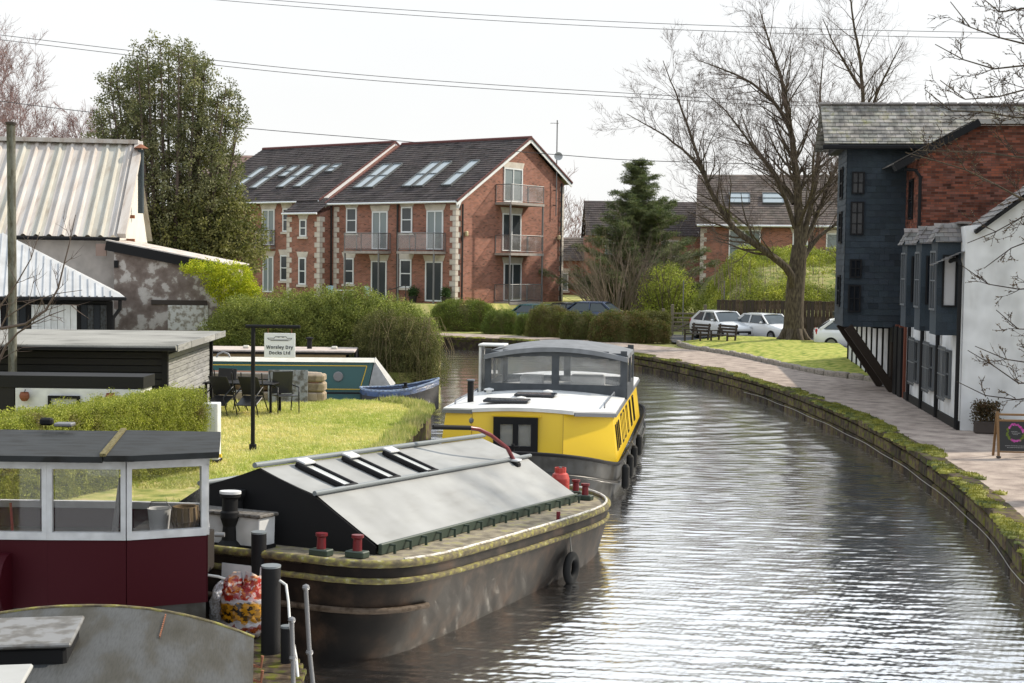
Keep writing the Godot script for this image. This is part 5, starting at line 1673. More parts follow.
func yellow_boat() -> void:
	var t := thing("yellow_boat", "yellow wide canal boat with grey canopied wheelhouse", "boat", V(0.09, 0, 26.3), 8.0)
	var st := smooth_st([[0.55, 0.05, 0.98], [0.5, 0.45, 0.97], [0.3, 0.95, 0.92], [-0.1, 1.4, 0.82], [-0.7, 1.72, 0.68], [-1.6, 1.86, 0.58], [-4, 1.9, 0.56], [-8, 1.9, 0.56], [-11.0, 1.88, 0.6], [-12.6, 1.7, 0.64], [-13.2, 1.2, 0.66], [-13.4, 0.1, 0.67]])
	hull(t, "hull", st, 0.0, [[0, 0, 1], [0.02, -0.2, 1], [0.05, -0.42, 1], [0.1, -0.6, 0.6], [0.25, -0.9, 0.3]], mat("grey_hull", Color(0.060, 0.060, 0.058), 0.32, texs.soft, Vector3(0.5, 0.5, 0.5), 0.0, texs.stain, Vector3(0.5, 0.3, 0.5)))
	rim(t, "gunwale", st, 0.0, 0.0, 0.0, 0.035, mats.black_paint)
	rim(t, "rubbing_band", st, 0.0, 0.012, -0.36, 0.03, mat("band_black", Color(0.03, 0.028, 0.026), 0.4))
	var dk := MB.new()
	dk.slab(outline(st, 0, 0.06), Vector3(0, 0.53, 0), Vector3.RIGHT, Vector3(0, 0, 1), Vector3.UP, 0.02)
	part(t, "deck", dk, mat("deck_dark", Color(0.06, 0.06, 0.06), 0.7))
	# cabin
	var yel := mat("yellow_paint", Color(0.74, 0.50, 0.025), 0.28)
	var low := [Vector2(-1.0, -0.85), Vector2(0.8, -0.85), Vector2(1.78, -1.75), Vector2(1.78, -5.3), Vector2(1.76, -10.8), Vector2(-1.76, -10.8), Vector2(-1.78, -1.75)]
	var hi := [Vector2(-0.98, -1.0), Vector2(0.78, -1.0), Vector2(1.66, -1.85), Vector2(1.66, -5.3), Vector2(1.64, -10.7), Vector2(-1.64, -10.7), Vector2(-1.66, -1.85)]
	var hy := [1.60, 1.60, 1.50, 1.50, 1.50, 1.50, 1.50]
	for i in low.size():
		var j := (i + 1) % low.size()
		var b := MB.new()
		b.quad(Vector3(low[i].x, 0.52, low[i].y), Vector3(low[j].x, 0.52, low[j].y), Vector3(hi[j].x, hy[j], hi[j].y), Vector3(hi[i].x, hy[i], hi[i].y))
		part(t, "cabin_panel", b, yel)
	# cambered roof
	var rows := []
	for q in [[-0.96, 0.98, 0.0], [-1.84, 1.72, 0.0], [-3.5, 1.72, 0], [-10.8, 1.72, 0]]:
		var line := PackedVector3Array()
		for k in 13:
			var f := k / 12.0 * 2.0 - 1.0
			var x: float = q[1] * f
			line.append(Vector3(x, 1.66 - 0.13 * pow(absf(x) / 1.72, 2.0), q[0]))
		rows.append(line)
	var rb := MB.new()
	rb.loft(rows, false, false)
	for i in rows.size() - 1:
		for k in [0, 12]:
			var a: Vector3 = rows[i][k]
			var c: Vector3 = rows[i + 1][k]
			if k == 0: rb.quad(c, a, a - Vector3(0, 0.07, 0), c - Vector3(0, 0.07, 0))
			else: rb.quad(a, c, c - Vector3(0, 0.07, 0), a - Vector3(0, 0.07, 0))
	for k in 12: rb.quad(rows[0][k] - Vector3(0, 0.07, 0), rows[0][k + 1] - Vector3(0, 0.07, 0), rows[0][k + 1], rows[0][k])
	part(t, "roof", rb, mat("roof_white", Color(0.72, 0.72, 0.71), 0.45, texs.soft, Vector3(0.6, 0.6, 0.6)))
	var trim := MB.new()
	for s in [-1.0, 1.0]:
		trim.bar(Vector3(s * 1.0, 1.555, -0.97), Vector3(s * 1.73, 1.465, -1.83), 0.03, 0.07)
		trim.bar(Vector3(s * 1.73, 1.465, -1.83), Vector3(s * 1.73, 1.465, -10.8), 0.03, 0.07)
	part(t, "roof_trim", trim, mat("trim_grey", Color(0.12, 0.13, 0.15), 0.5))
	# doors
	var d := window(t, face(Vector3.BACK, Vector3(-0.12, 0.80, -0.86)), 0.86, 0.68, 2, 1, mats.black_paint, glass("cabin_glass", Color(0.3, 0.32, 0.33), 0.5), "door", 0.13, 0.06)
	block(t, "door_head", Vector3(-0.12, 1.505, -0.93), Vector3(0.96, 0.03, 0.06), yel)
	block(t, "lamp_box", Vector3(-1.0, 1.38, -0.98), Vector3(0.1, 0.12, 0.08), mats.trim_grey, 0.04)
	pipe(t, "flag_socket", [Vector3(0.62, 0.6, -0.72), Vector3(0.62, 0.78, -0.72)], 0.025, mats.black_paint)
	# side windows
	for z in [-2.3, -2.75, -3.2]: window(t, Transform3D(Basis(Vector3(0, 0, -1), Vector3(-0.12, 1, 0).normalized(), Vector3(1, 0.12, 0).normalized()), Vector3(1.755, 0.72, z)), 0.2, 0.52, 1, 1, mats.black_paint, mats.dark_pane, "window", 0.03, 0.03)
	for z in [-4.1, -4.9, -5.9, -7.2, -8.4]: window(t, Transform3D(Basis(Vector3(0, 0, -1), Vector3(-0.12, 1, 0).normalized(), Vector3(1, 0.12, 0).normalized()), Vector3(1.755, 0.68, z)), 0.42, 0.6, 1, 1, mats.black_paint, mats.dark_pane, "window", 0.04, 0.03)
	# roof furniture
	for q in [[-0.45, -1.95, 0.9, 0.5], [-0.05, -3.4, 0.85, 0.55]]:
		block(t, "solar_panel", Vector3(q[0], 1.70, q[1]), Vector3(q[2], 0.05, q[3]), mat("panel_black", Color(0.015, 0.016, 0.02), 0.15), 0.012)
	for q in [[-0.25, -2.6], [0.1, -4.3], [-1.2, -4.4]]:
		var mv := MB.new()
		mv.lathe([Vector2(0.06, 0), Vector2(0.06, 0.05), Vector2(0.11, 0.06), Vector2(0.1, 0.09), Vector2(0, 0.11)], 14, Vector3(q[0], 1.62, q[1]))
		part(t, "mushroom_vent", mv, mats.roof_white)
	pipe(t, "flue", [Vector3(-1.3, 1.55, -2.6), Vector3(-1.3, 2.02, -2.6)], 0.065, mats.black_paint, 12)
	pipe(t, "flue_collar", [Vector3(-1.3, 2.02, -2.6), Vector3(-1.3, 2.05, -2.6)], 0.085, mats.trim_grey, 12)
	# canopied wheelhouse
	var cv := mat("canopy_grey", Color(0.20, 0.21, 0.225), 0.75, texs.soft, Vector3(0.8, 0.8, 0.8))
	var cd := mat("canopy_dark", Color(0.075, 0.082, 0.09), 0.7, texs.soft, Vector3.ONE)
	var zf := -5.0
	var zb := -7.6
	var crow := []
	for z in [zf + 0.1, zf - 0.4, -6.6, zb + 0.3, zb]:
		var line := PackedVector3Array()
		var drop := 0.05 if z > zf or z < zb + 0.1 else 0.0
		for k in 13:
			var f := k / 12.0 * 2.0 - 1.0
			line.append(Vector3(0.18 + 1.58 * f, 2.66 - drop - 0.2 * f * f, z))
		crow.append(line)
	var cb := MB.new()
	cb.loft(crow, false, false)
	for row in [[crow[0], false], [crow[4], true]]:
		for k in 12:
			var a: Vector3 = row[0][k]
			var c: Vector3 = row[0][k + 1]
			if row[1]: cb.quad(c - Vector3(0, 0.1, 0), a - Vector3(0, 0.1, 0), a, c)
			else: cb.quad(a - Vector3(0, 0.1, 0), c - Vector3(0, 0.1, 0), c, a)
	for i in 4:
		for k in [0, 12]:
			var a: Vector3 = crow[i][k]
			var c: Vector3 = crow[i + 1][k]
			if k == 0: cb.quad(c - Vector3(0, 0.1, 0), a - Vector3(0, 0.1, 0), a, c)
			else: cb.quad(a - Vector3(0, 0.1, 0), c - Vector3(0, 0.1, 0), c, a)
	part(t, "canopy", cb, cv)
	var vinyl := glass("clear_vinyl", Color(0.6, 0.62, 0.63), 0.11, 0.04)
	for z in [zf, zb]:
		var b := MB.new()
		b.box(Vector3(0.18, 1.66, z), Vector3(3.14, 0.26, 0.05))
		for x in [-1.5, 0.0, 1.5]: b.box(Vector3(x + 0.18, 2.1, z), Vector3(0.16 if x == 0.0 else 0.14, 0.9, 0.045))
		for k in 8:
			var x0 := -1.56 + 0.39 * k
			b.box(Vector3(x0 + 0.375, 2.49 - 0.1 * pow((x0 + 0.195) / 1.6, 2), z), Vector3(0.39, 0.16, 0.043))
		part(t, "canopy_front" if z == zf else "canopy_back", b, cd)
		for x in [-0.57, 0.93]:
			b = MB.new()
			b.box(Vector3(x, 2.1, z - 0.01), Vector3(1.36, 0.68, 0.01))
			part(t, "vinyl_window", b, vinyl)
	for s in [-1.0, 1.0]:
		var b := MB.new()
		b.box(Vector3(0.18 + s * 1.56, 1.64, (zf + zb) / 2), Vector3(0.05, 0.3, zf - zb - 0.05))
		for z in [zf - 0.1, -6.3, zb + 0.1]: b.box(Vector3(0.18 + s * 1.56, 2.05, z), Vector3(0.045, 0.8, 0.14))
		part(t, "canopy_side", b, cd)
		for z in [(zf - 6.3) / 2, (zb - 6.3) / 2]:
			b = MB.new()
			b.box(Vector3(0.18 + s * 1.555, 2.08, z), Vector3(0.01, 0.62, 0.86))
			part(t, "vinyl_window", b, vinyl)
	# furniture inside the wheelhouse
	block(t, "wheel_console", Vector3(-0.45, 1.74, -5.9), Vector3(0.5, 0.36, 0.4), mats.roof_white, 0.04)
	block(t, "rear_locker", Vector3(0.7, 1.7, -7.3), Vector3(0.8, 0.3, 0.4), mats.roof_white, 0.04)
	# open white side door beside the canopy
	block(t, "side_hatch", Vector3(-1.56, 2.02, -5.6), Vector3(0.06, 1.1, 0.5), mats.roof_white, 0.015)
	block(t, "side_hatch_hood", Vector3(-1.3, 2.6, -5.6), Vector3(0.6, 0.05, 0.6), mats.roof_white, 0.015)
	# grab rails, seams and bow pin
	for s in [-1.0, 1.0]:
		pipe(t, "grab_rail", [Vector3(s * 1.5, 1.60, -1.95), Vector3(s * 1.5, 1.67, -2.0), Vector3(s * 1.5, 1.67, -4.7), Vector3(s * 1.5, 1.60, -4.75)], 0.018, mats.trim_grey, 6)
	for x in [-0.985, 0.785]:
		var sb := MB.new()
		sb.bar(Vector3(x * 1.015, 0.54, -0.84), Vector3(x, 1.54, -0.985), 0.012, 0.012)
		part(t, "panel_seam", sb, mat("seam_ochre", Color(0.42, 0.27, 0.015), 0.5))
	pipe(t, "bow_pin", [Vector3(0, 0.95, 0.35), Vector3(0, 1.12, 0.35)], 0.03, mats.black_paint)
	pipe(t, "bow_bar", [Vector3(-0.12, 1.07, 0.35), Vector3(0.12, 1.07, 0.35)], 0.02, mats.black_paint)
	# black fenders along the water side
	for q in [[-1.25, "nearest the bow"], [-2.7, "second from the bow"], [-4.2, "third from the bow"], [-6.2, "farthest from the bow"]]:
		var f := thing("side_fender", "black tube fender on the yellow boat, " + q[1], "fender", t.transform * Vector3(2.0 - 0.02, 0.12, q[0]), 8.0, "fenders along the yellow boat")
		var b := MB.new()
		b.lathe([Vector2(0.0, 0.0), Vector2(0.05, 0.0), Vector2(0.075, 0.04), Vector2(0.075, 0.42), Vector2(0.04, 0.47), Vector2(0.0, 0.47)], 12)
		part(f, "tube", b, mats.rubber)
		pipe(f, "lanyard", [Vector3(0, 0.46, 0), Vector3(-0.05, 0.56, 0)], 0.01, mats.rope_grey, 5)
	# little maroon dinghy on the far side
	var m := thing("maroon_dinghy", "small maroon dinghy tied up beyond the yellow boat", "boat", V(-1.05, 0, 35.6), 20.0)
	hull(m, "hull", smooth_st([[0.9, 0.1, 0.75], [0.5, 0.4, 0.68], [-0.3, 0.55, 0.62], [-1.2, 0.5, 0.62], [-1.35, 0.1, 0.62]]), 0.0, [[0, 0, 1], [0.05, -0.3, 1], [0.2, -0.8, 1]], mat("maroon_paint", Color(0.042, 0.002, 0.006), 0.56))
	block(m, "seat", Vector3(0, 0.6, -0.4), Vector3(0.9, 0.03, 0.3), mats.beam_pale)
	block(m, "windscreen_post", Vector3(0.1, 0.9, 0.2), Vector3(0.04, 0.6, 0.04), mats.galvanised)

func maroon_boat() -> void:
	var mar := mat("maroon_paint", Color(0.042, 0.002, 0.006), 0.56)
	var wht := mat("frame_white", Color(0.62, 0.63, 0.65), 0.5, texs.soft, Vector3(1.2, 1.2, 1.2), 0.0, texs.faint, Vector3(0.9, 0.9, 0.9))
	var t := thing("wheelhouse_boat", "maroon boat with white framed wheelhouse windows and flat black roof", "boat", V(-3.8, 0, 14.0), 0.0)
	var pl := [Vector2(-3.6, 0.1), Vector2(-1.53, 0.05), Vector2(-0.77, 0.05), Vector2(0.0, 0.02), Vector2(0.72, -0.3), Vector2(0.4, -1.72), Vector2(-0.5, -1.8), Vector2(-1.4, -1.8), Vector2(-3.6, -1.8)]
	var poly := PackedVector2Array()
	for p in pl: poly.append(p)
	var b := MB.new()
	b.slab(poly, Vector3(0, -0.4, 0), Vector3.RIGHT, Vector3(0, 0, 1), Vector3.UP, 1.35)
	part(t, "hull", b, mats.grey_hull)
	for i in pl.size():
		var a: Vector2 = pl[i]
		var c: Vector2 = pl[(i + 1) % pl.size()]
		b = MB.new()
		var A := Vector3(a.x, 0, a.y)
		var C := Vector3(c.x, 0, c.y)
		b.bar(A + Vector3(0, 1.28, 0), C + Vector3(0, 1.28, 0), 0.04, 0.68)
		part(t, "side_panel", b, mar)
		b = MB.new()
		var u := (C - A).normalized()
		b.bar(A + Vector3(0, 1.665, 0), C + Vector3(0, 1.665, 0), 0.07, 0.075)
		b.bar(A + Vector3(0, 2.38, 0), C + Vector3(0, 2.38, 0), 0.07, 0.09)
		b.bar(A + u * 0.025 + Vector3(0, 1.70, 0), A + u * 0.025 + Vector3(0, 2.345, 0), 0.06, 0.05, u)
		b.bar(C - u * 0.025 + Vector3(0, 1.70, 0), C - u * 0.025 + Vector3(0, 2.345, 0), 0.06, 0.05, u)
		var fr := part(t, "window_frame", b, wht)
		b = MB.new()
		b.bar(A + Vector3(0, 2.02, 0) + u * 0.07, C + Vector3(0, 2.02, 0) - u * 0.07, 0.008, 0.63)
		part(fr, "pane", b, glass("wheelhouse_glass", Color(0.1, 0.11, 0.12), 0.05, 0.02))
	block(t, "floor", Vector3(-1.6, 0.97, -0.9), Vector3(3.5, 0.04, 1.6), mat("dark_floor", Color(0.03, 0.025, 0.022), 0.8))
	block(t, "bench", Vector3(-1.2, 1.2, -1.58), Vector3(3.4, 0.42, 0.35), mats.dark_floor)
	block(t, "window_shelf", Vector3(0.08, 1.5, -1.0), Vector3(0.62, 0.05, 1.2), mats.dark_floor)
	# roof in two sheets with a seam
	for q in [[-3.8, -0.48, 0.0], [-0.46, 0.92, 0.012]]:
		b = MB.new()
		var rp := PackedVector2Array([Vector2(-3.8, 0.22), Vector2(-0.18, 0.22), Vector2(-0.56, -1.9), Vector2(-3.8, -1.9)])
		if q[1] > 0: rp = PackedVector2Array([Vector2(-0.17, 0.22), Vector2(0.1, 0.2), Vector2(0.88, -0.16), Vector2(0.55, -1.85), Vector2(-0.55, -1.9)])
		b.slab(rp, Vector3(0, 2.42 + q[2], 0), Vector3.RIGHT, Vector3(0, 0, 1), Vector3.UP, 0.06)
		part(t, "roof_sheet", b, mat("roof_black", Color(0.028, 0.031, 0.033), 0.6, texs.soft, Vector3(0.4, 0.4, 2.0), 0.0, texs.stain, Vector3(0.3, 0.3, 1.2)))
	b = MB.new()
	b.bar(Vector3(-0.17, 2.5, 0.24), Vector3(-0.55, 2.5, -1.9), 0.06, 0.03)
	part(t, "roof_seam", b, mat("seam_moss", Color(0.16, 0.14, 0.07), 0.9, texs.stain, Vector3(3, 3, 3)))
	block(t, "roof_lamp", Vector3(-1.35, 2.6, -1.7), Vector3(0.14, 0.08, 0.1), mats.black_paint, 0.02)
	block(t, "roof_lamp_plate", Vector3(-1.15, 2.57, -1.7), Vector3(0.2, 0.04, 0.16), mats.galvanised, 0.01)
	pipe(t, "door_knob", [Vector3(0.8, 1.62, -0.35), Vector3(0.9, 1.62, -0.35)], 0.025, mats.galvanised)
	# rounded maroon locker low on the side
	b = MB.new()
	b.tube([Vector3(-2.6, 1.2, 0.12), Vector3(-1.12, 1.2, 0.12)], [0.3, 0.3], 20)
	part(t, "round_locker", b, mar)
	# inside: pot, bucket, helm seat, lever
	var pot := thing("wooden_tub", "brown ribbed tub inside the maroon boat's wheelhouse", "tub", V(-3.45, 1.525, 15.0), 0.0)
	b = MB.new()
	b.lathe([Vector2(0, 0), Vector2(0.1, 0), Vector2(0.14, 0.12), Vector2(0.13, 0.27), Vector2(0.11, 0.27), Vector2(0.11, 0.22), Vector2(0, 0.22)], 16)
	part(pot, "bowl", b, mat("tub_brown", Color(0.24, 0.17, 0.09), 0.8, texs.grain, Vector3(5, 1, 5)))
	for k in 12:
		b = MB.new()
		var a := TAU * k / 12
		b.tube([Vector3(cos(a) * 0.1, 0, sin(a) * 0.1), Vector3(cos(a) * 0.142, 0.12, sin(a) * 0.142), Vector3(cos(a) * 0.132, 0.27, sin(a) * 0.132)], [0.01, 0.012, 0.01], 5)
		part(pot, "rib", b, mats.beam_brown)
	var bk := thing("white_bucket", "white bucket beside the ribbed tub inside the wheelhouse", "bucket", V(-3.75, 1.525, 15.1), 0.0)
	b = MB.new()
	b.lathe([Vector2(0, 0), Vector2(0.1, 0), Vector2(0.125, 0.22), Vector2(0.13, 0.23), Vector2(0.115, 0.22), Vector2(0.09, 0.03), Vector2(0, 0.03)], 16)
	part(bk, "pail", b, mats.clean_white)
	pipe(bk, "handle", [Vector3(-0.125, 0.22, 0), Vector3(-0.08, 0.3, 0.02), Vector3(0.08, 0.3, 0.02), Vector3(0.125, 0.22, 0)], 0.006, mats.galvanised, 5)
	pipe(t, "red_lever", [Vector3(-1.35, 1.0, -0.7), Vector3(-1.42, 1.85, -0.75)], 0.014, mat("lever_red", Color(0.4, 0.03, 0.03), 0.5), 6)
	pipe(t, "steering_post", [Vector3(-0.45, 0.99, -0.9), Vector3(-0.3, 2.1, -0.9)], 0.03, mats.galvanised, 8)

func near_boat() -> void:
	var t := thing("grey_roofed_boat", "nearest boat with curved weathered grey roof and black hatch", "boat", V(-3.0, 0, 9.72), -10.0)
	var rows := []
	for z in [0.0, 1.0, 2.2, 3.6, 5.0, 7.0]:
		var line := PackedVector3Array()
		for k in 21:
			var f := k / 20.0 * 2.0 - 1.0
			line.append(Vector3(1.22 * f, 2.0 - 0.26 * pow(absf(f), 2.2), z))
		rows.append(line)
	var b := MB.new()
	b.loft(rows, false, true)
	var skin := mat("weathered_roof", Color(0.07, 0.073, 0.076), 0.62, texs.grain, Vector3(2.4, 2.4, 0.2), 0.0, tex("roofdirt", 71, 0.007, 5, [[0.0, Color(0.42, 0.36, 0.22)], [0.4, Color(0.66, 0.6, 0.48)], [0.6, Color(0.85, 0.84, 0.8)], [1.0, Color.WHITE]]), Vector3(0.7, 0.7, 0.16))
	part(t, "roof", b, skin)
	b = MB.new()
	var poly := PackedVector2Array()
	for p in rows[0]: poly.append(Vector2(p.x * 0.995, p.y - 0.01))
	poly.append(Vector2(1.2, 0.5)); poly.append(Vector2(-1.2, 0.5))
	b.slab(poly, Vector3(0, 0, 0.02), Vector3.RIGHT, Vector3.UP, Vector3(0, 0, 1), 6.9)
	part(t, "cabin", b, mats.grey_hull)
	b = MB.new()
	var pts := []
	var rr := []
	for p in rows[0]:
		pts.append(p + Vector3(0, 0.0, -0.01)); rr.append(0.016)
	b.tube(pts, rr, 6)
	part(t, "mossy_lip", b, mats.mossy_rim)
	hull(t, "hull", [[-1.0, 0.2, 0.62], [-0.6, 0.9, 0.6], [0.2, 1.3, 0.58], [7.0, 1.3, 0.58]], 0.0, [[0, 0, 1], [0.03, -0.3, 1], [0.15, -1.0, 1]], mats.grey_hull)
	# hatches
	for q in [[-0.47, 1.12, 1.2, 0.62, 0], [-0.62, 2.2, 1.2, 0.6, 1]]:
		var h := block(t, "hatch", Vector3(q[0], 2.03, q[1]), Vector3(q[2], 0.14, q[3]), mats.black_paint, 0.02)
		block(h, "lid", Vector3(0, 0.085, 0), Vector3(q[2] + 0.06, 0.03, q[3] + 0.06), mat("lid_grey", Color(0.17, 0.17, 0.17), 0.5, texs.stain, Vector3(0.8, 0.8, 0.8)) if q[4] == 0 else mat("lid_pale", Color(0.36, 0.36, 0.35), 0.5, texs.faint, Vector3(0.8, 0.8, 0.8)), 0.01)
	# weld seam and hooks along the near edge
	b = MB.new()
	for i in 12:
		var x0 := 0.62
		b.bar(Vector3(x0, 1.955, 0.12 + 0.05 * i), Vector3(x0, 1.955, 0.15 + 0.05 * i), 0.008, 0.012)
	part(t, "weld_seam", b, mats.rust)
	for z in [0.25, 0.6]:
		pipe(t, "hook", [Vector3(1.2, 1.62, z), Vector3(1.27, 1.6, z), Vector3(1.28, 1.68, z)], 0.012, mats.rust, 6)

func dock_boats() -> void:
	# green narrowboat
	var g := mat("boat_green", Color(0.022, 0.085, 0.085), 0.3)
	var cream := mat("boat_cream", Color(0.60, 0.58, 0.52), 0.5, texs.soft, Vector3(0.6, 0.6, 0.6))
	var t := thing("green_narrowboat", "dark green narrowboat with yellow coach lines and pale roof", "boat", V(-3.55, 0, 43.4), 86.0)
	hull(t, "hull", smooth_st([[-0.3, 0.1, 0.72], [0.1, 0.55, 0.62], [0.6, 0.9, 0.55], [1.4, 1.0, 0.52], [10.0, 1.0, 0.52]]), 0.0, [[0, 0, 1], [0.02, -0.25, 1], [0.1, -0.9, 1]], g)
	rim(t, "gunwale", smooth_st([[-0.3, 0.1, 0.72], [0.1, 0.55, 0.62], [0.6, 0.9, 0.55], [1.4, 1.0, 0.52], [10.0, 1.0, 0.52]]), 0.0, 0.0, 0.0, 0.03, mats.black_paint)
	for s in [-1.0, 1.0]:
		var b := MB.new()
		var A := Vector3(s * 0.86, 0.5, 0.85)
		var B := Vector3(s * 0.86, 0.5, 9.8)
		var C := Vector3(s * 0.76, 1.42, 9.8)
		var D := Vector3(s * 0.76, 1.42, 0.65)
		if s > 0: b.quad(B, A, D, C)
		else: b.quad(A, B, C, D)
		part(t, "cabin_side", b, g)
		b = MB.new()
		for q in [[0.66, 1.32, 0.02]]:
			b.bar(Vector3(s * 0.858, 0.62, 1.05), Vector3(s * 0.858, 0.62, 9.6), 0.012, 0.025)
			b.bar(Vector3(s * 0.782, 1.32, 0.85), Vector3(s * 0.782, 1.32, 9.6), 0.012, 0.025)
			b.bar(Vector3(s * 0.858, 0.62, 1.05), Vector3(s * 0.782, 1.32, 0.85), 0.012, 0.025)
		part(t, "coach_line", b, mat("line_yellow", Color(0.62, 0.42, 0.04), 0.5))
	var b := MB.new()
	b.quad(Vector3(-0.86, 0.5, 0.85), Vector3(-0.76, 1.42, 0.65), Vector3(0.76, 1.42, 0.65), Vector3(0.86, 0.5, 0.85))
	part(t, "cabin_front", b, g)
	var rows := []
	for z in [0.6, 9.9]:
		var line := PackedVector3Array()
		for k in 9:
			var f := k / 8.0 * 2.0 - 1.0
			line.append(Vector3(0.84 * f, 1.50 - 0.07 * f * f, z))
		rows.append(line)
	b = MB.new()
	b.loft(rows, false, true)
	part(t, "roof", b, cream)
	# grey cratch cover over the bow
	b = MB.new()
	b.quad(Vector3(-0.74, 1.46, 0.62), Vector3(-0.6, 0.66, 0.1), Vector3(0, 0.74, 0.0), Vector3(0, 1.54, 0.62))
	b.quad(Vector3(0, 1.54, 0.62), Vector3(0, 0.74, 0.0), Vector3(0.6, 0.66, 0.1), Vector3(0.74, 1.46, 0.62))
	b.tri(Vector3(0.74, 1.46, 0.62), Vector3(0.6, 0.66, 0.1), Vector3(0.84, 0.62, 0.8))
	b.tri(Vector3(-0.74, 1.46, 0.62), Vector3(-0.84, 0.62, 0.8), Vector3(-0.6, 0.66, 0.1))
	part(t, "cratch_cover", b, mat("cover_grey", Color(0.42, 0.42, 0.41), 0.8, texs.soft, Vector3.ONE))
	for z in [1.7, 2.6, 3.6, 4.6]:
		b = MB.new()
		b.x = Transform3D(Basis(Vector3(0, 0, 1), -PI / 2), Vector3(0.83, 1.0, z))
		b.lathe([Vector2(0.13, 0), Vector2(0.15, 0.015), Vector2(0.13, 0.03), Vector2(0, 0.03)], 16)
		part(t, "porthole", b, mats.galvanised)
	b = MB.new()
	b.tube([Vector3(0.1, 1.5, 5.4), Vector3(0.1, 1.6, 5.35), Vector3(0.1, 1.66, 5.2), Vector3(0.1, 1.6, 5.05), Vector3(0.1, 1.5, 5.0)], [0.03, 0.03, 0.03, 0.03, 0.03], 8)
	part(t, "roof_handle", b, mats.galvanised)
	# second narrowboat lying beyond it
	var u := thing("cream_narrowboat", "narrowboat with tan side and cream roof behind the green narrowboat", "boat", V(-4.1, 0, 45.75), 87.0)
	hull(u, "hull", smooth_st([[-0.1, 0.1, 0.72], [0.4, 0.6, 0.6], [1.2, 1.0, 0.55], [10.0, 1.0, 0.52]]), 0.0, [[0, 0, 1], [0.02, -0.25, 1], [0.1, -0.9, 1]], mats.grey_hull)
	block(u, "cabin", Vector3(0, 1.02, 5.4), Vector3(1.7, 1.05, 8.4), mat("tan_paint", Color(0.36, 0.25, 0.13), 0.6, texs.soft, Vector3.ONE))
	block(u, "roof", Vector3(0, 1.60, 5.3), Vector3(1.86, 0.07, 8.8), mat("pink_cream", Color(0.58, 0.50, 0.46), 0.6, texs.soft, Vector3.ONE), 0.02)
	block(u, "roof_rail", Vector3(0.88, 1.53, 5.3), Vector3(0.04, 0.05, 8.6), mats.black_paint)
	for z in [1.6, 3.4, 4.4, 6.2]: block(u, "roof_vent", Vector3(0.2, 1.68, z), Vector3(0.2, 0.1, 0.2), cream, 0.03)
	b = MB.new()
	b.lathe([Vector2(0.08, 0), Vector2(0.08, 0.34), Vector2(0.13, 0.35), Vector2(0.13, 0.39), Vector2(0, 0.42)], 12, Vector3(0.1, 1.6, 2.4))
	part(u, "chimney", b, mats.black_paint)
	block(u, "cratch_board", Vector3(0, 1.1, 0.9), Vector3(1.5, 1.0, 0.06), mats.black_paint)
	# blue boat with upswept bow
	var bl := mat("boat_blue", Color(0.06, 0.11, 0.25), 0.4, texs.soft, Vector3.ONE, 0.0, texs.stain, Vector3(0.8, 0.8, 0.8))
	var k := thing("blue_boat", "small open boat with blue top strake and upswept bow", "boat", V(-2.15, 0, 42.0), 78.0)
	var st := smooth_st([[0.0, 0.04, 1.02], [0.3, 0.3, 0.92], [0.9, 0.6, 0.78], [1.5, 0.7, 0.72], [2.0, 0.62, 0.72], [2.3, 0.3, 0.74]])
	hull(k, "hull", st, 0.0, [[0, -0.16, 1], [0.06, -0.4, 1], [0.2, -0.9, 1]], mat("hull_black", Color(0.02, 0.02, 0.022), 0.5, texs.stain, Vector3.ONE))
	hull(k, "top_strake", st, 0.0, [[-0.02, 0, 1], [-0.02, -0.17, 1]], bl)
	b = MB.new()
	b.slab(outline(st, 0, 0.05), Vector3(0, 0.66, 0), Vector3.RIGHT, Vector3(0, 0, 1), Vector3.UP, 0.02)
	part(k, "deck", b, mats.deck_dark)
	rim(k, "rub_rail", st, 0.0, 0.02, 0.0, 0.03, mat("rail_blue", Color(0.25, 0.32, 0.45), 0.6, texs.stain, Vector3(1.4, 1.4, 1.4)))
	bollard(k, Vector3(0, 0.7, 1.0), mats.black_paint, mats.black_paint, 0.2)

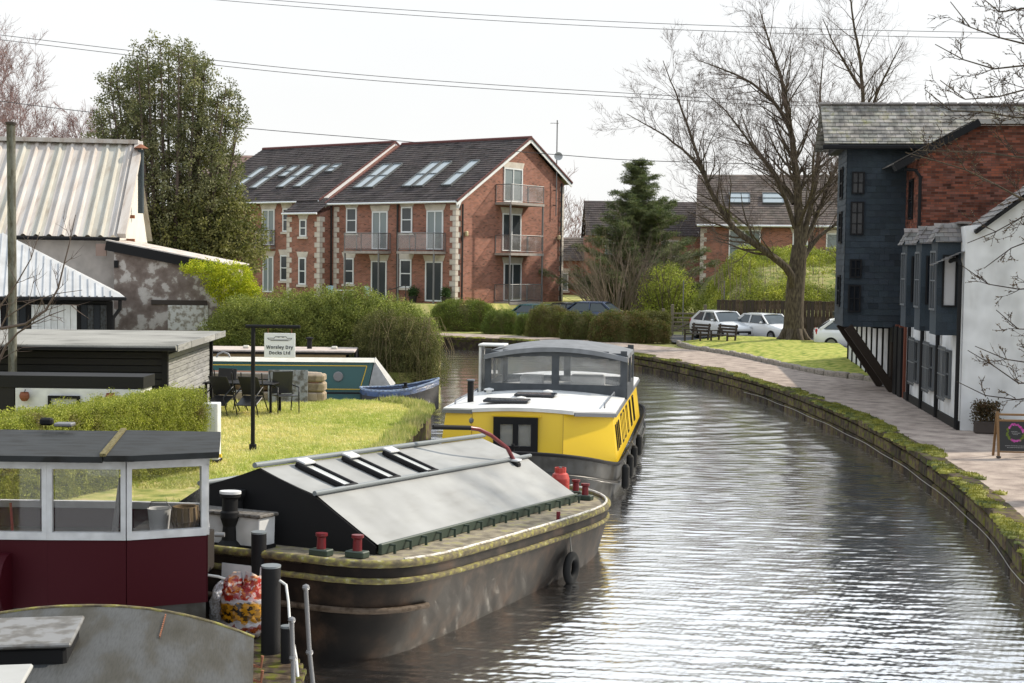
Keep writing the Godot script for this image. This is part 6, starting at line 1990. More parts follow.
func jetty() -> void:
	var j := thing("jetty", "mossy dark timber jetty between the moored boats", "jetty", V(-2.9, 0.0, 13.5), 0.0)
	var ms := [mat("jetty_plank", Color(0.5, 0.5, 0.48), 0.9, texs.mossy, Vector3(0.6, 0.6, 0.6), 0.5, texs.grain, Vector3(3, 3, 3)), mat("jetty_plank_b", Color(0.75, 0.7, 0.62), 0.9, texs.mossy, Vector3(0.5, 0.5, 0.5), 0.5, texs.grain, Vector3(3, 3, 3))]
	for k in 40:
		var d := 8.6 + k * 0.19
		var x1 := -2.0 if d < 13.9 else lerpf(-2.0, -2.75, (d - 13.9) / 2.3)
		var b := MB.new()
		b.cbox(Vector3.ZERO, Vector3(x1 + 4.4, 0.06, 0.18), 0.012)
		var p := part(j, "plank", b, ms[rng.randi() % 2])
		p.position = V((x1 - 4.4) / 2, 0.32 + rng.randf_range(-0.006, 0.006), d) - j.position
	for q in [[-2.08, 9.5], [-2.08, 13.0], [-2.5, 15.4], [-4.2, 12]]: pipe(j, "pile", [V(q[0], -0.9, q[1]) - j.position, V(q[0], 0.29, q[1]) - j.position], 0.12, mats.tarred_timber)
	var b := MB.new()
	b.bar(V(-2.05, 0.2, 8.6) - j.position, V(-2.05, 0.2, 13.8) - j.position, 0.1, 0.2)
	part(j, "edge_beam", b, mats.tarred_timber)
	# mooring posts
	for q in [[-2.46, 14.55, 0.1, 0.9, "tall black mooring post nearest the shopping bags"], [-2.8, 15.75, 0.085, 1.02, "black mooring post between the bags and the barge bow"], [-2.24, 14.2, 0.06, 0.36, "short black mooring post with white rope at the jetty edge"]]:
		var m := thing("mooring_post", q[4], "post", V(q[0], 0.35, q[1]), 0.0, "mooring posts on the jetty")
		pipe(m, "shaft", [Vector3.ZERO, Vector3(0, q[3], 0)], q[2], mats.black_paint, 14)
		pipe(m, "cap", [Vector3(0, q[3], 0), Vector3(0, q[3] + 0.02, 0)], q[2] * 1.03, mats.pipe_grey, 14)
	var pts := [V(-2.36, 1.12, 14.5), V(-2.28, 1.1, 14.4), V(-2.24, 0.95, 14.3), V(-2.2, 0.75, 14.15), V(-2.1, 0.5, 13.9), V(-2.02, 0.25, 13.6)]
	b = MB.new()
	b.tube(pts, [0.014, 0.014, 0.014, 0.014, 0.014, 0.014], 6)
	single("white_rope", b, mat("rope_white", Color(0.6, 0.6, 0.58), 0.9), "white rope running down from the mooring post to the water", "rope")
	pts = [V(-3.55, 1.0, 15.4), V(-3.2, 0.93, 15.5), V(-2.95, 0.82, 15.6), V(-2.7, 0.76, 15.75)]
	b = MB.new()
	b.tube(pts, [0.016, 0.016, 0.016, 0.016], 6)
	single("white_rope", b, mats.rope_white, "white rope slung from the maroon boat towards the barge bow", "rope")
	# steel ladder rails at the jetty edge
	for q in [[-1.9, 13.15, 1.34, 0.10, "taller grey steel ladder rail at the jetty edge"], [-2.0, 12.95, 1.08, 0.04, "shorter grey steel ladder rail at the jetty edge"]]:
		var m := thing("ladder_rail", q[4], "rail", V(q[0], 0.0, q[1]), 0.0, "ladder rails at the jetty edge")
		pipe(m, "tube", [Vector3(q[3] + 0.02, -0.4, 0.3), Vector3(q[3], 0.4, 0.12), Vector3(q[3] * 0.4, 0.75, 0), Vector3(0, q[2], -0.02)], 0.022, mats.galvanised, 10)
		b = MB.new()
		b.lathe([Vector2(0.0, -0.035), Vector2(0.03, -0.02), Vector2(0.037, 0.0), Vector2(0.03, 0.02), Vector2(0, 0.035)], 12, Vector3(0, q[2] + 0.02, -0.02))
		part(m, "knob", b, mats.galvanised)
		b = MB.new()
		b.lathe([Vector2(0.0, -0.03), Vector2(0.03, -0.02), Vector2(0.037, 0.0), Vector2(0.03, 0.02), Vector2(0, 0.03)], 12, Vector3(q[3] * 0.4, 0.75, 0))
		part(m, "joint", b, mats.galvanised)
	bags()

func bags() -> void:
	var im := Image.create(256, 256, false, Image.FORMAT_RGB8)
	im.fill(Color(0.74, 0.74, 0.77))
	var f1 := FastNoiseLite.new()
	f1.seed = 3
	f1.frequency = 0.016
	for y in 256:
		for x in 256:
			var n := f1.get_noise_2d(x, y)
			var n2 := f1.get_noise_2d(x * 2.2 + 400, y * 2.2)
			var v := y + n * 26.0
			var c := Color(0.74, 0.74, 0.77)
			if v > 14 and v < 96: c = Color(0.60, 0.05, 0.07) if n2 < 0.22 else Color(0.80, 0.76, 0.75)
			elif v > 112 and v < 192 and absf(x - 128) < 96 + n * 40: c = Color(0.74, 0.52, 0.06) if n2 > -0.06 else Color(0.07, 0.05, 0.03)
			elif v > 214 and v < 232: c = Color(0.45, 0.06, 0.09)
			im.set_pixel(x, y, c)
	var pm := StandardMaterial3D.new()
	pm.resource_name = "printed_plastic"
	pm.albedo_texture = ImageTexture.create_from_image(im)
	pm.roughness = 0.35
	pm.uv1_triplanar = true
	pm.uv1_scale = Vector3(1.5, 1.5, 1.5)
	pm.uv1_offset = Vector3(0.5, 0.95, 0.5)
	for q in [[V(-2.86, 0.35, 15.15), Vector3(0.24, 0.31, 0.17), pm, "plump red, white and yellow printed plastic sack on the jetty", 1], [V(-3.05, 0.35, 15.32), Vector3(0.2, 0.24, 0.15), mat("pale_plastic", Color(0.55, 0.56, 0.6), 0.35, texs.stain, Vector3(5, 5, 5)), "crumpled pale plastic bag behind the printed sack", 2]]:
		var f := FastNoiseLite.new()
		f.seed = q[4]
		f.frequency = 2.2
		var rows := []
		for i in 29:
			var v := -PI / 2 + PI * i / 28
			var line := PackedVector3Array()
			for k in 40:
				var a := TAU * k / 40
				var d := Vector3(cos(v) * cos(a), sin(v), cos(v) * sin(a))
				var sq := pow(absf(cos(v)), 0.45)
				d = Vector3(sq * cos(a), sin(v), sq * sin(a))
				var n := 1.0 + 0.16 * f.get_noise_3dv(d * 1.6) + 0.09 * absf(f.get_noise_3dv(d * 4.0))
				var p: Vector3 = d * q[1] * n
				if d.y > 0.55: p += Vector3(cos(a) * 0.02, 0.07 * sin(a * 2.0 + 1.0) + 0.03 * f.get_noise_2d(a * 2.0, 1.0), sin(a) * 0.01) * ((d.y - 0.55) * 2.2)
				p.y = maxf(p.y + q[1].y, 0.0)
				line.append(p)
			rows.append(line)
		var b := MB.new()
		b.loft(rows, true, false)
		var o := single("plastic_sack", b, q[2], q[3], "bag")
		o.position = q[0]

# ---------------------------------------------------------------- cars and street furniture
func car(label: String, at: Vector3, bearing: float, paint: Material, tall := 1.48, L := 4.0, W := 1.74, group := "") -> void:
	var t := thing("parked_car", label, "car", at, bearing, group)
	var f := -L / 2
	var k := tall / 1.48
	var hw := W / 2
	# lower body: stations from nose to tail
	var rows := []
	for s in [[0.0, 0.30, 0.58, 0.72, 0.66], [0.06, 0.20, 0.68, 0.84, 0.80], [0.3, 0.17, 0.78, 0.92, 0.93], [0.8, 0.17, 0.88, 0.97, 0.98], [1.15, 0.17, 0.95, 0.985, 1.0], [2.0, 0.17, 0.97, 1.0, 1.0], [3.2, 0.17, 1.0, 1.0, 1.0], [3.75, 0.19, 1.0, 0.97, 0.97], [3.95, 0.28, 0.98, 0.9, 0.93], [4.0, 0.36, 0.9, 0.86, 0.86]]:
		var z: float = f + s[0] * L / 4.0
		var lo: float = s[1] * k
		var hi: float = s[2] * k
		var w: float = hw * s[4]
		var line := PackedVector3Array()
		for p in [[-0.8, lo], [-0.97, lo + 0.06], [-1.0, lerpf(lo, hi, 0.45)], [-0.99, lerpf(lo, hi, 0.75)], [-0.93, hi - 0.02], [-0.8, hi], [-0.4, hi + 0.015], [0.0, hi + 0.02], [0.4, hi + 0.015], [0.8, hi], [0.93, hi - 0.02], [0.99, lerpf(lo, hi, 0.75)], [1.0, lerpf(lo, hi, 0.45)], [0.97, lo + 0.06], [0.8, lo]]:
			line.append(Vector3(w * p[0], p[1], z))
		rows.append(line)
	var b := MB.new()
	b.loft(rows, true, false)
	for r in [rows[0], rows[-1]]:
		for i in range(1, r.size() - 1): b.tri(r[0], r[i], r[i + 1])
	part(t, "body", b, paint)
	# cabin: windscreen foot, roof front, roof rear, tail
	var zs := [f + 1.05 * L / 4, f + 1.75 * L / 4, f + 3.2 * L / 4, f + 3.85 * L / 4]
	var base := [0.93 * k, 0.0, 0.0, 0.99 * k]
	var top := tall
	var tw := hw * 0.74
	var bw := hw * 0.95
	b = MB.new()
	var rr := []
	for z in [zs[1] - 0.05, zs[1] + 0.25, (zs[1] + zs[2]) / 2, zs[2] - 0.1, zs[2] + 0.12]:
		var line := PackedVector3Array()
		var dy := 0.05 if z == zs[1] - 0.05 else (0.04 if z > zs[2] else 0.0)
		for i in 9:
			var q := i / 8.0 * 2 - 1
			line.append(Vector3(q * (tw + 0.03), top - dy - 0.05 * q * q * q * q - 0.02 * q * q, z))
		rr.append(line)
	b.loft(rr, false, true)
	part(t, "roof", b, paint)
	var gl := mat("car_glass", Color(0.05, 0.065, 0.075), 0.04)
	b = MB.new()
	b.quad(Vector3(-bw * 0.9, base[0], zs[0]), Vector3(bw * 0.9, base[0], zs[0]), Vector3(tw, top - 0.07, zs[1]), Vector3(-tw, top - 0.07, zs[1]))
	part(t, "windscreen", b, gl)
	b = MB.new()
	b.quad(Vector3(bw * 0.85, base[3], zs[3]), Vector3(-bw * 0.85, base[3], zs[3]), Vector3(-tw * 0.95, top - 0.07, zs[2]), Vector3(tw * 0.95, top - 0.07, zs[2]))
	part(t, "rear_window", b, gl)
	for s in [-1.0, 1.0]:
		var zm: float = (zs[1] + zs[2]) / 2 + 0.05
		for q in [[zs[0] + 0.3, zs[1] + 0.1, zm - 0.04], [zm + 0.05, zm + 0.05, zs[3] - 0.3]]:
			b = MB.new()
			var A := Vector3(s * bw, 0.96 * k, q[0])
			var B := Vector3(s * bw, 0.98 * k, q[2])
			var C := Vector3(s * (tw + 0.025), top - 0.11, q[2] if q[2] < zm else zs[2] - 0.12)
			var D := Vector3(s * (tw + 0.025), top - 0.11, q[1])
			b.quad(A, B, C, D)
			part(t, "side_window", b, gl)
		b = MB.new() # pillars and window surround
		b.bar(Vector3(s * bw * 0.95, base[0], zs[0] + 0.05), Vector3(s * (tw + 0.01), top - 0.06, zs[1]), 0.07, 0.06)
		b.bar(Vector3(s * bw, 0.96 * k, zm), Vector3(s * (tw + 0.02), top - 0.08, zm), 0.06, 0.09)
		b.bar(Vector3(s * bw * 0.96, 0.97 * k, zs[3] - 0.12), Vector3(s * (tw + 0.0), top - 0.1, zs[2]), 0.06, 0.12)
		b.bar(Vector3(s * (tw + 0.015), top - 0.07, zs[1]), Vector3(s * (tw + 0.015), top - 0.07, zs[2]), 0.05, 0.07)
		part(t, "pillar", b, paint)
		block(t, "mirror", Vector3(s * (hw + 0.08), 1.0 * k, zs[0] + 0.42), Vector3(0.18, 0.12, 0.1), paint, 0.04)
		b = MB.new()
		b.cbox(Vector3(s * hw * 0.66, 0.66 * k, f + 0.11), Vector3(0.36, 0.15, 0.16), 0.05)
		part(t, "headlight", b, mat("lamp_clear", Color(0.45, 0.47, 0.5), 0.08))
		b = MB.new()
		b.cbox(Vector3(s * hw * 0.82, 0.85 * k, -f - 0.1), Vector3(0.2, 0.3, 0.12), 0.04)
		part(t, "tail_light", b, mat("lamp_red", Color(0.35, 0.015, 0.015), 0.15))
		for z in [f + 0.8 * L / 4, f + 3.25 * L / 4]:
			b = MB.new()
			b.x = Transform3D(Basis(Vector3(0, 0, 1), -s * PI / 2), Vector3(s * (hw - 0.2), 0.31, z))
			b.lathe([Vector2(0.17, 0.0), Vector2(0.29, 0.0), Vector2(0.31, 0.03), Vector2(0.31, 0.18), Vector2(0.28, 0.21), Vector2(0.2, 0.21), Vector2(0.2, 0.17)], 20)
			var w := part(t, "wheel", b, mats.rubber)
			b = MB.new()
			b.x = Transform3D(Basis(Vector3(0, 0, 1), -s * PI / 2), Vector3(s * (hw - 0.2), 0.31, z))
			b.lathe([Vector2(0.205, 0.18), Vector2(0.19, 0.2), Vector2(0.06, 0.185), Vector2(0, 0.2)], 20)
			part(w, "rim", b, metal("alloy", Color(0.35, 0.35, 0.36), 0.35, 0.8))
	b = MB.new()
	b.cbox(Vector3(0, 0.42 * k, f + 0.03), Vector3(hw * 1.1, 0.2, 0.1), 0.03)
	part(t, "grille", b, mats.black_paint)
	b = MB.new()
	b.box(Vector3(0, 0.36 * k, f - 0.03), Vector3(0.5, 0.11, 0.02))
	part(t, "number_plate", b, mats.clean_white)

func bench(label: String, at: Vector3, bearing: float) -> void:
	var t := thing("bench", label, "bench", at, bearing, "benches beside the towpath")
	var m := mat("bench_wood", Color(0.075, 0.06, 0.05), 0.8, texs.grain, Vector3(1, 4, 4))
	for k in 3: block(t, "seat_slat", Vector3(0, 0.44, -0.16 + 0.16 * k), Vector3(1.5, 0.04, 0.13), m, 0.01)
	for k in 3: block(t, "back_slat", Vector3(0, 0.58 + 0.14 * k, 0.27 + 0.03 * k), Vector3(1.5, 0.11, 0.03), m, 0.01)
	for x in [-0.62, 0.62]:
		var b := MB.new()
		b.bar(Vector3(x, 0, -0.2), Vector3(x, 0.62, -0.2), 0.07, 0.07)
		b.bar(Vector3(x, 0, 0.25), Vector3(x, 0.95, 0.36), 0.07, 0.07)
		b.bar(Vector3(x, 0.62, -0.25), Vector3(x, 0.62, 0.3), 0.07, 0.05)
		b.bar(Vector3(x, 0.4, -0.2), Vector3(x, 0.4, 0.28), 0.06, 0.06)
		part(t, "end_frame", b, m)

func street_things() -> void:
	var wp := mat("car_white", Color(0.70, 0.71, 0.72), 0.22)
	wp.clearcoat_enabled = true
	wp.clearcoat = 0.6
	wp.clearcoat_roughness = 0.05
	car("white hatchback parked nearest the timber gate", V(11.0, 0.665, 74.4), 157, wp, 1.5, 4.1, 1.76, "white cars parked by the big tree")
	car("white hatchback parked between the other white car and the tree trunk", V(13.15, 0.665, 73.0), 150, wp, 1.44, 3.95, 1.7, "white cars parked by the big tree")
	car("white car mostly hidden behind the slate tower", V(16.1, 0.665, 66.0), 100, wp, 1.46, 4.1, 1.74, "white cars parked by the big tree")
	var teal := mat("car_teal", Color(0.05, 0.13, 0.16), 0.2)
	car("dark teal hatchback behind the clipped hedges", V(0.9, 0.66, 83.4), 288, teal, 1.5, 4.0, 1.74)
	car("dark blue estate car behind the clipped hedges", V(4.2, 0.66, 83.6), 290, mat("car_blue", Color(0.04, 0.06, 0.12), 0.2), 1.68, 4.5, 1.85)
	car("black car between the teal and blue cars behind the hedges", V(2.9, 0.66, 87.4), 285, mat("car_black", Color(0.02, 0.02, 0.022), 0.2), 1.5, 4.2, 1.78)
	bench("dark timber bench beside the towpath, farther from the tree", V(9.0, 0.72, 69.6), 240)
	bench("dark timber bench beside the towpath, closer to the tree", V(10.1, 0.74, 68.2), 240)
	# five bar gate
	var g := thing("timber_gate", "weathered five bar timber gate by the white cars", "gate", V(8.3, 0.62, 78.2), 0.0)
	var wd := mat("gate_wood", Color(0.22, 0.19, 0.14), 0.85, texs.grain, Vector3(1, 4, 4))
	for x in [0.0, 0.5, 2.3]: block(g, "post", Vector3(x, 0.75 + (0.12 if x > 0.2 else 0.0), 0), Vector3(0.16, 1.5 + (0.24 if x > 0.2 else 0.0), 0.16), wd, 0.02)
	for k in 5: block(g, "bar", Vector3(1.4, 0.28 + 0.24 * k, 0), Vector3(1.7, 0.09, 0.05), wd, 0.01)
	var b := MB.new()
	b.bar(Vector3(0.6, 0.3, 0.05), Vector3(2.2, 1.2, 0.05), 0.05, 0.09)
	part(g, "brace", b, wd)
	for k in 3: block(g, "side_rail", Vector3(-0.6, 0.4 + 0.35 * k, 0), Vector3(1.2, 0.09, 0.05), wd, 0.01)
	# dark board fence at the foot of the bank
	var f := thing("board_fence", "dark brown board fence at the foot of the ivy bank", "fence", V(11.2, 0.6, 77.2), 0.0)
	var bm := [mat("fence_board", Color(0.105, 0.08, 0.055), 0.9, texs.grain, Vector3(3, 0.5, 3), 0.4, texs.stain, Vector3(0.6, 0.3, 0.6)), mat("fence_board_b", Color(0.14, 0.105, 0.07), 0.9, texs.grain, Vector3(3, 0.5, 3), 0.4, texs.stain, Vector3(0.5, 0.3, 0.5)), mat("fence_board_c", Color(0.075, 0.06, 0.045), 0.9, texs.grain, Vector3(3, 0.5, 3), 0.4)]
	for k in 40:
		var x := 0.2 * k
		block(f, "board", Vector3(x, 1.02 + 0.02 * sin(k * 1.7), 0.35 * x / 4.0), Vector3(0.19, 2.1, 0.04), bm[rng.randi() % 3], 0.01)
	b = MB.new()
	b.bar(Vector3(-0.1, 2.0, -0.06), Vector3(8.0, 2.0, 0.64), 0.06, 0.1)
	part(f, "top_rail", b, bm[0])
	# tall thin wire fence posts on the bank foot
	for q in [[9.6, "thin metal post standing behind the timber gate"], [11.9, "thin metal post on the bank behind the first white car"]]:
		var m := thing("fence_post", q[1], "post", V(q[0], 0.6, 80.0), 0.0, "thin posts below the ivy bank")
		pipe(m, "shaft", [Vector3.ZERO, Vector3(0, 3.0, 0)], 0.035, mats.galvanised, 6)
		pipe(m, "cap", [Vector3(0, 3.0, 0), Vector3(0, 3.05, 0)], 0.05, mats.galvanised, 6)
	a_board()
	# trough with a dry plant against the white wall
	var p := thing("plant_trough", "low dark plant trough with dry shrub by the white wall", "planter", V(10.95, 0.62, 33.1), 6.6)
	block(p, "trough", Vector3(0.25, 0.14, 0), Vector3(0.72, 0.28, 0.26), mats.dark_lintel, 0.02)
	var xf := []
	var cs := []
	for k in 90:
		var o := Vector3(rng.randf_range(-0.12, 0.4), rng.randf_range(0.28, 0.7), rng.randf_range(-0.14, 0.14))
		xf.append(Transform3D(Basis.from_euler(Vector3(rng.randf() * 6, rng.randf() * 6, 0)).scaled(Vector3.ONE * 0.22), o))
		cs.append(Color(0.10, 0.055, 0.03).lerp(Color(0.05, 0.05, 0.02), rng.randf()))
	copies(p, "foliage", clump(), leaf_mat("leaf", Color.WHITE, Color(0.35, 0.45, 0.12)), xf, cs)

func a_board() -> void:
	var t := thing("a_board", "black pavement board with pink flower wreath in brown timber frame", "sign", V(10.25, 0.62, 28.85), 4.0)
	var wd := mat("oak_frame", Color(0.25, 0.15, 0.075), 0.7, texs.grain, Vector3(4, 0.8, 4))
	for s in [[-1.0, 0.14], [1.0, 0.14]]:
		var b := MB.new()
		b.bar(Vector3(s[0] * 0.34, 0, 0.2), Vector3(s[0] * 0.34, 0.93, 0.02), 0.045, 0.035)
		part(t, "leg", b, wd)
		b = MB.new()
		b.bar(Vector3(s[0] * 0.34, 0, -0.22), Vector3(s[0] * 0.34, 0.92, -0.02), 0.045, 0.035)
		part(t, "leg", b, wd)
		block(t, "foot", Vector3(s[0] * 0.34, 0.02, 0.2), Vector3(0.09, 0.04, 0.07), mats.dark_lintel, 0.01)
	var tilt := Transform3D(Basis(Vector3.RIGHT, -0.19), Vector3(0, 0.46, 0.125))
	for y in [0.42, 0.30, -0.34]:
		var b := MB.new()
		b.x = tilt
		b.cbox(Vector3(0, y, 0), Vector3(0.64, 0.045 if y > -0.3 else 0.03, 0.03), 0.006)
		part(t, "rail", b, wd)
	var b := MB.new()
	b.x = tilt
	b.box(Vector3(0, -0.02, 0.0), Vector3(0.63, 0.6, 0.014))
	var pn := part(t, "panel", b, mat("chalkboard", Color(0.012, 0.012, 0.013), 0.4))
	b = MB.new()
	var gb := MB.new()
	var r := RandomNumberGenerator.new()
	r.seed = 8
	for k in 64:
		var a := TAU * k / 64
		var green := sin(a * 1.0 + 0.3) < 0.35 and absf(cos(a)) > 0.55
		var o := Vector3(cos(a) * (0.165 + r.randf_range(-0.02, 0.02)), 0.05 + sin(a) * (0.165 + r.randf_range(-0.02, 0.02)), 0.009)
		var m: MB = gb if green else b
		var rad := r.randf_range(0.013, 0.026)
		m.x = tilt
		m.col = (Color(0.12, 0.16, 0.03) if green else Color(0.42, 0.03, 0.25).lerp(Color(0.55, 0.16, 0.42), r.randf()))
		for i in 6:
			var p := a * 3.0 + TAU * i / 6
			m.tri(o, o + Vector3(cos(p) * rad, sin(p) * rad, 0.002), o + Vector3(cos(p + 0.8) * rad, sin(p + 0.8) * rad, 0.003))
	part(pn, "flower_wreath", b, mat("print_pink", Color.WHITE, 0.6))
	part(pn, "wreath_leaves", gb, mat("print_green", Color.WHITE, 0.6))
	b = MB.new()
	b.x = tilt
	for q in [[-0.02, 0.075, 0.13], [0.01, 0.045, 0.16], [0.0, 0.015, 0.1], [0.0, -0.215, 0.42], [0.01, -0.25, 0.36]]:
		var x0: float = q[0] - q[2] / 2
		while x0 < q[0] + q[2] / 2:
			var w := r.randf_range(0.006, 0.03)
			b.box(Vector3(x0 + w / 2, q[1], 0.0085), Vector3(w, 0.007, 0.003))
			x0 += w + 0.008
	part(pn, "faint_script", b, mat("print_white", Color(0.4, 0.4, 0.4), 0.6))

# ---------------------------------------------------------------- overhead lines
func wires() -> void:
	var m := mat("wire_dark", Color(0.05, 0.05, 0.055), 0.6)
	for q in [
		[[V(-45, 18.1, 75), V(-26.95, 16.05, 75), V(-9.7, 14.35, 75), V(7.05, 13.4, 75), V(18, 13.1, 75), V(45, 13.2, 75)], "upper of the paired power lines crossing at mid height", 0.016],
		[[V(-45, 17.85, 75.4), V(-26.95, 15.85, 75.4), V(-9.7, 14.15, 75.4), V(7.05, 13.25, 75.4), V(18, 12.95, 75.4), V(45, 13.05, 75.4)], "lower of the paired power lines crossing at mid height", 0.016],
		[[V(-30, 18.6, 70), V(-11.99, 17.13, 70), V(5.06, 16.29, 70), V(24.75, 16.01, 70), V(45, 16.3, 70)], "upper of the two topmost power lines", 0.014],
		[[V(-30, 18.45, 70.4), V(-11.99, 16.98, 70.4), V(5.06, 16.1, 70.4), V(24.75, 15.8, 70.4), V(45, 16.1, 70.4)], "lower of the two topmost power lines", 0.014],
		[[V(-50, 16.6, 88), V(-31.64, 14.05, 88), V(-17.82, 12.7, 88), V(-7.36, 11.95, 88), V(2.81, 11.2, 88), V(11.43, 10.85, 88), V(40, 10.6, 88)], "lowest power line running in front of the apartment roofs", 0.022]]:
		var c := Curve3D.new()
		var p: Array = q[0]
		for i in p.size():
			var t: Vector3 = (p[mini(i + 1, p.size() - 1)] - p[maxi(i - 1, 0)]) / 6.0
			c.add_point(p[i], -t, t)
		var pts := []
		var rr := []
		for i in 60:
			pts.append(c.sample_baked(c.get_baked_length() * i / 59.0, true)); rr.append(q[2])
		var b := MB.new()
		b.tube(pts, rr, 5)
		single("power_line", b, m, q[1], "wire", "power lines crossing the sky")

# ---------------------------------------------------------------- vegetation
var clumps := []
func clump(kind := 0) -> Mesh:
	if clumps.is_empty():
		# 0: broad leaves, 1: small dense leaves, 2: needle sprays, 3: dry twigs
		for c in 3:
			var b := MB.new()
			var r := RandomNumberGenerator.new()
			r.seed = 30 + c
			for i in [22, 40, 46][c]:
				var o := Vector3(r.randfn(), r.randfn(), r.randfn())
				o = o.normalized() * pow(r.randf(), 0.5) * 0.5
				if c == 2: o.y *= 0.22
				var u := (o.normalized() + Vector3(r.randfn(), r.randfn(), r.randfn()) * 0.6).normalized()
				if c == 2: u = Vector3(o.x, -0.1 + r.randfn() * 0.15, o.z).normalized()
				var s := u.cross(Vector3(r.randfn(), r.randfn(), r.randfn())).normalized()
				var l: float = [0.26, 0.15, 0.30][c] * r.randf_range(0.7, 1.2)
				var w: float = l * [0.30, 0.32, 0.09][c]
				var n := u.cross(s)
				b.col = Color.WHITE * r.randf_range(0.8, 1.15)
				b.tri(o, o + u * l * 0.5 + s * w, o + u * l + n * l * 0.12)
				b.tri(o, o + u * l + n * l * 0.12, o + u * l * 0.5 - s * w)
			clumps.append(b.mesh())
	return clumps[kind]

func spin(s: float) -> Basis:
	return Basis.from_euler(Vector3(rng.randf() * TAU, rng.randf() * TAU, rng.randf() * TAU)).scaled(Vector3.ONE * s)

func shade(a: Color, b: Color) -> Color:
	return a.lerp(b, rng.randf()) * rng.randf_range(0.75, 1.25)

# clipped hedge: a rounded block of leaf clumps over a dark twiggy core
func hedge(label: String, a: Vector2, b: Vector2, y0: float, h0: float, h1: float, wide: float, c0: Color, c1: Color, dens := 90.0, size := 0.3, group := "", rough := 0.06, dry := Color(0.20, 0.15, 0.085), round_top := false) -> void:
	var mid := (a + b) / 2.0
	var t := thing("hedge", label, "hedge", V(mid.x, y0, mid.y), 0.0, group)
	var dir := (b - a)
	var L := dir.length()
	dir /= L
	var ea := Vector3(dir.x, 0, -dir.y)
	var ep := Vector3(dir.y, 0, dir.x)
	var core := MB.new()
	var rows := []
	for k in 5:
		var f := k / 4.0
		var h := lerpf(h0, h1, f) - 0.16
		var w := wide / 2 - 0.14
		if round_top:
			h *= 1.0 - 0.5 * pow(absf(f - 0.5) * 2.0, 3.0)
			w *= 1.0 - 0.45 * pow(absf(f - 0.5) * 2.0, 3.0)
		var o := ea * (f - 0.5) * (L - 0.3)
		rows.append(PackedVector3Array([o - ep * w, o - ep * w + Vector3.UP * h * 0.8, o - ep * w * 0.7 + Vector3.UP * h, o + ep * w * 0.7 + Vector3.UP * h, o + ep * w + Vector3.UP * h * 0.8, o + ep * w]))
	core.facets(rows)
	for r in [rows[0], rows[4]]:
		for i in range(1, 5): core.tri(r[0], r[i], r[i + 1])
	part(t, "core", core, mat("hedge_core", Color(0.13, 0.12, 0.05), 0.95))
	var xf := []
	var cs := []
	var f := FastNoiseLite.new()
	f.seed = int(abs(a.x) * 10)
	f.frequency = 0.9
	var n := int(dens * (L * wide + 2 * L * h1 + 2 * wide * h1))
	for i in n:
		# point on the outside of a rounded box
		var u := rng.randf() - 0.5
		var h := lerpf(h0, h1, u + 0.5)
		var p := Vector3.ZERO
		var pick := rng.randf() * (L * wide + 2 * L * h + 2 * wide * h)
		var x := u * L
		var yy := rng.randf() * h
		var z := (rng.randf() - 0.5) * wide
		if pick < L * wide: yy = h
		elif pick < L * wide + 2 * L * h: z = wide / 2 * (1 if rng.randf() < 0.75 else -1)
		else:
			x = L / 2 * (1 if rng.randf() < 0.5 else -1)
			h = h1 if x > 0 else h0
			yy = minf(yy, h)
		if round_top:
			var th := rng.randf() * TAU
			var ph := asin(rng.randf())
			var cp := pow(cos(ph), 0.62)
			x = L / 2 * cp * signf(cos(th)) * pow(absf(cos(th)), 0.7)
			z = wide / 2 * cp * signf(sin(th)) * pow(absf(sin(th)), 0.7)
			yy = h * pow(sin(ph), 0.72)
			if rng.randf() < 0.4: yy *= rng.randf()
		# round the shoulders
		var top := 0.0 if round_top else clampf((yy - h * 0.72) / (h * 0.28), 0, 1)
		z *= 1.0 - 0.22 * top * top
		x *= 1.0 - (0.16 * wide / L) * top * top
		var bump := f.get_noise_3d(x, yy, z + a.y)
		var q := ea * x + ep * z + Vector3.UP * yy
		var out := (ea * x / L * 2 + ep * z / wide * 2 + Vector3.UP * (yy / h - 0.4)).normalized()
		q += out * (bump * rough * 2.0 + rng.randf_range(-0.1, 0.03) + (rng.randf_range(0.0, 0.16) if rng.randf() < 0.08 else 0.0))
		q.y = maxf(q.y, 0.02)
		xf.append(Transform3D(spin(size * rng.randf_range(0.7, 1.2)), q))
		cs.append(shade(c0, c1).lerp(dry, clampf((f.get_noise_3d(x * 1.7 + 40.0, yy * 1.7, z * 1.7) - 0.22) * 3.0, 0.0, 0.85)))
	copies(t, "foliage", clump(1), leaf_mat("leaf", Color.WHITE, Color(0.35, 0.45, 0.12)), xf, cs)

func blob(parent: Node, called: String, list: Array, dens: float, size: float, c0: Color, c1: Color, kind := 0, floor_y := -99.0) -> void:
	var xf := []
	var cs := []
	for e in list:
		var r: Vector3 = e[1]
		for i in int(dens * r.x * r.y * r.z):
			var d := Vector3(rng.randfn(), rng.randfn(), rng.randfn()).normalized() * pow(rng.randf(), 0.36)
			var p: Vector3 = e[0] + d * r
			if p.y < floor_y: continue
			xf.append(Transform3D(spin(size * rng.randf_range(0.6, 1.25)), p))
			cs.append(shade(c0, c1))
	copies(parent, called, clump(kind), leaf_mat("leaf", Color.WHITE, Color(0.35, 0.45, 0.12)), xf, cs)

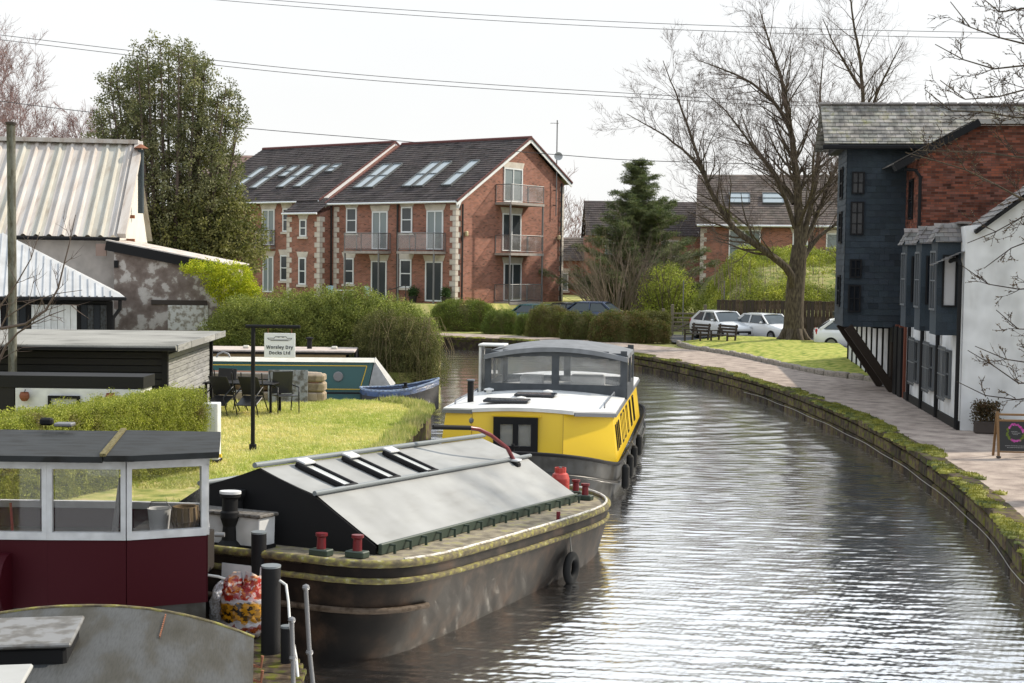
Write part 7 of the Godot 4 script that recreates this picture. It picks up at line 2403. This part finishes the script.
# recursive bare branches; thick ones go to tk, thin ones to tw
func twig(tk: MB, tw: MB, p: Vector3, dir: Vector3, L: float, r: float, level: int, spread: float, lift: float, kids: int, tipw := 0.25, thin := 0.006) -> void:
	var n := 4 if level > 0 else 3
	var pts := [p]
	var rr := [r]
	var d := dir.normalized()
	var q := p
	for i in n:
		d = (d + Vector3(rng.randfn(), rng.randfn(), rng.randfn()) * 0.13 + Vector3.UP * lift).normalized()
		q += d * L / n
		pts.append(q)
		rr.append(lerpf(r, r * tipw, float(i + 1) / n))
	(tk if r > 0.03 else tw).tube(pts, rr, 6 if r > 0.05 else (4 if r > 0.02 else 3), false)
	if level <= 0: return
	for k in kids:
		var f := rng.randf_range(0.22, 1.0)
		var i := mini(int(f * n), n - 1)
		var o: Vector3 = pts[i].lerp(pts[i + 1], f * n - i)
		var ax: Vector3 = (pts[i + 1] - pts[i]).normalized()
		var side := ax.cross(Vector3(rng.randfn(), rng.randfn(), rng.randfn())).normalized()
		var nd := (ax * cos(spread) + side * sin(spread) * rng.randf_range(0.7, 1.3)).normalized()
		var rk: float = lerpf(rr[i], rr[i + 1], f * n - i) * rng.randf_range(0.45, 0.7)
		twig(tk, tw, o, nd, L * rng.randf_range(0.38, 0.68), maxf(rk, thin), level - 1, spread, lift, kids, tipw, thin)

# limb through given points, with twigs along it
func limb(tk: MB, tw: MB, pts: Array, r0: float, r1: float, kids: int, klen: float, level: int, lift := 0.05, kk := 4, thin := 0.008) -> void:
	var c := Curve3D.new()
	for i in pts.size():
		var t: Vector3 = (pts[mini(i + 1, pts.size() - 1)] - pts[maxi(i - 1, 0)]) / 6.0
		c.add_point(pts[i], -t, t)
	var L := c.get_baked_length()
	var m := maxi(6, int(L * 2.0))
	var p := []
	var rr := []
	for i in m + 1:
		p.append(c.sample_baked(L * i / m, true) + Vector3(rng.randfn(), rng.randfn(), rng.randfn()) * r1 * 0.6)
		rr.append(lerpf(r0, r1, pow(float(i) / m, 0.8)))
	(tk if r0 > 0.03 else tw).tube(p, rr, 10 if r0 > 0.2 else 6, false)
	for k in kids:
		var f := 0.18 + 0.82 * (k + rng.randf()) / kids
		var i := mini(int(f * m), m - 1)
		var ax: Vector3 = (p[i + 1] - p[i]).normalized()
		var side := ax.cross(Vector3(rng.randfn(), rng.randfn(), rng.randfn())).normalized()
		var nd := (ax * 0.75 + side * 0.75 + Vector3.UP * 0.15).normalized()
		twig(tk, tw, p[i], nd, klen * rng.randf_range(0.55, 1.15) * (1.1 - 0.5 * f), maxf(float(rr[i]) * 0.42, thin), level, 0.6, lift, kk, 0.25 if thin < 0.012 else 0.6, thin * 0.75)

func bare_tree(called: String, label: String, at: Vector3, h: float, r: float, m: Material, tm: Material, level: int, kids: int, spread := 0.55, group := "", limbs := 6, thin := 0.006) -> void:
	var t := thing(called, label, "tree", at, 0.0, group)
	var tk := MB.new()
	var tw := MB.new()
	var pts := [Vector3.ZERO, Vector3(rng.randf_range(-0.1, 0.1), h * 0.2, 0), Vector3(rng.randf_range(-0.2, 0.2), h * 0.5, 0), Vector3(rng.randf_range(-0.4, 0.4), h * 0.98, rng.randf_range(-0.2, 0.2))]
	limb(tk, tw, pts, r, r * 0.12, limbs * 3, h * 0.33, level, 0.09, kids, thin)
	part(t, "trunk", tk, m)
	part(t, "crown", tw, tm)

func rel(base: Vector3, a: Array) -> Array:
	var o := []
	for q in a: o.append(V(q[0], q[1], q[2]) - base)
	return o

func vegetation() -> void:
	var bark := mat("bark", Color(0.75, 0.70, 0.66), 0.95, texs.bark, Vector3(0.9, 0.25, 0.9), 2.0)
	var bark_thin := mat("twig_bark", Color(0.12, 0.092, 0.08), 0.9)
	var twig_red := mat("twig_reddish", Color(0.16, 0.105, 0.095), 0.9)
	# ---- the big bare tree on the grass plot
	var base := V(13.42, 0.9, 67.8)
	var t := thing("bare_tree", "big spreading bare tree with mossy limbs on the grass plot", "tree", base, 0.0)
	var tk := MB.new()
	var tw := MB.new()
	tk.tube(rel(base, [[13.42, 0.75, 67.8], [13.42, 1.15, 67.8], [13.42, 1.8, 67.8], [13.43, 2.6, 67.8], [13.48, 3.6, 67.8], [13.54, 4.5, 67.8], [13.62, 5.5, 67.8]]), [0.68, 0.54, 0.47, 0.44, 0.43, 0.41, 0.35], 18, false)
	for k in 7:
		var a := TAU * k / 7 + 0.3
		tk.tube([Vector3(cos(a) * 0.35, 0.55, sin(a) * 0.35), Vector3(cos(a) * 0.6, 0.18, sin(a) * 0.6), Vector3(cos(a) * 0.95, -0.06, sin(a) * 0.95)], [0.22, 0.17, 0.08], 8, false)
	limb(tk, tw, rel(base, [[13.62, 5.3, 67.8], [13.49, 7.66, 67.8], [13.31, 9.26, 67.7], [12.93, 11.42, 67.6], [12.41, 13.53, 67.4], [11.8, 15.11, 67.2], [11.35, 16.46, 67]]), 0.27, 0.02, 40, 3.2, 3)
	limb(tk, tw, rel(base, [[13.4, 3.2, 67.8], [13.0, 4.3, 67.2], [11.66, 5.3, 66.8], [10.28, 6.26, 66.6], [9.27, 7.79, 66.6], [8.63, 9.32, 66.5], [8.04, 10.89, 66.4], [7.45, 12.41, 66.4], [6.81, 13.93, 66.4]]), 0.22, 0.015, 38, 2.8, 3)
	limb(tk, tw, rel(base, [[9.27, 7.79, 66.6], [8.44, 9.18, 66.2], [6.88, 10.46, 66], [5.13, 11.41, 65.8]]), 0.10, 0.015, 20, 2.2, 3)
	limb(tk, tw, rel(base, [[13.4, 6.3, 67.8], [12.83, 7.63, 67.4], [12.24, 8.74, 67.2], [11.22, 10.0, 67], [9.82, 11.71, 66.8], [8.67, 12.62, 66.6]]), 0.13, 0.015, 30, 2.6, 3)
	limb(tk, tw, rel(base, [[13.2, 10.4, 67.7], [12.73, 11.66, 68], [11.75, 12.83, 68.3], [10.55, 13.57, 68.4], [8.53, 14.35, 68.5]]), 0.13, 0.015, 26, 2.3, 3)
	limb(tk, tw, rel(base, [[13.65, 5.4, 67.8], [13.95, 6.62, 67.8], [14.28, 8.33, 67.9], [14.47, 10.27, 68], [14.5, 13.18, 68.1], [14.65, 14.9, 68.2]]), 0.17, 0.015, 30, 2.6, 3)
	limb(tk, tw, rel(base, [[13.75, 5.5, 67.9], [14.35, 6.56, 68.4], [15.3, 8.78, 68.8], [16.07, 10.75, 69], [16.94, 12.53, 69.2]]), 0.15, 0.015, 24, 2.5, 3)
	limb(tk, tw, rel(base, [[13.62, 4.5, 67.8], [14.56, 5.79, 68.6], [15.65, 6.67, 69], [16.4, 7.7, 69.2]]), 0.16, 0.02, 14, 2.2, 3)
	limb(tk, tw, rel(base, [[13.3, 7.5, 67.9], [12.6, 9.0, 69], [11.6, 10.6, 70], [11.0, 12.4, 70.6]]), 0.12, 0.015, 20, 2.4, 3)
	limb(tk, tw, rel(base, [[13.5, 6.5, 67.6], [13.8, 8.0, 66.2], [13.6, 9.6, 65], [13.9, 11.4, 64.2]]), 0.12, 0.015, 20, 2.4, 3)
	part(t, "trunk", tk, bark)
	part(t, "crown", tw, bark_thin)
	# moss on the low limb
	var mx := []
	var mc := []
	for k in 260:
		var f := rng.randf()
		var q := V(13.0, 4.32, 67.2).lerp(V(9.6, 7.2, 66.6), f) - base + Vector3(rng.randf_range(-0.1, 0.1), 0.22 - 0.08 * f - 0.16 * sin(f * PI), rng.randf_range(-0.15, 0.15))
		mx.append(Transform3D(spin(0.16), q)); mc.append(shade(Color(0.22, 0.20, 0.02), Color(0.10, 0.12, 0.02)))
	copies(t, "moss", clump(1), mats.moss, mx, mc)
	# ---- bare tree behind the slate tower
	t = thing("bare_tree", "slender bare tree rising behind the slate tower roof", "tree", V(18.7, 0.6, 76), 0.0)
	base = t.position
	tk = MB.new(); tw = MB.new()
	limb(tk, tw, rel(base, [[18.78, 0.6, 76], [18.58, 8.1, 76], [18.45, 13.17, 76], [18.17, 15.79, 76], [17.8, 17.72, 76], [17.5, 19.5, 76]]), 0.3, 0.03, 34, 3.6, 3)
	limb(tk, tw, rel(base, [[18.5, 11.6, 76], [19.43, 14.18, 76.3], [20.61, 16.5, 76.5]]), 0.13, 0.02, 16, 2.4, 2)
	limb(tk, tw, rel(base, [[18.31, 14.0, 76], [16.89, 15.98, 75.6], [16.08, 17.5, 75.4]]), 0.1, 0.02, 14, 2.2, 2)
	part(t, "trunk", tk, bark)
	part(t, "crown", tw, bark_thin)
	# ---- near tree whose branches hang in from the side of the white house
	t = thing("overhanging_tree", "tree whose bare budding branches hang in front of the white house", "tree", V(11.5, 0.6, 24.6), 0.0)
	base = t.position
	tk = MB.new(); tw = MB.new()
	tk.tube(rel(base, [[11.5, 0.4, 24.6], [11.45, 2.5, 24.6], [11.4, 5.0, 24.6], [11.3, 8.2, 24.6], [11.1, 11.0, 24.5]]), [0.3, 0.24, 0.2, 0.15, 0.08], 12, false)
	var paths := [[[8.68, 7.91], [8.1, 7.86], [7.58, 8.03], [7.15, 8.26]], [[8.38, 8.12], [7.95, 8.26], [7.54, 8.38], [7.14, 8.82]], [[8.12, 7.31], [7.71, 7.18], [7.19, 7.14], [6.78, 7.44]], [[8.65, 8.85], [8.24, 8.81], [7.8, 9.14]], [[8.42, 6.94], [7.86, 7.03], [7.28, 7.02], [6.77, 7.38]], [[8.16, 6.22], [7.61, 6.29], [7.08, 6.31], [6.41, 6.32]], [[8.75, 5.63], [8.07, 5.99], [7.47, 6.21], [6.69, 6.42]], [[8.48, 5.31], [7.92, 5.0], [7.54, 4.86]], [[8.23, 4.12], [7.81, 4.13], [7.47, 4.3], [7.22, 4.48]], [[8.84, 2.79], [8.41, 2.94], [7.99, 3.11]], [[8.57, 2.53], [8.31, 2.69], [8.0, 2.85], [7.61, 3.08]], [[8.28, 2.35], [7.98, 2.29], [7.65, 2.4], [7.19, 2.62]], [[8.77, 4.94], [8.37, 4.56], [8.12, 4.45]], [[8.54, 3.43], [8.2, 3.56], [8.06, 3.76]]]
	var up := [8.5, 9.0, 7.4, 9.5, 7.0, 6.0, 5.2, 5.4, 4.2, 2.8, 2.4, 2.2, 5.0, 3.2]
	for i in paths.size():
		var d := 24.5 - (i % 3) * 0.8
		var lst := [[11.4, up[i], 24.6], [9.8, (up[i] + paths[i][0][1]) / 2.0 + 0.1, (24.6 + d) / 2.0]]
		for q in paths[i]: lst.append([q[0], q[1], d])
		limb(tk, tw, rel(base, lst), 0.03 if i > 6 else 0.042, 0.007, 19 if i < 7 else 12, 0.8 if i < 7 else 0.6, 2, 0.05, 3)
	part(t, "trunk", tk, bark)
	part(t, "crown", tw, mat("near_twig", Color(0.045, 0.034, 0.028), 0.85))
	# buds on the twigs
	var bx := []
	var bc := []
	for i in range(0, tw.v.size(), 37):
		var p := tw.v[i]
		if p.x + base.x > 9.4: continue
		bx.append(Transform3D(spin(0.03).scaled_local(Vector3(0.6, 1.4, 0.6)), p)); bc.append(shade(Color(0.07, 0.045, 0.03), Color(0.12, 0.08, 0.03)))
	var bud := MB.new()
	bud.lathe([Vector2(0, -0.5), Vector2(0.35, -0.1), Vector2(0.3, 0.25), Vector2(0, 0.6)], 5)
	copies(t, "bud", bud.mesh(), mat("bud", Color.WHITE, 0.7), bx, bc, true)
	# ---- bare shrub by the wooden pole
	t = thing("bare_shrub", "bare dark branched shrub in front of the timber shed and pole", "shrub", V(-9.7, 0.85, 26.6), 0.0)
	base = t.position
	tk = MB.new(); tw = MB.new()
	for q in [[[-9.8, 0.85, 26.7], [-9.75, 2.4, 26.5], [-9.52, 3.16, 26.4], [-9.05, 3.54, 26.4], [-8.59, 3.73, 26.4], [-7.99, 3.83, 26.4]], [[-9.5, 3.1, 26.4], [-8.9, 3.25, 26.4], [-8.5, 3.7, 26.4], [-8.3, 4.4, 26.4], [-8.1, 5.22, 26.4]], [[-9.8, 2.0, 26.6], [-9.6, 3.3, 26.4], [-9.2, 3.95, 26.4], [-8.96, 4.34, 26.4], [-8.77, 4.9, 26.4]], [[-9.7, 2.2, 26.5], [-9.33, 2.89, 26.4], [-8.77, 3.27, 26.4], [-8.3, 3.46, 26.4]], [[-9.85, 2.0, 26.6], [-10.0, 3.4, 26.5], [-9.8, 4.6, 26.5]]]:
		limb(tk, tw, rel(base, q), 0.034, 0.006, 9, 0.7, 1, 0.06, 3)
	part(t, "stem", tk, bark_thin)
	part(t, "crown", tw, bark_thin)
	# ---- far pinkish bare trees on the skyline
	var i0 := 0
	for q in [[-37.5, 100.0, 17.5], [-33.8, 98.0, 16.0], [-31.2, 103.0, 12.5], [-28.6, 99.0, 11.0], [-40.5, 104.0, 15.0]]:
		bare_tree("birch_tree", ["tall pinkish bare tree at the picture edge above the barn roof", "tall pinkish bare tree second along above the barn roof", "lower pinkish bare tree in the middle above the barn roof", "lowest pinkish bare tree beside the big evergreen", "pinkish bare tree just outside the row above the barn"][i0], V(q[0], 0.6, q[1]), q[2], 0.16, mat("far_bark", Color(0.22, 0.17, 0.16), 0.9), mat("far_twig", Color(0.26, 0.17, 0.16), 0.9), 3, 5, 0.45, "pinkish bare trees beyond the barn", 13, 0.014)
		i0 += 1
	for q in [[4.2, 135.0, 10.5, "grey bare tree in the gap right of the gable end"], [6.0, 140.0, 8.5, "low grey bare tree behind the dark roofed house"], [27.0, 120.0, 12.0, "bare tree behind the roof of the distant apartments"]]:
		bare_tree("distant_tree", q[3], V(q[0], 1.0, q[1]), q[2], 0.15, mats.far_bark, mats.far_twig, 2, 4, 0.5, "", 10, 0.02)
	evergreen()
	conifer()
	# ---- hedges
	var hy0 := Color(0.42, 0.42, 0.08)
	var hy1 := Color(0.25, 0.28, 0.06)
	hedge("clipped yellow green hedge behind the maroon boat's roof", Vector2(-7.6, 19.4), Vector2(-5.6, 24.5), 0.85, 1.22, 1.3, 0.8, hy0, hy1, 420.0, 0.16, "", 0.05)
	var hg0 := Color(0.11, 0.155, 0.04)
	var hg1 := Color(0.19, 0.22, 0.055)
	var hb := Color(0.15, 0.12, 0.05)
	var grp := "clipped hedges along the far towpath"
	hedge("long rounded green hedge below the apartment balconies", Vector2(-4.7, 82.0), Vector2(-0.9, 82.6), 0.62, 1.55, 1.65, 1.8, hg0, Color(0.25, 0.28, 0.06), 75, 0.4, grp, 0.09, Color(0.18, 0.12, 0.07), true)
	hedge("low green hedge second in the far towpath row", Vector2(-1.6, 79.4), Vector2(0.3, 79.6), 0.62, 1.2, 1.25, 1.3, hg0, hg1, 75, 0.36, grp, 0.09, Color(0.18, 0.12, 0.07), true)
	hedge("smallest round hedge between its taller neighbours", Vector2(0.25, 78.2), Vector2(1.0, 78.2), 0.62, 1.05, 1.1, 1.0, hg0, hg1, 80, 0.34, grp, 0.09, Color(0.18, 0.12, 0.07), true)
	hedge("tall brownish rounded hedge in front of the teal car", Vector2(0.8, 75.8), Vector2(3.05, 75.9), 0.62, 1.55, 1.62, 1.5, hb, hg1, 75, 0.38, grp, 0.09, Color(0.18, 0.12, 0.07), true)
	hedge("brown green hedge in front of the blue car", Vector2(2.6, 73.6), Vector2(4.5, 73.4), 0.62, 1.3, 1.35, 1.4, hb, hg0, 75, 0.38, grp, 0.09, Color(0.18, 0.12, 0.07), true)
	hedge("long reddish brown hedge nearest the timber gate", Vector2(4.0, 71.6), Vector2(7.1, 71.9), 0.62, 1.45, 1.5, 1.6, Color(0.19, 0.11, 0.055), hg0, 75, 0.38, grp, 0.09, Color(0.18, 0.12, 0.07), true)
	hedge("small reddish hedge lobe at the end of the long brown hedge", Vector2(6.7, 71.4), Vector2(7.9, 71.4), 0.62, 1.1, 0.95, 1.1, Color(0.2, 0.12, 0.06), hg0, 80, 0.34, grp, 0.09, Color(0.18, 0.12, 0.07), true)
	# ---- overgrown hedge behind the dock and its trailing end
	t = thing("overgrown_hedge", "tall overgrown green hedge behind the dock narrowboats", "hedge", V(-6.5, 0.85, 48.4), 0.0)
	var lst := []
	for q in [[-3.2, 1.0, 1.0, 1.2], [-2.4, 1.4, 1.3, 1.5], [-1.2, 1.5, 1.3, 1.6], [0.0, 1.5, 1.3, 1.65], [1.2, 1.6, 1.2, 1.65], [2.2, 1.4, 1.2, 1.55], [3.0, 1.0, 1.1, 1.4], [-0.6, 0.8, 1.4, 1.0], [1.6, 0.8, 1.4, 1.0], [-2.4, 0.8, 1.2, 1.0]]:
		lst.append([Vector3(q[0], q[1], rng.randf_range(-0.3, 0.3)), Vector3(q[2], q[3] * 0.72, 1.0)])
	blob(t, "foliage", lst, 620.0, 0.34, Color(0.11, 0.14, 0.035), Color(0.34, 0.36, 0.09), 1, 0.0)
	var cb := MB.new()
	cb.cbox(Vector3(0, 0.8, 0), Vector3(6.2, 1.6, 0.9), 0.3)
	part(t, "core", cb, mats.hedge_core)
	t = thing("trailing_shrub", "straw coloured shrub trailing over the dock wall into the canal", "shrub", V(-2.9, 0.5, 47.0), 0.0)
	tk = MB.new(); tw = MB.new()
	for k in 170:
		var a := rng.randf_range(-0.5, 3.6)
		var o := Vector3(rng.randf_range(-1.6, 0.3), rng.randf_range(1.3, 2.1), rng.randf_range(-0.6, 0.6))
		var out := Vector3(maxf(cos(a), -0.3) * 0.8, 0, absf(sin(a)) * 0.7)
		var dn := rng.randf_range(1.0, o.y + 0.45)
		tw.tube([o, o + out * 0.5 + Vector3(0, 0.1, 0), o + out * 0.9 + Vector3(rng.randfn() * 0.08, -dn * 0.4, 0), o + out * 1.05 + Vector3(rng.randfn() * 0.1, -dn, 0)], [0.007, 0.007, 0.006, 0.004], 3, false)
	part(t, "trailing_stem", tw, mat("straw_stem", Color(0.15, 0.12, 0.065), 0.9), true)
	blob(t, "foliage", [[Vector3(-1.2, 1.2, 0.1), Vector3(1.3, 1.2, 1.0)], [Vector3(-0.4, 1.1, 0.2), Vector3(1.0, 1.1, 0.9)], [Vector3(0.2, 0.5, 0.35), Vector3(0.65, 0.95, 0.7)], [Vector3(-0.8, 0.3, 0.3), Vector3(1.4, 0.9, 0.8)]], 900.0, 0.24, Color(0.07, 0.078, 0.028), Color(0.19, 0.175, 0.065), 1, -0.45)
	# ---- ivy on the outbuilding corner
	t = thing("ivy", "bright yellow green ivy covering the corner of the rendered outbuilding", "ivy", V(-10.0, 0.85, 50.4), 0.0)
	blob(t, "foliage", [[Vector3(0.1, 2.7, 0.2), Vector3(0.85, 0.85, 0.7)], [Vector3(0.3, 1.8, 0.2), Vector3(0.7, 0.9, 0.6)], [Vector3(-0.9, 3.3, 0), Vector3(0.9, 0.3, 0.5)], [Vector3(0.6, 2.4, 0.3), Vector3(0.6, 0.6, 0.5)], [Vector3(-0.5, 2.9, 0.35), Vector3(0.5, 0.5, 0.3)]], 1000.0, 0.24, Color(0.62, 0.60, 0.03), Color(0.30, 0.36, 0.03), 0, 0.0)
	blob(t, "foliage", [[Vector3(0.4, 0.8, 0.2), Vector3(0.9, 1.1, 0.7)]], 420.0, 0.3, Color(0.10, 0.13, 0.03), Color(0.19, 0.22, 0.04), 0, 0.0)
	# ---- shrubs by the gate
	t = thing("willow_bush", "fresh yellow green bush between the conifer and the timber gate", "bush", V(9.6, 0.6, 88), 0.0)
	blob(t, "foliage", [[Vector3(0, 2.2, 0), Vector3(1.7, 1.9, 1.3)], [Vector3(-0.8, 1.4, 0.3), Vector3(1.2, 1.3, 1.0)], [Vector3(0.9, 1.6, 0.2), Vector3(1.1, 1.5, 1.0)]], 75.0, 0.62, Color(0.52, 0.54, 0.10), Color(0.28, 0.32, 0.07), 1, 0.0)
	tk = MB.new(); tw = MB.new()
	for k in 26:
		var a := rng.randf() * TAU
		twig(tk, tw, Vector3(cos(a) * 0.3, 0, sin(a) * 0.3), Vector3(cos(a) * 0.55, 1, sin(a) * 0.55), rng.randf_range(3.0, 4.6), 0.035, 2, 0.4, 0.08, 3)
	part(t, "stem", tk, bark_thin)
	part(t, "twigs", tw, bark_thin)
	t = thing("bare_shrub", "grey brown bare many stemmed shrub in front of the conifer", "shrub", V(6.6, 0.6, 89), 0.0)
	tk = MB.new(); tw = MB.new()
	for k in 60:
		var a := rng.randf() * TAU
		twig(tk, tw, Vector3(cos(a) * 0.5, 0, sin(a) * 0.5), Vector3(cos(a) * 0.8, 1, sin(a) * 0.6), rng.randf_range(3.2, 5.4), 0.05, 2, 0.35, 0.05, 4)
	var dry := mat("dry_twig", Color(0.21, 0.17, 0.125), 0.9)
	part(t, "stem", tk, dry)
	part(t, "twigs", tw, dry)
	hedge("small mottled shrub at the end of the brown hedge by the gate", Vector2(7.2, 76.5), Vector2(8.4, 76.5), 0.62, 1.3, 1.2, 1.0, Color(0.16, 0.15, 0.06), Color(0.10, 0.10, 0.03), 60, 0.4)
	ivy_bank()

func evergreen() -> void:
	var t := thing("evergreen_tree", "tall many stemmed dark evergreen tree behind the barn", "tree", V(-15.9, 0.85, 66), 0.0)
	var tk := MB.new()
	var tw := MB.new()
	var xf := []
	var cs := []
	var c0 := Color(0.11, 0.125, 0.06)
	var c1 := Color(0.29, 0.275, 0.15)
	var gaps := FastNoiseLite.new()
	gaps.seed = 12
	gaps.frequency = 0.45
	for k in 26:
		var f := k / 25.0
		var top := Vector3(lerpf(-3.6, 3.4, f) + rng.randf_range(-0.3, 0.3), 13.3 - 3.4 * pow(absf(f - 0.52) * 2.0, 2.2) + rng.randf_range(-0.5, 0.3), rng.randf_range(-2.0, 2.0))
		var foot := Vector3(top.x * 0.18, 0, top.z * 0.2)
		var mid := Vector3(top.x * 0.75, top.y * 0.5, top.z * 0.7)
		var c := Curve3D.new()
		c.add_point(foot, Vector3.ZERO, Vector3(0, 1.5, 0))
		c.add_point(mid, Vector3(-top.x * 0.08, -2.0, 0), Vector3(top.x * 0.08, 2.0, 0))
		c.add_point(top)
		var pts := []
		var rr := []
		var L := c.get_baked_length()
		for i in 15:
			pts.append(c.sample_baked(L * i / 14.0, true)); rr.append(lerpf(0.16, 0.02, i / 14.0))
		tk.tube(pts, rr, 6, false)
		for i in 60:
			var u := rng.randf_range(0.2, 1.0)
			var o := c.sample_baked(L * u, true)
			var a := rng.randf() * TAU
			var l := rng.randf_range(0.4, 1.5) * (1.25 - 0.75 * u)
			var d := Vector3(cos(a), rng.randf_range(0.2, 0.9), sin(a)).normalized()
			tw.tube([o, o + d * l * 0.6, o + d * l + Vector3(0, 0.1, 0)], [0.02, 0.014, 0.006], 3, false)
			for j in 3:
				var q := o + d * l * rng.randf_range(0.45, 1.1) + Vector3(rng.randfn(), rng.randfn(), rng.randfn()) * 0.12
				xf.append(Transform3D(spin(rng.randf_range(0.3, 0.52)), q))
				cs.append(shade(c0, c1))
	for k in 2600:
		var d := Vector3(rng.randfn(), rng.randfn(), rng.randfn()).normalized() * pow(rng.randf(), 0.45)
		var q := Vector3(-0.1, 8.0, 0) + d * Vector3(3.9, 5.3, 2.6)
		if gaps.get_noise_3d(q.x * 1.3, q.y * 0.7, q.z) < 0.16: continue
		xf.append(Transform3D(spin(rng.randf_range(0.34, 0.6)), q))
		cs.append(shade(c0, c1))
	# fuller olive skirt of the lower crown
	for k in 2300:
		var d := Vector3(rng.randfn(), rng.randfn(), rng.randfn()).normalized() * pow(rng.randf(), 0.4)
		var q := Vector3(1.1, 4.4, 0) + d * Vector3(3.5, 3.0, 2.2)
		if d.x < -0.2 and q.y > 6.0: continue
		xf.append(Transform3D(spin(rng.randf_range(0.4, 0.66)), q))
		cs.append(shade(Color(0.09, 0.10, 0.035), Color(0.28, 0.26, 0.10)))
	part(t, "trunk", tk, mats.twig_bark)
	part(t, "twigs", tw, mats.twig_bark)
	copies(t, "crown", clump(0), leaf_mat("leaf", Color.WHITE, Color(0.35, 0.45, 0.12)), xf, cs)

func conifer() -> void:
	var t := thing("conifer_tree", "broad dark conifer with layered branches right of the apartment gable", "tree", V(8.2, 0.6, 95), 0.0)
	var tk := MB.new()
	tk.tube([Vector3.ZERO, Vector3(0.05, 5, 0), Vector3(0.1, 10.9, 0)], [0.3, 0.17, 0.02], 8, false)
	var xf := []
	var cs := []
	var y := 1.2
	while y < 10.8:
		var f := (y - 1.2) / 9.6
		var R := lerpf(6.0, 0.6, pow(f, 0.95))
		for k in (7 if f < 0.7 else 5):
			var a := rng.randf() * TAU
			var l := R * rng.randf_range(0.4, 1.2)
			var d := Vector3(cos(a), 0, sin(a))
			var pts := []
			var rr := []
			for i in 6:
				var s := i / 5.0
				pts.append(Vector3(0.05, y, 0) + d * l * s + Vector3(0, 0.35 * l * s * s - 0.28 * l * s + 0.12 * l * s, 0))
				rr.append(lerpf(0.05, 0.01, s))
			tk.tube(pts, rr, 4, false)
			var m := int(7 + l * 10)
			for i in m:
				var s := rng.randf_range(0.2, 1.05)
				var q: Vector3 = Vector3(0.05, y, 0) + d * l * s + Vector3(0, 0.35 * l * s * s - 0.16 * l * s, 0)
				q += d.cross(Vector3.UP) * rng.randfn() * 0.28 * (1.2 - s) + Vector3(0, rng.randf_range(-0.22, 0.05), 0)
				var sc := rng.randf_range(0.4, 0.8) * lerpf(1.0, 0.7, f)
				var bs := Basis(Vector3.UP, rng.randf() * TAU) * Basis(Vector3.RIGHT, rng.randf_range(-0.35, 0.35))
				xf.append(Transform3D(bs.scaled(Vector3.ONE * sc), q))
				cs.append(shade(Color(0.09, 0.12, 0.055), Color(0.22, 0.24, 0.10)))
		y += lerpf(0.34, 0.26, f)
	part(t, "trunk", tk, mats.twig_bark)
	copies(t, "crown", clump(2), leaf_mat("needle", Color.WHITE, Color(0.2, 0.3, 0.1)), xf, cs)

func ivy_bank() -> void:
	var b := MB.new()
	var rows := []
	for q in [[77.6, 2.4], [79.0, 3.4], [82.0, 4.4], [86.0, 5.0], [94.0, 4.6], [103.5, 2.0]]:
		var line := PackedVector3Array()
		for k in 12:
			var x := 11.6 + k * 1.3
			line.append(V(x, 0.6 + (q[1] - 0.6) * clampf((x - 10.6) / 3.0, 0, 1) + 0.15 * sin(x * 1.7 + q[0]), q[0]))
		rows.append(line)
	b.loft(rows)
	structure("bank", b, mats.rough_ground)
	var t := thing("ivy_bank", "bright yellow green ground ivy over the bank behind the fence", "ivy", V(16, 2.4, 80), 0.0)
	var xf := []
	var cs := []
	var f := FastNoiseLite.new()
	f.seed = 4
	f.frequency = 0.35
	for k in 6500:
		var x := rng.randf_range(11.4, 25.0)
		var d := rng.randf_range(77.3, 88.0)
		var h := 2.4 + clampf((d - 77.6) / 8.4, 0, 1) * 2.6
		if d < 79: h = lerpf(2.2, 3.3, (d - 77.3) / 1.7)
		h = 0.6 + (h - 0.6) * clampf((x - 10.6) / 3.0, 0, 1)
		var n := f.get_noise_2d(x, d)
		xf.append(Transform3D(spin(rng.randf_range(0.35, 0.75)), V(x, h + rng.randf_range(0.0, 0.45) + n * 0.4, d) - t.position))
		cs.append(shade(Color(0.56, 0.54, 0.10), Color(0.26, 0.29, 0.06)).lerp(Color(0.15, 0.18, 0.05), clampf(0.4 - n, 0, 0.7)))
	copies(t, "foliage", clump(1), leaf_mat("leaf", Color.WHITE, Color(0.35, 0.45, 0.12)), xf, cs)
	# thin bare stems poking through
	var tw := MB.new()
	for k in 150:
		var x := rng.randf_range(11.4, 17.5)
		var d := rng.randf_range(77.6, 82.0)
		var o := V(x, 2.2 + (d - 77.6) * 0.4, d) - t.position
		tw.tube([o, o + Vector3(rng.randf_range(-0.2, 0.2), rng.randf_range(0.6, 1.6), 0)], [0.018, 0.006], 3, false)
	part(t, "dry_stem", tw, mat("dry_twig", Color(0.21, 0.17, 0.125), 0.9), true)
